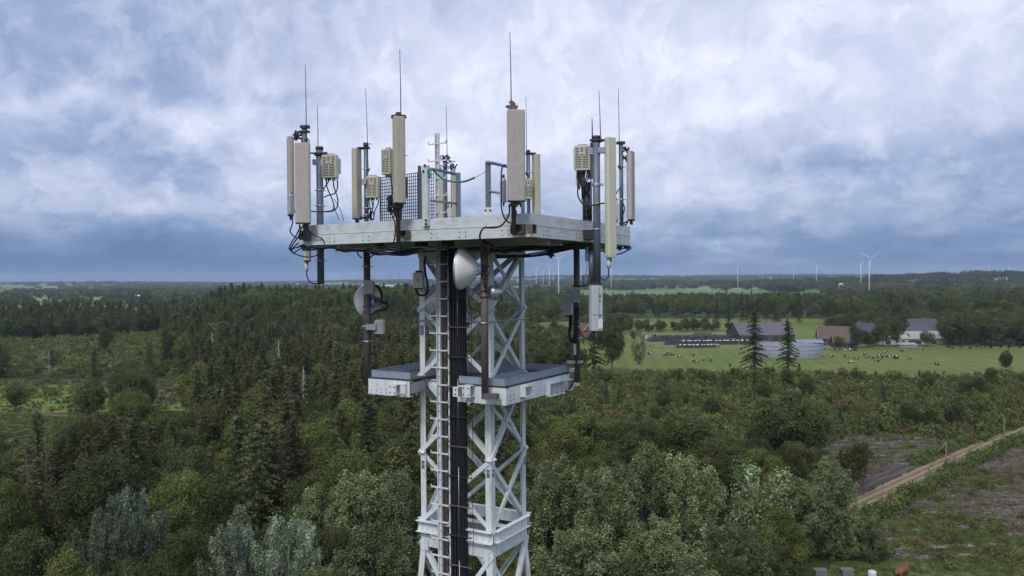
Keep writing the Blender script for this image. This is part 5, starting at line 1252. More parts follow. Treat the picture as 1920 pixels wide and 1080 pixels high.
def blades(nm, n, R0, h, mat, seed, asp=.16):
    r = np.random.default_rng(seed); P = np.column_stack([r.normal(size=n) * R0 * .5, r.normal(size=n) * R0 * .5, h * r.uniform(.2, .7, n)]); nr = unit(np.column_stack([r.normal(size=n), r.normal(size=n), r.normal(size=n) * .35]))
    return leafmesh(nm, P, nr, h * r.uniform(.4, .9, n), r.uniform(.1, .9, n), mat, asp=asp)
PR['tuft'] = [(blades('tuft', 70, .8, .35, FM['grass'], s), None, .5, .7) for s in (131, 132)]
PR['fern'] = [(shrub_proto('fern', .9, 1.2, 130, .16, s, FM['sap'], 5), None, .9, 1.2) for s in (141, 142)]
PR['fernrust'] = [(shrub_proto('fern', .7, 1.1, 110, .15, s, FM['rust'], 5), None, .7, 1.1) for s in (151,)]
def brash_proto(seed):
    r = random.Random(seed); m = MB()
    for k in range(26):
        a = r.uniform(0, 3.14); L = r.uniform(.3, 1.3); c = Vector((r.gauss(0, .9), r.gauss(0, .6), r.uniform(.03, .25))); d = Vector((math.cos(a), math.sin(a), r.uniform(-.15, .15))) * L / 2
        m.tube([c - d, c + d], [r.uniform(.02, .05), .015], 4)
    me = mesh_of(m, 'brash', FM['twig']); at = me.attributes.new('tint', 'FLOAT', 'FACE'); at.data.foreach_set('value', np.random.default_rng(seed).random(len(me.polygons)).astype(np.float32)); return me
PR['brash'] = [(brash_proto(s), None, .3, 1.2) for s in (161, 162, 163)]
# far woodland: wide low masses of crowns
def farwood(seed, L=60, conif=False):
    r = np.random.default_rng(seed); P = []; nr = []; s = []; tn = []
    for k in range(26 if not conif else 40):
        cx, cy = r.uniform(-L / 2, L / 2), r.uniform(-10, 10); hh = r.uniform(11, 17); rr_ = r.uniform(4, 6.5) if not conif else 3.4; nn = 90 if not conif else 55
        d = unit(r.normal(size=(nn, 3)) + [0, 0, .2]); tb = r.random() * .6
        if conif:
            t_ = r.random(nn) ** .7; a = r.uniform(0, 6.28, nn); q = np.column_stack([cx + np.cos(a) * rr_ * (1 - t_), cy + np.sin(a) * rr_ * (1 - t_), hh * (.1 + .95 * t_)])
        else: q = np.array([cx, cy, hh - rr_ * 1.1]) + d * [rr_, rr_, rr_ * 1.15]
        P.append(q); nr.append(unit(d + r.normal(size=d.shape) * .4)); s.append(r.uniform(.8, 1.9, nn)); tn.append(tb + r.normal(size=nn) * .13 + .1)
    return leafmesh('wood', np.vstack(P), np.vstack(nr), np.concatenate(s), np.concatenate(tn), FM['spruce' if conif else 'dark'], asp=.6)
PR['farwood'] = [(farwood(171), None, 15, 30), (farwood(172), None, 15, 30)]; PR['farconif'] = [(farwood(173, 60, True), None, 15, 30)]

# ---- geometry-nodes scatter for what nobody could count
protocol = {}
def srccoll(key, kinds, both=True):
    if key in protocol: return protocol[key]
    c = bpy.data.collections.new('source_' + key); items = []
    for kd in kinds:
        for (cr_, tk, h_, r_) in PR[kd]:
            if tk is not None:
                o = bpy.data.objects.new('wood_tree', joined(cr_, tk)); 
            else: o = bpy.data.objects.new('wood_tree', cr_)
            o.name = 'z%03d_%s' % (len(items), kd); c.objects.link(o); items.append(o)
    protocol[key] = (c, len(items)); return protocol[key]
_j = {}
def joined(a, b):
    k = (a.name, b.name)
    if k in _j: return _j[k]
    na, nb = len(a.vertices), len(b.vertices); ca = np.empty(na * 3, np.float32); a.vertices.foreach_get('co', ca); cb_ = np.empty(nb * 3, np.float32); b.vertices.foreach_get('co', cb_)
    ia = np.empty(len(a.loops), np.int32); a.loops.foreach_get('vertex_index', ia); ib = np.empty(len(b.loops), np.int32); b.loops.foreach_get('vertex_index', ib)
    ta = np.empty(len(a.polygons), np.int32); a.polygons.foreach_get('loop_total', ta); tb_ = np.empty(len(b.polygons), np.int32); b.polygons.foreach_get('loop_total', tb_)
    me = bpy.data.meshes.new('tree'); me.vertices.add(na + nb); me.vertices.foreach_set('co', np.concatenate([ca, cb_])); me.loops.add(len(ia) + len(ib)); me.loops.foreach_set('vertex_index', np.concatenate([ia, ib + na]))
    tt = np.concatenate([ta, tb_]); me.polygons.add(len(tt)); me.polygons.foreach_set('loop_start', np.concatenate([[0], np.cumsum(tt)[:-1]]).astype(np.int32))
    try: me.polygons.foreach_set('loop_total', tt)
    except Exception: pass
    me.materials.append(a.materials[0]); me.materials.append(b.materials[0]); me.polygons.foreach_set('material_index', np.concatenate([np.zeros(len(ta), np.int32), np.ones(len(tb_), np.int32)]))
    me.update(calc_edges=True); at = me.attributes.new('tint', 'FLOAT', 'FACE'); va = np.zeros(len(tt), np.float32)
    if 'tint' in a.attributes: q = np.empty(len(ta), np.float32); a.attributes['tint'].data.foreach_get('value', q); va[:len(ta)] = q
    at.data.foreach_set('value', va); _j[k] = me; return me
def scatter(name, label, items, key, kinds, kind='stuff'):   # items: (x, y, z, scale, rot, index)
    coll, n = srccoll(key, kinds)
    me = bpy.data.meshes.new(name); me.vertices.add(len(items)); A_ = np.array(items, dtype=np.float32); me.vertices.foreach_set('co', A_[:, :3].ravel())
    for nm, k, ty in (('sc', 3, 'FLOAT'), ('ro', 4, 'FLOAT'), ('ix', 5, 'INT')):
        a = me.attributes.new(nm, ty, 'POINT'); a.data.foreach_set('value', A_[:, k].astype(np.float32 if ty == 'FLOAT' else np.int32))
    o = bpy.data.objects.new(name, me); COL.objects.link(o); tag(o, label, kind=kind)
    ng = bpy.data.node_groups.new('scatter_' + name, 'GeometryNodeTree'); ng.interface.new_socket('Geometry', in_out='INPUT', socket_type='NodeSocketGeometry'); ng.interface.new_socket('Geometry', in_out='OUTPUT', socket_type='NodeSocketGeometry')
    Nn = ng.nodes; gi = Nn.new('NodeGroupInput'); go = Nn.new('NodeGroupOutput'); ip = Nn.new('GeometryNodeInstanceOnPoints'); ci = Nn.new('GeometryNodeCollectionInfo')
    ci.inputs[0].default_value = coll; ci.inputs['Separate Children'].default_value = True; ci.inputs['Reset Children'].default_value = True
    def attr(nm, ty): a = Nn.new('GeometryNodeInputNamedAttribute'); a.data_type = ty; a.inputs[0].default_value = nm; return a.outputs[0]
    L = ng.links.new; L(gi.outputs[0], ip.inputs['Points']); L(ci.outputs[0], ip.inputs['Instance']); ip.inputs['Pick Instance'].default_value = True
    L(attr('ix', 'INT'), ip.inputs['Instance Index']); L(attr('sc', 'FLOAT'), ip.inputs['Scale']); cx = Nn.new('ShaderNodeCombineXYZ'); L(attr('ro', 'FLOAT'), cx.inputs[2]); L(cx.outputs[0], ip.inputs['Rotation']); L(ip.outputs[0], go.inputs[0])
    md = o.modifiers.new('scatter', 'NODES'); md.node_group = ng; return o

# ---- individual plants
NAMES = {'spruce': ('spruce_tree', 'spruce'), 'brownspruce': ('spruce_tree', 'spruce'), 'pine': ('spruce_tree', 'spruce'), 'broad': ('broadleaf_tree', 'tree'), 'oak': ('broadleaf_tree', 'tree'), 'poplar': ('poplar_tree', 'poplar'),
 'silver': ('poplar_tree', 'poplar'), 'birch': ('birch_tree', 'birch'), 'neardark': ('broadleaf_tree', 'tree'), 'nearbroad': ('broadleaf_tree', 'tree'), 'dead': ('dead_tree', 'dead tree'), 'sap': ('sapling', 'sapling'), 'sapc': ('sapling', 'sapling'), 'rust': ('sapling', 'sapling')}
def plant(kd, x, y, h, label, group=None, idx=None, wide=1.0, rot=None, parts=True):
    P = PR[kd]; idx = random.randrange(len(P)) if idx is None else idx % len(P); cr_, tk, h0, r0 = P[idx]; s = h / h0; nm, cat = NAMES[kd]; z = terr(x, y); rot = random.uniform(0, 6.28) if rot is None else rot
    if tk is None or not parts:
        o = bpy.data.objects.new(nm, cr_ if tk is None else joined(cr_, tk)); COL.objects.link(o); o.location = (x, y, z); o.scale = (s * wide, s * wide, s); o.rotation_euler = (0, 0, rot); return tag(o, label, cat, group)
    t_ = thing(nm, (x, y, z), label, cat, group); t_.scale = (s * wide, s * wide, s); t_.rotation_euler = (0, 0, rot)
    a = bpy.data.objects.new('crown', cr_); a.parent = t_; COL.objects.link(a); b = bpy.data.objects.new('trunk', tk); b.parent = t_; COL.objects.link(b); return t_
def hpx(px): return 531 - .0073 * px
def pplant(kd, px, top, D, label, width=None, group=None, idx=None, rot=None):    # place by the picture: column, top row, distance
    x = (px - 960) / FPX * D; z = terr(x, D); h = H - z - (top - hpx(px)) / FPX * D; cr_, tk, h0, r0 = PR[kd][(idx or 0) % len(PR[kd])]; wide = 1.0
    if width: wide = max(.7, min(1.35, (width / FPX * D / 2) / (r0 * h / h0)))
    return plant(kd, x, D, h, label, group, idx or 0, wide, rot)
occ = []
def hp(kd, px, top, D, width, label, idx=0, group=None):
    occ.append(((px - 960) / FPX * D, D, width / FPX * D / 2 * .75)); return pplant(kd, px, top, D, label, width, group, idx)
# near poplars and other trees one can tell apart
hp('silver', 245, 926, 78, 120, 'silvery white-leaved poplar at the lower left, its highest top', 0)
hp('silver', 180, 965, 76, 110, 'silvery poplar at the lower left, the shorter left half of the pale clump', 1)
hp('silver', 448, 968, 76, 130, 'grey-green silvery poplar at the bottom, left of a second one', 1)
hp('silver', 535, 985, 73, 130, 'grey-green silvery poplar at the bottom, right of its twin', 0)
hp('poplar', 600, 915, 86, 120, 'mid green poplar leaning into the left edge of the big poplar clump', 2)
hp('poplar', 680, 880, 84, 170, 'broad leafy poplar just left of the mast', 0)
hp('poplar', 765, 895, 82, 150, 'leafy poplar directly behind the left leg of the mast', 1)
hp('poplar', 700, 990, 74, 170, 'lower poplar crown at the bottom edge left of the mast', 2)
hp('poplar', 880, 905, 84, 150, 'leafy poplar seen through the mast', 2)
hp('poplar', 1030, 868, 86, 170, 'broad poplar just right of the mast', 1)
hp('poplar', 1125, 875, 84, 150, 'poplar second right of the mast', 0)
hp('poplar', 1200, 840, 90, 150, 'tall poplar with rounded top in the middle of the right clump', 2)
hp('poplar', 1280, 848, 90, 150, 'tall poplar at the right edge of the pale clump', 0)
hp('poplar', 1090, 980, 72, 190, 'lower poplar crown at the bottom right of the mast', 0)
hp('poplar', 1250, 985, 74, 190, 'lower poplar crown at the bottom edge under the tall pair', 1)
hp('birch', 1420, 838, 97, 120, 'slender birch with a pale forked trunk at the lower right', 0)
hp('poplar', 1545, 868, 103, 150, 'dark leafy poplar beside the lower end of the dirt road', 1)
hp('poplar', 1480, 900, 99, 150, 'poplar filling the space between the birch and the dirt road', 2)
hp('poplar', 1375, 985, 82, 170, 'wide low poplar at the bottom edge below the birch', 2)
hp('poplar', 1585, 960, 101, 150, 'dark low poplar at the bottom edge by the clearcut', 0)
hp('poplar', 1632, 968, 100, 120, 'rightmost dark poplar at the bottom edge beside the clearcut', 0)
hp('nearbroad', 1110, 770, 135, 150, 'yellow-green leafy tree behind the poplars right of the mast', 0)
hp('neardark', 1195, 782, 130, 120, 'mid green round tree behind the poplars', 1)
hp('neardark', 1290, 768, 132, 150, 'dark green oak with a rounded top behind the right poplars', 0)
hp('neardark', 1350, 815, 126, 130, 'dark green oak shouldering the birch from the left', 1)
hp('nearbroad', 1040, 790, 128, 130, 'leafy tree right behind the right mast leg', 1)
hp('oak', 1500, 738, 152, 105, 'tall dark tree standing above the clearing left of the road', 0)
hp('oak', 1455, 765, 158, 100, 'tree leaning on the left side of the tall dark tree', 1)
hp('oak', 1528, 775, 158, 60, 'narrower tree at the right side of the tall dark tree', 2)
hp('broad', 1600, 828, 134, 56, 'lone small tree beside the muddy end of the road', 0)
hp('spruce', 66, 765, 112, 90, 'dark spruce with layered boughs in front of the small green field', 0)
hp('spruce', 130, 800, 108, 90, 'dark spruce next right of the layered one at the left', 2)
hp('dead', 83, 812, 104, 60, 'bare dead spruce with grey ribs at the lower left', 0)
hp('brownspruce', 665, 805, 118, 64, 'brownish thin spruce behind the leafy poplar left of the mast', 0)
hp('spruce', 632, 826, 112, 50, 'reddish half-bare spruce left of the brownish thin spruce', 3)
hp('brownspruce', 395, 835, 106, 70, 'rust-brown dying spruce above the grey-green poplars', 1)
hp('birch', 93, 636, 306, 50, 'small birch with white trunk at the edge of the far left meadow', 1)
hp('dead', 90, 657, 303, 20, 'twin white birch stems leaning at the far left meadow edge', 1)
hp('oak', 28, 717, 222, 46, 'lone round dark tree at the left of the lower meadow', 0)
hp('oak', 165, 706, 205, 62, 'dark round tree in the lower meadow, second from the left', 1)
hp('oak', 255, 690, 200, 80, 'large dark tree in the middle of the lower meadow', 2)
hp('spruce', 278, 640, 300, 34, 'dark pointed spruce at the right end of the far left meadow', 1)
hp('spruce', 175, 655, 290, 32, 'small dark spruce in front of the far left meadow', 2)
hp('oak', 195, 612, 395, 30, 'bushy dark tree jutting into the far left meadow', 0)
hp('neardark', 60, 985, 72, 150, 'dark leafy tree at the bottom left corner', 0)
hp('nearbroad', 10, 900, 86, 120, 'leafy tree cut by the left edge low down', 1)
hp('nearbroad', 330, 990, 76, 110, 'yellow-green tree between the silvery poplars', 0)
hp('neardark', 620, 985, 78, 90, 'dark gap-filling tree at the bottom between poplars', 1)
hp('nearbroad', 130, 1030, 66, 130, 'leafy crown peeping over the bottom edge under the silvery poplar', 1)
hp('nearbroad', 250, 1035, 64, 120, 'leafy crown at the bottom edge right below the silvery poplar', 0)
for (px, top, D, wd, kd, l) in ((1112, 600, 300, 50, 'pine', 'gappy dark spruce at the left of the cow pasture'), (1147, 600, 305, 56, 'oak', 'dark leaning leafy tree in front of the cow pasture left end'), (1197, 607, 300, 30, 'birch', 'thin sparse tree before the pasture, right of the dark leaning one'),
   (1385, 634, 300, 8, 'dead', 'bare branchless trunk before the pasture'), (1414, 585, 298, 60, 'pine', 'sparse spruce before the pasture in front of the round tank left edge'), (1477, 598, 302, 46, 'pine', 'sparse ragged spruce in front of the round tank'), (1886, 656, 300, 26, 'oak', 'small round tree at the right end of the pasture')):
    hp(kd, px, top, D, wd, l, 1 if px == 1385 else (0 if px < 1450 else 1))
for (px, top, D, wd, l) in ((1560, 592, 520, 46, 'round tree just left of the brown roofed barn'), (1655, 592, 408, 34, 'dark tree between the gabled farmhouse and the long shed'), (1680, 598, 406, 30, 'dark tree second right of the gabled farmhouse'), (1604, 604, 396, 26, 'dark narrow tree before the gabled farmhouse'),
   (1792, 586, 412, 70, 'massive dark tree right of the farm'), (1858, 592, 410, 80, 'wide dark tree at the far right of the farm'), (1738, 620, 410, 30, 'small tree in front of the long pale-roofed shed'), (1918, 598, 412, 60, 'dark tree cut by the right edge behind the pasture'),
   (1572, 630, 392, 24, 'low tree before the brown roofed barn'), (1625, 618, 404, 24, 'short dark tree in front of the gabled brick farmhouse'), (1702, 592, 500, 40, 'broad tree behind the long pale-roofed shed'), (1300, 597, 540, 42, 'rounded bush tree behind the silage heap'), (1242, 602, 545, 36, 'smaller bush tree left of the rounded one behind the silage'),
   (1265, 612, 540, 60, 'low hedge tree behind the silage heap'), (1335, 610, 535, 34, 'low hedge tree right of the rounded bush'), (1365, 604, 545, 24, 'small tree at the left corner of the dark cowshed'), (1170, 590, 560, 60, 'large tree left of the upper meadow'), (1215, 618, 530, 26, 'small tree at the left end of the hedge')):
    hp('oak', px, top, D, wd, l, px % 3)

# ---- woods filled in around them
WIN = [(-60, 100, 781, 820, 184), (-60, 215, 724, 772, 228), (283, 345, 722, 768, 232), (0, 215, 640, 684, 335), (215, 330, 630, 672, 345), (1170, 1882, 642, 690, 310), (1085, 1180, 625, 645, 400), (1195, 1390, 622, 642, 430), (1480, 1545, 600, 640, 430), (1540, 1760, 622, 655, 405),
       (1000, 1460, 700, 762, 190), (1380, 1930, 692, 740, 190), (1560, 1930, 740, 830, 150), (1560, 1660, 800, 925, 136), (1570, 1930, 820, 985, 100), (1655, 1930, 940, 1080, 84), (1000, 1200, 520, 545, 2000)]
def visible_h(px, D, h, rpx, z=0):
    for (x0, x1, y0, y1, Dw) in WIN:
        if D < Dw and px + rpx > x0 and px - rpx < x1:
            base = hpx(px) + (H - z) * FPX / D
            if base > y0: h = min(h, H - z - (y1 - hpx(px)) / FPX * D)
    return h
def clear(px, D, x):
    for P in (PAST, HEATH, BR1, BR2, LAWN, RF1, RF2, LAWN2, YARD):
        if inpoly(x, D, P): return True
    return False
def nearocc(x, y, r):
    for a, b, q in occ:
        if abs(a - x) < q + r and abs(b - y) < q + r and (a - x) ** 2 + (b - y) ** 2 < (q + r) ** 2: return True
    return False
rr = random.Random(77); cand = []
def fill(px0, px1, D0, D1, sp, mix, hr, force=False):
    D = D0
    while D < D1:
        step = sp * (1 + max(0, D - 250) / 700); px = px0 + rr.uniform(0, 30)
        while px < px1:
            pj = px + rr.uniform(-.35, .35) * step / D * FPX; Dj = D + rr.uniform(-.45, .45) * step; x = (pj - 960) / FPX * Dj
            kd = rr.choices([m_[0] for m_ in mix], [m_[1] for m_ in mix])[0]; h = rr.uniform(*hr) * (1 if kd not in ('broad', 'oak', 'birch', 'nearbroad', 'neardark') else .82)
            if math.sin(x * .021 + 1) * math.sin(Dj * .017 + 2) > .45 and kd in ('spruce', 'brownspruce'): kd = rr.choice(('broad', 'oak')); h *= .8
            if Dj < 230 and kd in ('broad', 'oak'): kd = 'nearbroad' if kd == 'broad' else 'neardark'
            z = terr(x, Dj)
            if (force or not clear(pj, Dj, x)) and not nearocc(x, Dj, 1.2):
                rpx = 2.2 / Dj * FPX; hv = visible_h(pj, Dj, h, rpx, z); hv = hv if hv == h else hv * rr.uniform(.72, 1)
                if hv > h * .55 or hv > 9: cand.append((kd, x, Dj, hv, pj))
                elif force and hv > 1.2: cand.append((kd, x, Dj, hv, pj))
                elif hv > 3.0: cand.append(('sap', x, Dj, min(hv, 4.5), pj))
            px += step / D * FPX
        D += step * .9
conif = [('spruce', .48), ('brownspruce', .12), ('broad', .21), ('oak', .17), ('dead', .02)]
fill(-420, 1010, 92, 330, 5.0, conif, (13, 20.5))
fill(-420, 1010, 330, 700, 5.6, [('spruce', .60), ('brownspruce', .08), ('broad', .17), ('oak', .15)], (14, 21))
fill(1000, 1480, 150, 190, 6, [('broad', .5), ('oak', .4), ('spruce', .1)], (6, 9))
fill(-300, 1480, 60, 92, 6.5, [('nearbroad', .5), ('neardark', .5)], (9, 13))
fill(1000, 1560, 100, 150, 7, [('neardark', .55), ('nearbroad', .45)], (9, 13))
fill(990, 2300, 600, 1050, 9.5, [('broad', .5), ('oak', .42), ('spruce', .05), ('pine', .03)], (13, 24))
fill(990, 1180, 430, 600, 8, [('broad', .5), ('oak', .5)], (11, 16))
fill(1640, 1700, 455, 520, 9, [('oak', .7), ('broad', .3)], (9, 12), True)
fill(1560, 1780, 495, 600, 9, [('oak', .6), ('broad', .4)], (10, 15), True)
fill(1195, 1350, 532, 560, 4.5, [('oak', .6), ('broad', .4)], (6, 10.5), True)
fill(1350, 1500, 610, 650, 13, [('pine', 1)], (19, 25), True)
fill(1350, 1560, 700, 720, 8, [('oak', .5), ('broad', .5)], (8, 14), True)
fill(1000, 1075, 300, 420, 7, [('spruce', .5), ('oak', .5)], (12, 18), True)
fill(1075, 1110, 318, 345, 6, [('oak', .6), ('broad', .4)], (5, 9), True)
fill(1100, 1190, 440, 470, 7, [('oak', .6), ('broad', .4)], (4, 7), True)
fill(1600, 1640, 398, 420, 6, [('oak', 1)], (8, 13), True)
fill(1560, 1960, 391, 399, 5, [('oak', .5), ('broad', .5)], (1.6, 3.4), True)
fill(1080, 1190, 520, 600, 9, [('oak', .6), ('broad', .4)], (9, 14), True)
fill(1760, 2300, 405, 600, 8, [('broad', .4), ('oak', .6)], (12, 17))
fill(-420, 2300, 1050, 1250, 13, [('broad', .4), ('oak', .5), ('spruce', .1)], (13, 18))
LBL = {'spruce': ('dark green spruce crowded in the conifer wood around the mast', 'spruces of the conifer wood'), 'brownspruce': ('brown-tinged thin spruce scattered in the conifer wood', 'browned spruces of the conifer wood'), 'pine': ('gappy dark conifer rising from the far woods on the right', 'gappy conifers of the far woods'),
 'broad': ('fresh green leafy tree growing among the woods', 'fresh green trees of the woods'), 'oak': ('dark green round-crowned tree growing in the woods', 'dark round trees of the woods'), 'nearbroad': ('fresh green leafy undergrowth tree near the mast foot', 'leafy trees near the mast foot'), 'neardark': ('dark green leafy undergrowth tree near the mast foot', 'dark leafy trees near the mast foot'), 'dead': ('bare dead conifer standing grey among the living spruces', 'dead conifers in the wood'), 'sap': ('bushy green sapling standing in young growth', 'saplings of the young growth')}
# young plantation between the poplars and the pasture
for k in range(6200):
    D = 1 / rr.uniform(1 / 318, 1 / 128); px = rr.uniform(975, 2150); x = (px - 960) / FPX * D
    if not inpoly(x, D, HEATH) or inpoly(x, D, BR1) or nearocc(x, D, .5): continue
    nz = math.sin(x * .09 + D * .031) * math.sin(D * .07 - x * .02 + 1.3) + rr.gauss(0, .55)
    kd = 'rust' if nz > .95 else ('sapc' if nz < -.7 else 'sap'); h = rr.uniform(1.4, 3.4) * (1.45 if rr.random() < .12 else 1) * (1.2 if D > 260 else 1)
    if min((x - p.x) ** 2 + (D - p.y) ** 2 for p in ROAD[::4]) < (30 if px > 1760 else 110): continue
    if px > 1520 and hpx(px) + H / D * FPX > 812 and rr.random() < .97: continue
    if rr.random() < .016 and D < 285: kd = rr.choice(('broad', 'oak', 'spruce')); h = rr.uniform(4.5, 7.5); h = min(h, max(2.5, visible_h(px, D, h, 6)))
    h = min(h, visible_h(px, D, h, 4) if D > 288 else h)
    if h > .9: cand.append((kd, x, D, h, px))
for k in range(420):      # bushes on the clearings and meadow
    poly = rr.choice([BR1, BR2, RF2, RF2, RF2]); xs = [p[0] for p in poly]; ys = [p[1] for p in poly]; x = rr.uniform(min(xs), max(xs)); D = rr.uniform(min(ys), max(ys)); px = 960 + x / D * FPX
    if not inpoly(x, D, poly) or inpoly(x, D, LAWN2) or px < -40 or px > 1960: continue
    if min((x - p.x) ** 2 + (D - p.y) ** 2 for p in ROAD[::3]) < (60 if poly is BR1 else 16): continue
    if poly is BR2 and rr.random() < .9: continue
    if poly is BR1 and rr.random() < .75: continue
    cand.append(('sap' if rr.random() < .85 else 'rust', x, D, rr.uniform(.9, 2.2), px))
for k in range(46):       # bushes lining the near side of the road
    i = rr.randrange(8, len(ROAD) - 20); p = ROAD[i]; d = (ROAD[i + 1] - p).normalized(); n = Vector((d.y, -d.x, 0)); q = p + n * rr.uniform(2.6, 5.5); cand.append(('sap', q.x, q.y, rr.uniform(.8, 2.4), 960 + q.x / q.y * FPX))
LBL['sapc'] = ('pointed young conifer standing in the plantation', 'young conifers of the plantation'); LBL['rust'] = ('rust-brown sapling standing in the plantation', 'rusty saplings of the plantation')
cats = {}
for c in cand: cats.setdefault(NAMES[c[0]][1], []).append(c)
rest = {'trees': [], 'saps': []}
used_i = {}
for cat, L in cats.items():
    L.sort(key=lambda c: -c[3] / c[2]); lim = 290 - (40 if cat in ('tree', 'spruce') else 0)
    vis = [c for c in L if -10 < c[4] < 1930 and hpx(c[4]) + (H - c[3]) / c[2] * FPX < 1090][:lim]; vs_ = set(id(c) for c in vis)
    for c in vis: plant(c[0], c[1], c[2], c[3], *LBL[c[0]], parts=c[2] < 320)
    for c in L:
        if id(c) not in vs_: rest['saps' if cat == 'sapling' else 'trees'].append(c)
TK = ['spruce', 'brownspruce', 'pine', 'broad', 'oak', 'neardark', 'nearbroad']; SK = ['sap', 'sapc', 'rust']
def table(K):
    d = {}; n = 0
    for k in K: d[k] = (n, len(PR[k])); n += len(PR[k])
    return d
tt = table(TK); stt = table(SK)
def items(L, tb): return [(c[1], c[2], terr(c[1], c[2]), c[3] / PR[c[0]][0][2], rr.uniform(0, 6.28), tb[c[0]][0] + rr.randrange(tb[c[0]][1])) for c in L if c[0] in tb]
print('TREES', {k: len(v) for k, v in cats.items()}, len(rest['trees']), len(rest['saps']))
scatter('woodland', 'uncountable mass of trees of the woods behind the nearer ones', items(rest['trees'], tt), 'trees', TK)
scatter('young_growth', 'uncountable mass of saplings of the plantation', items(rest['saps'], stt), 'saps', SK)
# ground cover
gc = []
def cover(poly, n, tbl, sc, keep=lambda x, y: True):
    xs = [p[0] for p in poly]; ys = [p[1] for p in poly]; c = 0
    for _ in range(n * 6):
        if c >= n: break
        x = rr.uniform(min(xs), max(xs)); y = rr.uniform(min(ys), max(ys)); px = 960 + x / y * FPX
        if px < -30 or px > 1950 or not inpoly(x, y, poly) or not keep(x, y): continue
        if min((x - p.x) ** 2 + (y - p.y) ** 2 for p in ROAD[::5]) < (42 if px < 1745 and poly is not BR2 else 9): continue
        k = rr.choices([t_[0] for t_ in tbl], [t_[1] for t_ in tbl])[0]; gc.append((x, y, .03, rr.uniform(*sc), rr.uniform(0, 6.28), k)); c += 1
CK = ['tuft', 'fern', 'fernrust', 'brash']; ct = table(CK)
tf = lambda p: [(ct['tuft'][0], p[0] / 2), (ct['tuft'][0] + 1, p[0] / 2), (ct['fern'][0], p[1] / 2), (ct['fern'][0] + 1, p[1] / 2), (ct['fernrust'][0], p[2]), (ct['brash'][0], p[3] / 3), (ct['brash'][0] + 1, p[3] / 3), (ct['brash'][0] + 2, p[3] / 3)]
nz2 = lambda x, y: math.sin(x * .11 + y * .04) * math.sin(y * .09 - x * .03) 
cover(BR2, 3600, tf((.04, .0, .0, .9)), (.5, 1.1), lambda x, y: nz2(x, y) + rr.gauss(0, .35) > -.2 and not inpoly(x, y, LAWN2))
cover(BR2, 3000, tf((.9, .04, .06, 0)), (.4, 1.2), lambda x, y: nz2(x, y) + rr.gauss(0, .35) < -.15)
cover(BR1, 900, tf((.25, .05, .0, .7)), (.5, 1.1)); cover(HEATH, 3800, tf((.35, .4, .25, 0)), (1, 2.2), lambda x, y: not inpoly(x, y, BR1)); cover(RF2, 2000, tf((.6, .32, .08, 0)), (1, 2.6)); cover(RF1, 1300, tf((.3, .65, .05, 0)), (.5, 1.1)); cover(LAWN, 900, tf((1, 0, 0, 0)), (.4, .9)); cover(LAWN2, 900, tf((1, 0, 0, 0)), (.4, .8))
px_r = lambda p: 960 + p.x / p.y * FPX
for i in range(len(ROAD) - 1):
    for k in range(16):
        p = ROAD[i]; d = (ROAD[i + 1] - p).normalized(); n = Vector((d.y, -d.x, 0)); s_ = rr.choice((-1, 1)); q = p + n * s_ * rr.uniform(2.3, 5) + d * rr.uniform(0, 4)
        if s_ < 0 and px_r(p) < 1745: continue
        gc.append((q.x, q.y, .03, rr.uniform(.6, 1.4), rr.uniform(0, 6), rr.choice([0, 1, 0, 1, 2, 3])))
scatter('ground_cover', 'grass tufts, bracken and dry brash on clearings and meadows', gc, 'cover', CK)
# distant woods, rank behind rank to the horizon
fw = []
D = 1150
while D < 13000:
    px = -500 + rr.uniform(0, 60)
    while px < 2400:
        x = (px - 960) / FPX * D; n_ = math.sin(x / 310 + D / 700 + 1) + math.sin(x / 140 - D / 420) * .7 + rr.gauss(0, .5) 
        ridge = 34 * math.exp(-((x - 1560) / 620) ** 2 - ((D - 2500) / 520) ** 2) > 6
        ok = n_ > -.1 or ridge
        if px > 1040 and px < 1420 and 1250 < D < 1750: ok = False
        if px < 1000 and 1300 < D < 1900 and px > 40: ok = n_ > 1.0
        if px > 980 and px < 1080 and 2600 < D < 3100: ok = False
        if px < 880 and px > 20 and 1150 < D < 1300: ok = False
        s_ = rr.uniform(.85, 1.25) * (1 if D < 5000 else 1.35) * (.85 if px < 1000 else 1)
        if ok: fw.append((x, D + rr.uniform(-60, 60) * D / 1500, 0, s_, rr.uniform(-.3, .3) + (0 if rr.random() < .7 else 1.2), 2 if ridge or rr.random() < .15 else rr.randrange(2)))
        px += (48 * (1 if D < 5000 else 1.4)) / D * FPX * rr.uniform(.8, 1.2)
    D *= 1.05
fw = [(a, b, terr(a, b), c, d, e_) for a, b, _, c, d, e_ in fw]
scatter('distant_woods', 'far dark belts of woodland reaching to the horizon', fw, 'far', ['farwood', 'farconif'])
print('FAR', len(fw), 'COVER', len(gc))
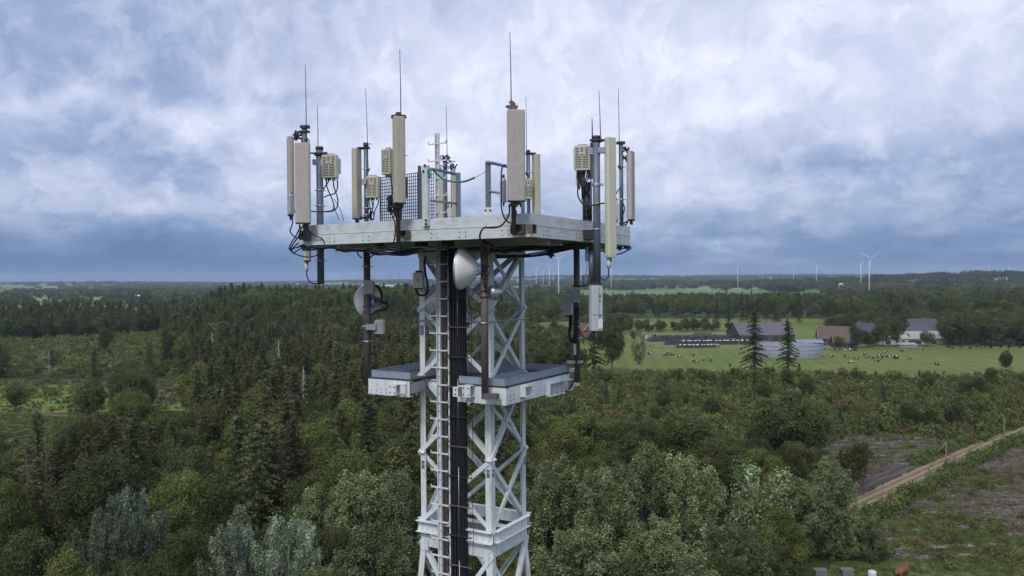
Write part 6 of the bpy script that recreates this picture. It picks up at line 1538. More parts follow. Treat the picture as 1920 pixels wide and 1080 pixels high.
# ================================================================== farm
FMt = dict(
 slate=pm('slate_roof', (.075, .08, .10), .7, 0, .2, 1.2, dirt=(.12, .12, .13), damt=.4), cowroof=pm('fibre_cement_roof', (.115, .105, .125), .8, 0, .2, .5, dirt=(.18, .16, .17), damt=.5, dscale=(.6, .3, .3)),
 brownroof=pm('brown_tile_roof', (.12, .085, .07), .8, 0, .25, .6, dirt=(.17, .12, .1), damt=.5), paleroof=pm('pale_sheet_roof', (.36, .34, .30), .6, 0, .12, .5, dirt=(.22, .2, .18), damt=.7, dscale=(.5, .1, .1)),
 brick=pm('red_brick', (.24, .085, .06), .85, 0, .2, 3), plaster=pm('white_plaster', (.42, .42, .40), .7, 0, .08, 1), concrete=pm('tank_concrete', (.24, .27, .30), .8, 0, .15, .5, dirt=(.22, .25, .27), damt=.5, dscale=(1.2, 1.2, .2)),
 steelblue=pm('blue_grey_sheet', (.20, .27, .34), .5, .1, .15, .5), boards=pm('dark_boards', (.05, .045, .045), .85, 0, .3, 2), glass=pm('window_glass', (.03, .04, .05), .15, 0, .2), redsheet=pm('red_sheet', (.19, .055, .045), .6, 0, .2, 1),
 plastic=pm('black_silage_plastic', (.014, .015, .018), .65, 0, .4, .6, bump=.6, bscale=2), wrap=pm('white_wrap', (.62, .66, .68), .4, 0, .08, 2), tyre=pm('tyre_rubber', (.03, .03, .032), .7, 0, .3), soil=pm('red_soil', (.21, .10, .06), .9, 0, .35, .8, bump=.5, bscale=3), greenheap=pm('weedy_heap', (.07, .09, .035), .95, 0, .4, 1, bump=.6, bscale=3),
 tarp=pm('teal_tarp', (.04, .17, .22), .5, 0, .2, 1), timber=pm('grey_timber', (.20, .19, .18), .85, 0, .25, 5), white=pm('turbine_white', (.60, .62, .65), .4, 0, .03), dgrey=pm('turbine_grey', (.16, .18, .21), .5, 0, .05), slurry=pm('slurry', (.07, .065, .055), .5, 0, .3, .5))
def shed(name, px, D, w, d, eave, ridge, rot, wall, roof, label, cat='building', trim=None, windows=(), doors=(), hip=False, chim=False, skylights=0, over=.4, roofbrk=0):
    c = GD(px, D); c.z = terr(c.x, c.y); t_ = thing(name, c, label, cat); t_.rotation_euler = (0, 0, rot); Z0 = Vector((0, 0, 0))
    def bl(m, nm, mt, par=None):
        o = m.build(nm, mt, origin=Z0); o.parent = par or t_; return o
    m = MB(); hw, hd = w / 2, d / 2
    V = [(-hw, -hd, 0), (hw, -hd, 0), (hw, hd, 0), (-hw, hd, 0), (-hw, -hd, eave), (hw, -hd, eave), (hw, hd, eave), (-hw, hd, eave)]
    if not hip: V += [(-hw, 0, ridge), (hw, 0, ridge)]; F = [(0, 1, 5, 4), (2, 3, 7, 6), (1, 2, 6, 9, 5), (3, 0, 4, 8, 7), (4, 5, 9, 8), (6, 7, 8, 9)]
    else: F = [(0, 1, 5, 4), (2, 3, 7, 6), (1, 2, 6, 5), (3, 0, 4, 7), (7, 6, 5, 4)]
    m.add(V, F); bl(m, 'wall', FMt[wall])
    m = MB(); k = (ridge - eave) / hd; hx = hd * .8 if hip else -over
    for s_ in (-1, 1):
        a = Vector((-hw - over, s_ * (hd + over), eave - k * over + .05)); b = Vector((hw + over, s_ * (hd + over), eave - k * over + .05)); c1 = Vector((hw - hx, 0, ridge + .08)); d1 = Vector((-hw + hx, 0, ridge + .08)); th = Vector((0, 0, .16))
        Q = [a, b, c1, d1]; m.add(Q + [q + th for q in Q], [(3, 2, 1, 0), (4, 5, 6, 7), (0, 1, 5, 4), (1, 2, 6, 5), (2, 3, 7, 6), (3, 0, 4, 7)])
    if hip:
        for s_ in (-1, 1):
            Q = [Vector((s_ * (hw + over), -(hd + over), eave - k * over + .05)), Vector((s_ * (hw + over), hd + over, eave - k * over + .05)), Vector((s_ * (hw - hx), 0, ridge + .08))]; th = Vector((0, 0, .17)); m.add(Q + [q + th for q in Q], [(0, 1, 2), (5, 4, 3), (0, 3, 4, 1), (1, 4, 5, 2), (2, 5, 3, 0)])
    n = int(w / 1.1)
    for i in range(n):
        if hip: break
        x = -hw + (i + .5) * w / n
        for s_ in (-1, 1): m.bar(Vector((x, s_ * (hd + over) * .99, eave - k * over + .22)), Vector((x, s_ * .1, ridge + .23)), .12, .06)
    ro = bl(m, 'roof', FMt[roof])
    for i in range(skylights):
        m = MB(); x = -hw + (i + .5) * w / skylights; y0, y1 = -hd * .8, -hd * .3; m.bar(Vector((x, y0, ridge + y0 * k + .30)), Vector((x, y1, ridge + y1 * k + .30)), 1.0, .05); bl(m, 'skylight', FMt['glass' if roof != 'cowroof' else 'wrap'], ro)
    if chim: m = MB(); m.box((hw * .2, 0, ridge + .7), (.7, .7, 1.6)); bl(m, 'chimney', FMt['brick'], ro)
    if trim:
        for s_ in (-1, 1):
            m = MB()
            for q in (-1, 1): m.bar(Vector((s_ * (hw + over + .06), q * (hd + over), eave - k * over + .1)), Vector((s_ * (hw + over + .06), 0, ridge + .2)), .1, .45)
            bl(m, 'barge_board', FMt[trim])
    def opening(side, u, z, ww, hh, nm, mt):
        m = MB(); fr = MB()
        if side in 'fb':
            y = (-hd - .03) * (1 if side == 'f' else -1); m.box((u, y, z), (ww, .06, hh))
            for e_ in (-1, 1): fr.box((u + e_ * ww / 2, y * 1.002, z), (.1, .12, hh + .1)); fr.box((u, y * 1.002, z + e_ * hh / 2), (ww - .1, .12, .1))
        else:
            x = (hw + .03) * (1 if side == 'r' else -1); m.box((x, u, z), (.06, ww, hh))
            for e_ in (-1, 1): fr.box((x, u + e_ * ww / 2, z), (.12, .1, hh + .1)); fr.box((x, u, z + e_ * hh / 2), (.12, ww - .1, .1))
        o = bl(m, nm, FMt[mt]); bl(fr, 'frame', FMt['plaster'], o)
    for q in windows: opening(*q, 'window', 'glass')
    for q in doors: opening(*q[:5], 'door', q[5] if len(q) > 5 else 'boards')
    return t_
shed('cowshed', 1424, 462, 31, 27, 3.6, 10.0, R_(1), 'boards', 'cowroof', 'wide dark cowshed behind the round tank with an open dark front', doors=[('f', x, 1.6, 4.2, 3.1) for x in (-12, -6.5, -1, 4.5, 10)])
shed('steel_shed', 1515, 402, 12.5, 9, 3.2, 4.4, R_(-3), 'steelblue', 'steelblue', 'low blue-grey sheet metal shed just behind the right edge of the round tank', doors=[('f', 2, 1.3, 3, 2.6)])
shed('barn', 1568, 425, 19, 14, 3.6, 9.6, R_(-16), 'boards', 'brownroof', 'brown tiled barn with pale gable edges left of the farmhouse', trim='plaster', doors=[('f', -4, 1.4, 3, 2.8), ('r', 0, 1.6, 3, 3)], windows=[('f', 2, 1.8, 1.2, 1.2), ('r', 0, 5, 1.2, 1.2)])
shed('barn', 1581, 408, 11, 9, 2.6, 6.2, R_(-12), 'boards', 'brownroof', 'small brown lean-to barn in front of the larger brown barn', doors=[('f', 0, 1.2, 2.6, 2.3)])
shed('farmhouse', 1628, 458, 16, 8.6, 4.0, 9.4, R_(-76), 'brick', 'slate', 'red brick farmhouse with white-trimmed gable facing the pasture', trim='plaster', windows=[('r', -2.2, 2.2, 1.1, 1.3), ('r', 2.2, 2.2, 1.1, 1.3), ('r', 0, 5.8, 1.2, 1.3), ('f', -4, 2, 1.2, 1.3), ('f', 4, 2, 1.2, 1.3), ('l', 0, 5.8, 1.2, 1.2)], chim=True)
shed('garden_shed', 1626, 428, 6, 5, 2.4, 3.6, R_(0), 'redsheet', 'redsheet', 'little red shed in front of the brick farmhouse', doors=[('f', 0, 1.1, 1.2, 2)])
shed('long_shed', 1697, 428, 34, 13, 3.1, 6.4, R_(-1), 'plaster', 'paleroof', 'long low shed with pale corrugated roof on the right of the farm', doors=[('f', 2, 1.2, 7, 2.3), ('f', 12, 1.2, 3, 2.3), ('f', -12, 1.2, 3, 2.2)], windows=[('f', -7, 1.8, 1.6, .9), ('f', -4, 1.8, 1.6, .9)], skylights=5)
shed('house', 1727, 476, 17, 12, 4, 10.6, R_(4), 'brick', 'slate', 'large house with steep dark slate roof behind the long pale shed', windows=[('f', x, 2, 1.2, 1.4) for x in (-6, -2, 2, 6)], chim=True)
shed('house', 1722, 452, 18, 12, 3.6, 8.0, R_(-6), 'boards', 'slate', 'lower hip-roofed dark grey house between the slate house and the long shed', hip=True, windows=[('f', x, 2, 1.2, 1.2) for x in (-5, 0, 5)])
shed('brick_house', 1097, 478, 10, 9, 4.4, 9.2, R_(-70), 'brick', 'brownroof', 'red brick house glimpsed between the poles left of the hanging box antenna', trim='plaster', windows=[('r', -1.6, 2, 1.1, 1.2), ('r', 1.8, 2, 1.1, 1.2), ('r', 0, 5.6, 1.1, 1.2), ('f', 0, 2, 1.2, 1.2)])
shed('cottage', 1133, 486, 8, 7, 3, 6.0, R_(15), 'plaster', 'slate', 'small white cottage half hidden right of the hanging box antenna', windows=[('f', -2, 1.7, 1, 1.1), ('f', 2, 1.7, 1, 1.1)])
# field shelter
c = GD(1700, 402); fs = thing('field_shelter', c, 'low pale sheep shelter with sheet sides standing at the pasture edge', 'shelter'); m = MB()
for k in range(5): m.bar(c + Vector((-4.3 + k * 2.15, -1.5, 0)), c + Vector((-4.3 + k * 2.15, -1.5, 1.9)), .12, .12)
for z in (.5, 1.0, 1.5): m.bar(c + Vector((-4.3, -1.5, z)), c + Vector((4.3, -1.5, z)), .05, .3)
m.build('side_rails', FMt['plaster'], fs); m = MB(); m.bar(c + Vector((-4.6, -.2, 2.1)), c + Vector((4.6, -.2, 2.1)), 3.4, .1, up=(0, -.25, 1)); m.build('roof', FMt['paleroof'], fs)
m = MB(); m.bar(c + Vector((-4.3, 1.2, .8)), c + Vector((4.3, 1.2, .8)), .08, 1.6); m.build('back_panel', FMt['plaster'], fs)
# round tank
c = GD(1476, 366); tk = thing('slurry_tank', c, 'big round open concrete tank at the edge of the pasture', 'tank'); RT, HT = 14.2, 5.2; m = MB(); m.lathe([(RT, -.2), (RT, HT), (RT - .25, HT), (RT - .25, 1.5)], c, UP, 72)
for k in range(36):
    a = k * math.pi / 18; e = Vector((math.cos(a), math.sin(a), 0)); m.bar(c + e * (RT + .03), c + e * (RT + .03) + UP * HT, .1, .12, up=e)
m.build('wall', FMt['concrete'], tk); m = MB(); m.lathe([(0, 1.6), (RT - .26, 1.6)], c, UP, 48); m.build('slurry', FMt['slurry'], tk)
m = MB()
for z in (HT * .33, HT * .66, HT + .02): m.lathe([(RT + .02, z - .05), (RT + .1, z - .05), (RT + .1, z + .05), (RT + .02, z + .05)], c, UP, 72)
m.build('hoops', FMt['concrete'], tk); p = GD(1502, 355); m = MB(); m.tube([p + Vector((0, -.6, 0)), p + Vector((0, -.6, 6.6)), p + Vector((0, 1.5, 7.2))], .18, 8); m.build('pipe', FMt['dgrey'], tk)
# silage clamps, bales, heaps
def clampheap(px0, px1, D, dep, h, label, name='silage_clamp', mat='plastic', tyres=60, seed=0):
    a = GD(px0, D); b = GD(px1, D); L = (b - a).x; r = random.Random(seed); V = []; F = []; nx, ny = 40, 9
    for i in range(nx + 1):
        for j in range(ny + 1):
            u, v = i / nx, j / ny; e = min(1, min(u, 1 - u) * 9); z = h * (1 - abs(2 * v - 1) ** 3.2) * (.35 + .65 * e ** .6 if e < 1 else 1) * (e > 0) * r.uniform(.93, 1.05); V.append((a.x + L * u, D + dep * (v - .5) + r.uniform(-.1, .1), max(0, z)))
    for i in range(nx):
        for j in range(ny): k = i * (ny + 1) + j; F.append((k, k + ny + 1, k + ny + 2, k + 1))
    m = MB(); m.add(V, F, 0, True)
    c = Vector((a.x + L / 2, D, 0)); t_ = thing(name, c, label, 'silage clamp' if 'silage' in name else 'heap'); m.build('cover' if mat == 'plastic' else 'mound', FMt[mat], t_)
    if tyres:
        m = MB()
        for k in range(tyres):
            u, v = r.random(), r.uniform(.08, .8); z = h * (1 - abs(2 * v - 1) ** 3.2); p = Vector((a.x + L * (.04 + .92 * u), D + dep * (v - .5), z + .12)); m.lathe([(.18, -.08), (.34, -.1), (.38, 0), (.34, .1), (.18, .08)], p, (r.uniform(-.2, .2), -.3, 1), 8)
        o = m.build('tyres', FMt['tyre'], t_); tag(o, kind='stuff')
    return t_
clampheap(1212, 1416, 458, 14, 3.0, 'longest black plastic silage clamp weighed down with tyres, farthest of the rows', tyres=180, seed=1)
clampheap(1244, 1420, 432, 8, 2.4, 'middle black silage clamp, speckled with white bags', tyres=120, seed=2)
clampheap(1266, 1346, 412, 5, 1.6, 'shortest black silage clamp nearest the cows', tyres=50, seed=3)
r = random.Random(8)
for k in range(44):
    if k < 28: px, D, z = 1280 + k * 4.6 + r.uniform(-3, 3), 429.0 + r.uniform(-.9, 1.2), 1.95
    else: px, D, z = 1272 + (k - 28) * 4.8 + r.uniform(-3, 3), 410.6 + r.uniform(-.5, .5), 1.25
    c = GD(px, D); m = MB(); R0 = r.uniform(.22, .42); ax = Vector((1, r.uniform(-.5, .5), 0)).normalized(); m.lathe([(0, -.45), (R0 * .9, -.45), (R0, -.35), (R0, .35), (R0 * .9, .45), (0, .45)], c + UP * (z + .3), ax, 12)
    tag(m.build('silage_bag', FMt['wrap']), 'white sandbag roll lying on the middle black silage clamp' if k < 28 else 'white sandbag roll lying on the shortest silage clamp', 'bag', 'white rolls on the middle clamp' if k < 28 else 'white rolls on the shortest clamp')
clampheap(1262, 1302, 478, 6, 1.7, 'reddish soil heap behind the silage clamps', 'soil_heap', 'soil', 0, 5); clampheap(1300, 1334, 486, 9, 3.4, 'weedy green heap behind the silage clamps', 'weedy_heap', 'greenheap', 0, 6)
clampheap(1176, 1194, 470, 4, 1.2, 'low red heap at the left end behind the pasture', 'soil_heap', 'soil', 0, 7); clampheap(1341, 1349, 411, 3, 1.9, 'small red-brown heap at the end of the shortest clamp', 'soil_heap', 'soil', 0, 8)
clampheap(1428, 1446, 420, 5, 2.6, 'teal tarpaulin-covered heap between cowshed and round tank', 'covered_heap', 'tarp', 0, 9)
def container(px, D, w, h, d, mat, label):
    c = GD(px, D); t_ = thing('container', c, label, 'container'); m = MB(); m.box(c + UP * h / 2, (w, d, h))
    for k in range(int(w / .3)): m.box(c + Vector((-w / 2 + .15 + k * .3, -d / 2 - .03, h / 2)), (.12, .06, h * .9))
    m.build('body', FMt[mat], t_); m = MB(); m.box(c + Vector((w * .25, -d / 2 - .08, h * .48)), (w * .4, .04, h * .85)); m.build('door', FMt['plaster'], t_)
container(1348, 470, 3.2, 3.0, 2.5, 'concrete', 'pale grey upright container behind the silage clamps'); container(1211, 480, 1.6, 1.4, 1.4, 'wrap', 'small white box at the left end behind the silage clamps')
def tractor(px, D, mat, label, flip=1):
    c = GD(px, D); t_ = thing('tractor', c, label, 'tractor'); m = MB(); m.box(c + Vector((.9 * flip, 0, 1.25)), (2.2, .9, .8)); m.box(c + Vector((-.9 * flip, 0, 1.0)), (1.6, 1.0, .5)); m.box(c + Vector((-1.1 * flip, -.75, 1.55)), (1.5, .4, .12)); m.box(c + Vector((-1.1 * flip, .75, 1.55)), (1.5, .4, .12)); m.tube([c + Vector((.6 * flip, .2, 1.6)), c + Vector((.6 * flip, .2, 2.3))], .05, 6); m.build('body', FMt[mat], t_)
    m = MB(); m.box(c + Vector((-.85 * flip, 0, 2.0)), (1.3, 1.2, 1.1)); m.box(c + Vector((-.85 * flip, 0, 2.62)), (1.5, 1.4, .12)); m.build('cab', FMt['glass'], t_)
    for x, rr_, s_ in ((-1.1, .85, -.75), (-1.1, .85, .75), (1.5, .55, -.6), (1.5, .55, .6)): m = MB(); m.lathe([(.0, -.18), (rr_ * .9, -.2), (rr_, -.1), (rr_, .1), (rr_ * .9, .2), (0, .18)], c + Vector((x * flip, s_, rr_)), (0, 1, 0), 18); m.build('wheel', FMt['tyre'], t_)
tractor(1230, 474, 'redsheet', 'red tractor parked behind the left end of the long silage clamp'); tractor(1497, 392, 'redsheet', 'red tractor parked between the round tank and the steel shed', -1); tractor(1372, 452, 'steelblue', 'dark tractor at the left corner of the cowshed')
# pasture fence
fe = thing('pasture_fence', GD(1650, 396), 'thin post and wire fence along the farm side of the pasture', 'fence')
for k in range(34): c = GD(1545 + k * 9.6, 398 - k * .35); m = MB(); m.tube([c, c + UP * 1.3], .07, 5); m.build('post', FMt['timber'], fe)
m = MB()
for z in (.5, .9, 1.2): m.tube([GD(1545, 398) + UP * z, GD(1545 + 33 * 9.6, 398 - 33 * .35) + UP * z], .015, 4)
m.build('wire', FMt['dgrey'], fe)

# ------------------------------------------------------------------ cows
def cowmat(name, base, patch, thr=.5):
    m, nt, bs = nodes(name); N = nt.nodes; tcn = N.new('ShaderNodeTexCoord'); oi = N.new('ShaderNodeObjectInfo'); ad = N.new('ShaderNodeVectorMath'); cx = N.new('ShaderNodeCombineXYZ'); ml = N.new('ShaderNodeMath'); ml.operation = 'MULTIPLY'; ml.inputs[1].default_value = 37
    link(nt, oi.outputs['Random'], ml.inputs[0]); link(nt, ml.outputs[0], cx.inputs[0]); link(nt, ml.outputs[0], cx.inputs[1]); link(nt, tcn.outputs['Object'], ad.inputs[0]); link(nt, cx.outputs[0], ad.inputs[1])
    nz = N.new('ShaderNodeTexNoise'); nz.inputs['Scale'].default_value = 1.5; nz.inputs['Detail'].default_value = 1; link(nt, ad.outputs[0], nz.inputs['Vector']); cr = N.new('ShaderNodeValToRGB'); cr.color_ramp.interpolation = 'CONSTANT'; cr.color_ramp.elements[0].color = (*base, 1); cr.color_ramp.elements[1].position = thr; cr.color_ramp.elements[1].color = (*patch, 1)
    link(nt, nz.outputs['Fac'], cr.inputs[0]); link(nt, cr.outputs[0], bs.inputs['Base Color']); bs.inputs['Roughness'].default_value = .8; return m
COW = cowmat('holstein_hide', (.014, .014, .016), (.55, .54, .51), .575); BCOW = cowmat('brown_hide', (.16, .065, .03), (.20, .085, .04), .5)
def skinned(name, joints, edges, mat, root=0):
    me = bpy.data.meshes.new(name); me.from_pydata([j[:3] for j in joints], edges, []); o = bpy.data.objects.new(name, me); COL.objects.link(o)
    md = o.modifiers.new('s', 'SKIN'); sv = me.skin_vertices[0].data
    for i, j in enumerate(joints): sv[i].radius = (j[3], j[4] if len(j) > 4 else j[3])
    sv[root].use_root = True; o.modifiers.new('d', 'SUBSURF').levels = 1
    dg = bpy.context.evaluated_depsgraph_get(); dg.update(); m2 = bpy.data.meshes.new_from_object(o.evaluated_get(dg)); bpy.data.objects.remove(o); m2.materials.clear(); m2.materials.append(mat); m2.polygons.foreach_set('use_smooth', [True] * len(m2.polygons)); m2.name = name; return m2
def cowmesh(pose, mat):
    zb = {'stand': 0, 'graze': 0, 'lie': -.62}[pose]
    J = [(-.75, 0, 1.10 + zb, .26, .30), (-1.0, 0, 1.15 + zb, .20, .22), (-.25, 0, 1.04 + zb, .34, .36), (.35, 0, 1.06 + zb, .32, .36), (.75, 0, 1.18 + zb, .22, .30)]
    E = [(1, 0), (0, 2), (2, 3), (3, 4)]
    hd = {'stand': [(1.05, 0, 1.38, .14, .18), (1.3, 0, 1.46, .13, .14), (1.62, 0, 1.28, .08, .08)], 'graze': [(1.1, 0, .95, .14, .18), (1.4, 0, .55, .12, .13), (1.62, 0, .22, .08, .08)], 'lie': [(1.02, .1, .85, .13, .17), (1.2, .25, .98, .12, .13), (1.42, .42, .84, .08, .08)]}[pose]
    b = len(J); J += hd; E += [(4, b), (b, b + 1), (b + 1, b + 2)]
    for s_ in (-1, 1): J.append((hd[1][0] - .05, hd[1][1] + s_ * .22, hd[1][2] + .08, .035, .05)); E.append((b + 1, len(J) - 1))
    if pose == 'lie':
        for s_ in (-1, 1):
            n = len(J); J += [(.65, s_ * .34, .28, .12, .12), (1.0, s_ * .36, .12, .07, .07), (.7, s_ * .42, .08, .05, .05)]; E += [(4, n), (n, n + 1), (n + 1, n + 2)]
            n = len(J); J += [(-.62, s_ * .42, .26, .17, .17), (-.2, s_ * .52, .18, .09, .09), (-.7, s_ * .56, .08, .05, .05)]; E += [(0, n), (n, n + 1), (n + 1, n + 2)]
    else:
        for s_ in (-1, 1):
            n = len(J); J += [(.68, s_ * .20, .72, .12, .12), (.70, s_ * .2, .42, .065, .065), (.68, s_ * .2, .04, .05, .05)]; E += [(4, n), (n, n + 1), (n + 1, n + 2)]
            n = len(J); J += [(-.72, s_ * .20, .78, .15, .15), (-.66 - .18, s_ * .2, .48, .07, .07), (-.80, s_ * .2, .04, .05, .05)]; E += [(0, n), (n, n + 1), (n + 1, n + 2)]
    n = len(J); J += [(-1.14, 0, 1.05 + zb, .04, .04), (-1.16, .02, max(.15, .6 + zb), .03, .03)]; E += [(1, n), (n, n + 1)]
    return skinned('cow', J, E, mat, 2)
CM = {p: cowmesh(p, COW) for p in ('stand', 'graze', 'lie')}
cl = [(1060 + x / 5.05, 560 + y / 5.05, p) for x, y, p in ((815, 464, 'stand'), (800, 530, 'lie'), (945, 540, 'lie'), (975, 530, 'lie'), (1010, 540, 'lie'), (1080, 558, 'lie'), (1205, 545, 'lie'), (1228, 605, 'lie'), (1318, 594, 'lie'), (1375, 604, 'graze'), (1555, 650, 'graze'))]
cl += [(1400 + x / 4.8, 560 + y / 4.8, p) for x, y, p in ((325, 550, 'lie'), (420, 550, 'lie'), (490, 535, 'lie'), (560, 530, 'lie'), (688, 512, 'lie'), (770, 527, 'lie'), (725, 468, 'lie'), (790, 465, 'lie'), (808, 475, 'lie'), (868, 475, 'lie'), (935, 466, 'lie'), (960, 471, 'lie'), (992, 472, 'lie'), (900, 533, 'lie'), (990, 543, 'lie'), (1072, 513, 'lie'), (1075, 535, 'lie'), (1130, 535, 'lie'), (1147, 540, 'lie'), (1190, 527, 'lie'), (1208, 538, 'lie'), (1245, 488, 'lie'), (1270, 532, 'lie'), (1330, 529, 'lie'), (1342, 545, 'lie'), (1395, 477, 'lie'), (1587, 468, 'graze'), (1470, 546, 'lie'), (938, 582, 'lie'), (1175, 584, 'stand'), (1720, 599, 'lie'), (1845, 443, 'lie'))]
r = random.Random(3)
for (px, py, p) in cl:
    c = G(px, py); o = bpy.data.objects.new('cow', CM[p]); COL.objects.link(o); o.location = (c.x, c.y, .03 + (.1 if p == 'lie' else 0)); o.rotation_euler = (0, 0, r.choice((0, math.pi)) + r.uniform(-.5, .5) if p != 'graze' else r.uniform(.9, 1.5)); o.scale = (1.12,) * 3
    if p == 'lie': g = ('before the silage clamps' if px < 1400 else 'right of the sparse spruces')
    else: g = None
    if g: tag(o, 'black and white cow lying on the pasture ' + g, 'cow', 'cows lying ' + g)
    else: tag(o, {1221: 'black cow walking on the pasture, leftmost of the herd', 1332: 'black and white cow grazing near the plantation edge, left half of the pasture', 1367: 'cow grazing hard by the plantation left of the sparse spruces', 1730: 'black cow grazing at the fence near the pale shelter', 1644: 'black and white cow standing among the right half of the herd'}.get(int(px), 'black and white cow on its feet in the pasture'), 'cow')
c = G(1690, 1090); o = bpy.data.objects.new('cow', cowmesh('stand', BCOW)); COL.objects.link(o); o.location = (c.x, c.y, .1); o.rotation_euler = (0, 0, .75); o.scale = (1.35, 1.6, 1.12); tag(o, 'shaggy reddish-brown cow just peeping over the bottom edge at the right', 'cow')
def crate(px, D, label, mat='timber'):
    c = GD(px, D); c.z = .09; t_ = thing('crate', c, label, 'crate'); m = MB()
    for k in range(5):
        z = .1 + k * .2
        for s_ in (-1, 1): m.bar(c + Vector((-.65, s_ * .5, z)), c + Vector((.65, s_ * .5, z)), .03, .15); m.bar(c + Vector((s_ * .63, -.48, z)), c + Vector((s_ * .63, .48, z)), .03, .15)
    for s_ in (-.6, .6):
        for q in (-.46, .46): m.bar(c + Vector((s_, q, 0)), c + Vector((s_, q, 1.0)), .08, .08)
    m.build('sides', FMt[mat], t_); m = MB()
    for k in range(7): m.bar(c + Vector((-.66 + k * .22, -.52, 1.02)), c + Vector((-.66 + k * .22, .52, 1.02)), .18, .03)
    m.build('lid', FMt[mat], t_)
crate(1536, 94.8, 'grey timber crate at the bottom edge, the left one of two'); crate(1586, 94.8, 'grey timber crate at the bottom edge, the right one of two')
c = GD(1634, 94.6); m = MB(); m.lathe([(0, 0), (.45, 0), (.5, .1), (.5, .8), (.42, .95), (.2, 1.0), (.0, 1.0)], c, UP, 20); tag(m.build('barrel', FMt['wrap']), 'pale bluish plastic barrel top at the bottom edge near the brown cow', 'barrel')

# ------------------------------------------------------------------ poles along the road
for px, top, base, label in ((1605, 905, 965, 'wooden pole at the lower left end of the dirt road'), (1774, 829, 882, 'wooden pole at the middle of the dirt road with a raised barrier arm'), (1883, 785, 828, 'wooden pole at the upper right end of the dirt road'), (1652, 824, 838, 'short fence post on the clearing left of the road')):
    P = G(px, base); h = (base - top) / FPX * P.y; t_ = thing('wooden_pole', P, label, 'pole'); m = MB(); m.tube([P - UP * .2, P + UP * h], [.11, .08], 8); m.build('shaft', FMt['timber'], t_); m = MB(); m.tube([P + UP * h, P + UP * (h + .06)], .1, 8); m.build('cap', FMt['dgrey'], t_)
P = G(1774, 882); a = aty(1774, 829, P.y - .1); b = aty(1760, 845, P.y - .1); m = MB(); m.bar(a, b, .08, .08); tag(m.build('barrier_arm', FMt['concrete']), 'pale grey barrier arm slanting down from the middle wooden pole', 'barrier')
P = G(1783, 820); m = MB(); r = random.Random(1)
for k in range(60): q = P + Vector((r.gauss(0, 1.2), r.gauss(0, .8), abs(r.gauss(0, .6)))); d = Vector((r.uniform(-1, 1), r.uniform(-1, 1), r.uniform(-.4, .4))); m.tube([q - d, q + d], [.06, .02], 4)
tag(m.build('brush_pile', FM['twig'], origin=P), 'dark heap of cut branches left of the dirt road', 'brush pile', kind=None)

# ------------------------------------------------------------------ wind turbines
def turbine(px, hub, bl_px, yaw, rot, label, group=None, hubh=70.0, mat='white', base=None):
    dy = hpx(px) - hub; D = (hubh - H) / dy * FPX; x = (px - 960) / FPX * D; zg = terr(x, D); z = H + dy / FPX * D
    Rr_ = bl_px / FPX * D; t_ = thing('wind_turbine', (x, D, zg), label, 'wind turbine', group); P = Vector((x, D, z)); m = MB(); s = D / 1500
    m.tube([Vector((x, D, zg)), Vector((x, D, zg + (z - zg) * .5)), P - UP * 1.2], [1.35, .95, .65], 12); m.build('tower', FMt[mat], t_)
    f = Vector((math.sin(R_(yaw)), -math.cos(R_(yaw)), 0)); sd = f.cross(UP).normalized(); m = MB(); m.bar(P - f * 4, P + f * 3, 1.7, 1.8); m.lathe([(1.1, 0), (1.0, 1.0), (.4, 2.0), (0, 2.4)], P + f * 3, f, 12); m.build('nacelle', FMt[mat], t_)
    hubc = P + f * 4
    for k in range(3):
        a = R_(rot + 120 * k); d = sd * math.sin(a) + UP * math.cos(a); w_ = d.cross(f).normalized(); m = MB(); cw = max(1.6, Rr_ * .09) * (.8 + .2 * s)
        pts = [(0, .35, .35), (.08, .5, .3), (.2, 1.0, .2), (.6, .6, .12), (1, .16, .05)]; V = []
        for t0_, cc_, th_ in pts:
            q = hubc + d * Rr_ * t0_; V += [q - w_ * cw * cc_ * .35, q + f * cw * th_, q + w_ * cw * cc_ * .65, q - f * cw * th_]
        F = [(i * 4 + k_, i * 4 + (k_ + 1) % 4, (i + 1) * 4 + (k_ + 1) % 4, (i + 1) * 4 + k_) for i in range(4) for k_ in range(4)] + [(16, 17, 18, 19)]
        m.add(V, F, 0, True); m.build('blade', FMt[mat], t_)
turbine(1630, 485, 27, 12, 62, 'largest wind turbine, on the right horizon with raised blades'); turbine(1614, 493.5, 12, 62, 10, 'smaller wind turbine just left of the largest one on the right'); turbine(1556, 506, 5, 40, 30, 'tiny wind turbine between two mid-sized ones on the right horizon')
turbine(1531, 498.5, 11, 58, 70, 'thin wind turbine left of the largest pair on the right'); turbine(1488, 501, 11, 45, 80, 'wind turbine over the woods, left of the thin one'); turbine(1383.5, 500, 16, 70, 82, 'wind turbine with one blade stretched left, alone right of the mast'); turbine(1430, 508, 5, 30, 20, 'tiny wind turbine right of the lone one')
turbine(1047.5, 484, 17, 58, 55, 'tallest wind turbine seen beneath the right platform half'); turbine(1005.5, 501, 10, 35, 50, 'wind turbine just right of the mast leg, left of the group'); turbine(1030, 500, 10, 35, 75, 'wind turbine left of the tallest one under the platform'); turbine(1018.5, 507, 6, 30, 15, 'small turbine between two larger ones under the platform')
turbine(1037.5, 508, 6, 30, 40, 'small turbine hard left of the tallest one under the platform'); turbine(970.5, 511, 8, 20, 100, 'wind turbine seen through the mast bracing'); turbine(1090, 508, 6, 40, 20, 'small turbine right of the right brown pole'); turbine(1146, 502, 8, 70, 10, 'wind turbine behind the foot of the right long cream antenna')
for k, (px, hb) in enumerate(((702, 517), (727, 514.5), (732.5, 516), (749.5, 513.5), (770.5, 514))): turbine(px, hb, 5.5, 30, 20 + 33 * k, 'tiny wind turbine on the horizon left of the mast', 'tiny turbines left of the mast', mat='dgrey')
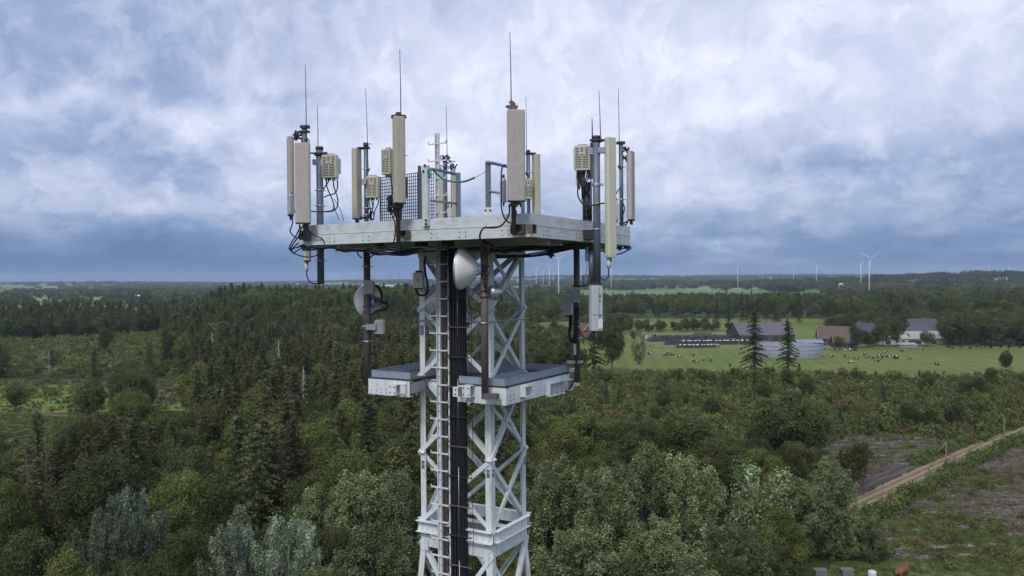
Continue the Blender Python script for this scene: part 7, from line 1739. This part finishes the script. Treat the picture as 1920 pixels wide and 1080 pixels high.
for k, (px, hb) in enumerate(((98, 525), (250, 524), (341, 523), (373, 522.5), (288, 524))): turbine(px, hb, 4, 30, 15 + 40 * k, 'faint wind turbine on the far left horizon', 'faint turbines on the far left horizon')
for k, (px, hb) in enumerate(((1799, 502.5), (1836, 501), (1855, 500.5), (1892, 499))): turbine(px, hb, 4.5, 50, 25 * k, 'faint wind turbine beyond the wooded ridge on the right', 'faint turbines beyond the right ridge')

# ------------------------------------------------------------------ far buildings
def farshed(px, py, wpx, label, h=6, roof='wrap'):
    D = H * FPX / (py - hpx(px)); w = wpx / FPX * D; shed('far_building', px, D, w, max(14, w * .35), h * .6, h * 1.1, 0, 'plaster', roof, label, skylights=0, doors=[('f', 0, h * .25, w * .12, h * .4)])
for px, py, w, l, h, rf in ((262, 562, 17, 'white-roofed farm building in the far left woods', 9, 'wrap'), (332, 549, 13, 'pale farm building right of the white-roofed one at the far left', 9, 'wrap'), (158, 549, 13, 'long pale shed far left above the wood', 8, 'paleroof'), (290, 549, 10, 'small pale shed far left between two larger ones', 8, 'wrap'), (383, 545, 12, 'pale shed at the foot of the conifer wood horizon', 8, 'paleroof'),
  (730, 538, 30, 'long white building far off left of the yellowish box', 9, 'wrap'), (680, 538, 10, 'small white building far off left of the dish', 9, 'wrap'), (1336, 530, 11, 'pale shed far off under the empty sky right of the mast', 14, 'paleroof'), (1420, 536, 9, 'small pale shed far off below the tiny turbine', 12, 'paleroof'), (1492, 545, 10, 'small white building in the woods left of the turbines', 12, 'wrap'),
  (1578, 545, 9, 'white house in the woods left of the largest turbine', 13, 'wrap'), (1590, 545, 6, 'smaller white house in the woods beneath the turbine pair', 12, 'wrap'), (1850, 527, 150, 'very long low white building in front of the wooded ridge', 9, 'wrap'), (1748, 529, 12, 'small pale building at the left foot of the wooded ridge', 11, 'wrap')):
    farshed(px, py, w, l, h, rf)

# ================================================================== haze
hz = MB(); hz.box((0, 0, 100), (33000, 33000, 210))
ho = hz.build('haze', pm('haze_mat', (1, 1, 1)), origin=Vector((0, 0, -5))); tag(ho, kind='stuff'); ho['label'] = 'thin bluish summer haze over the plain'
hm = ho.data.materials[0]; nn = hm.node_tree.nodes; nn.clear(); ou = nn.new('ShaderNodeOutputMaterial'); pv = nn.new('ShaderNodeVolumePrincipled')
pv.inputs['Color'].default_value = (.62, .78, 1.0, 1); pv.inputs['Density'].default_value = .00007; pv.inputs['Anisotropy'].default_value = .0
hm.node_tree.links.new(pv.outputs[0], ou.inputs['Volume'])
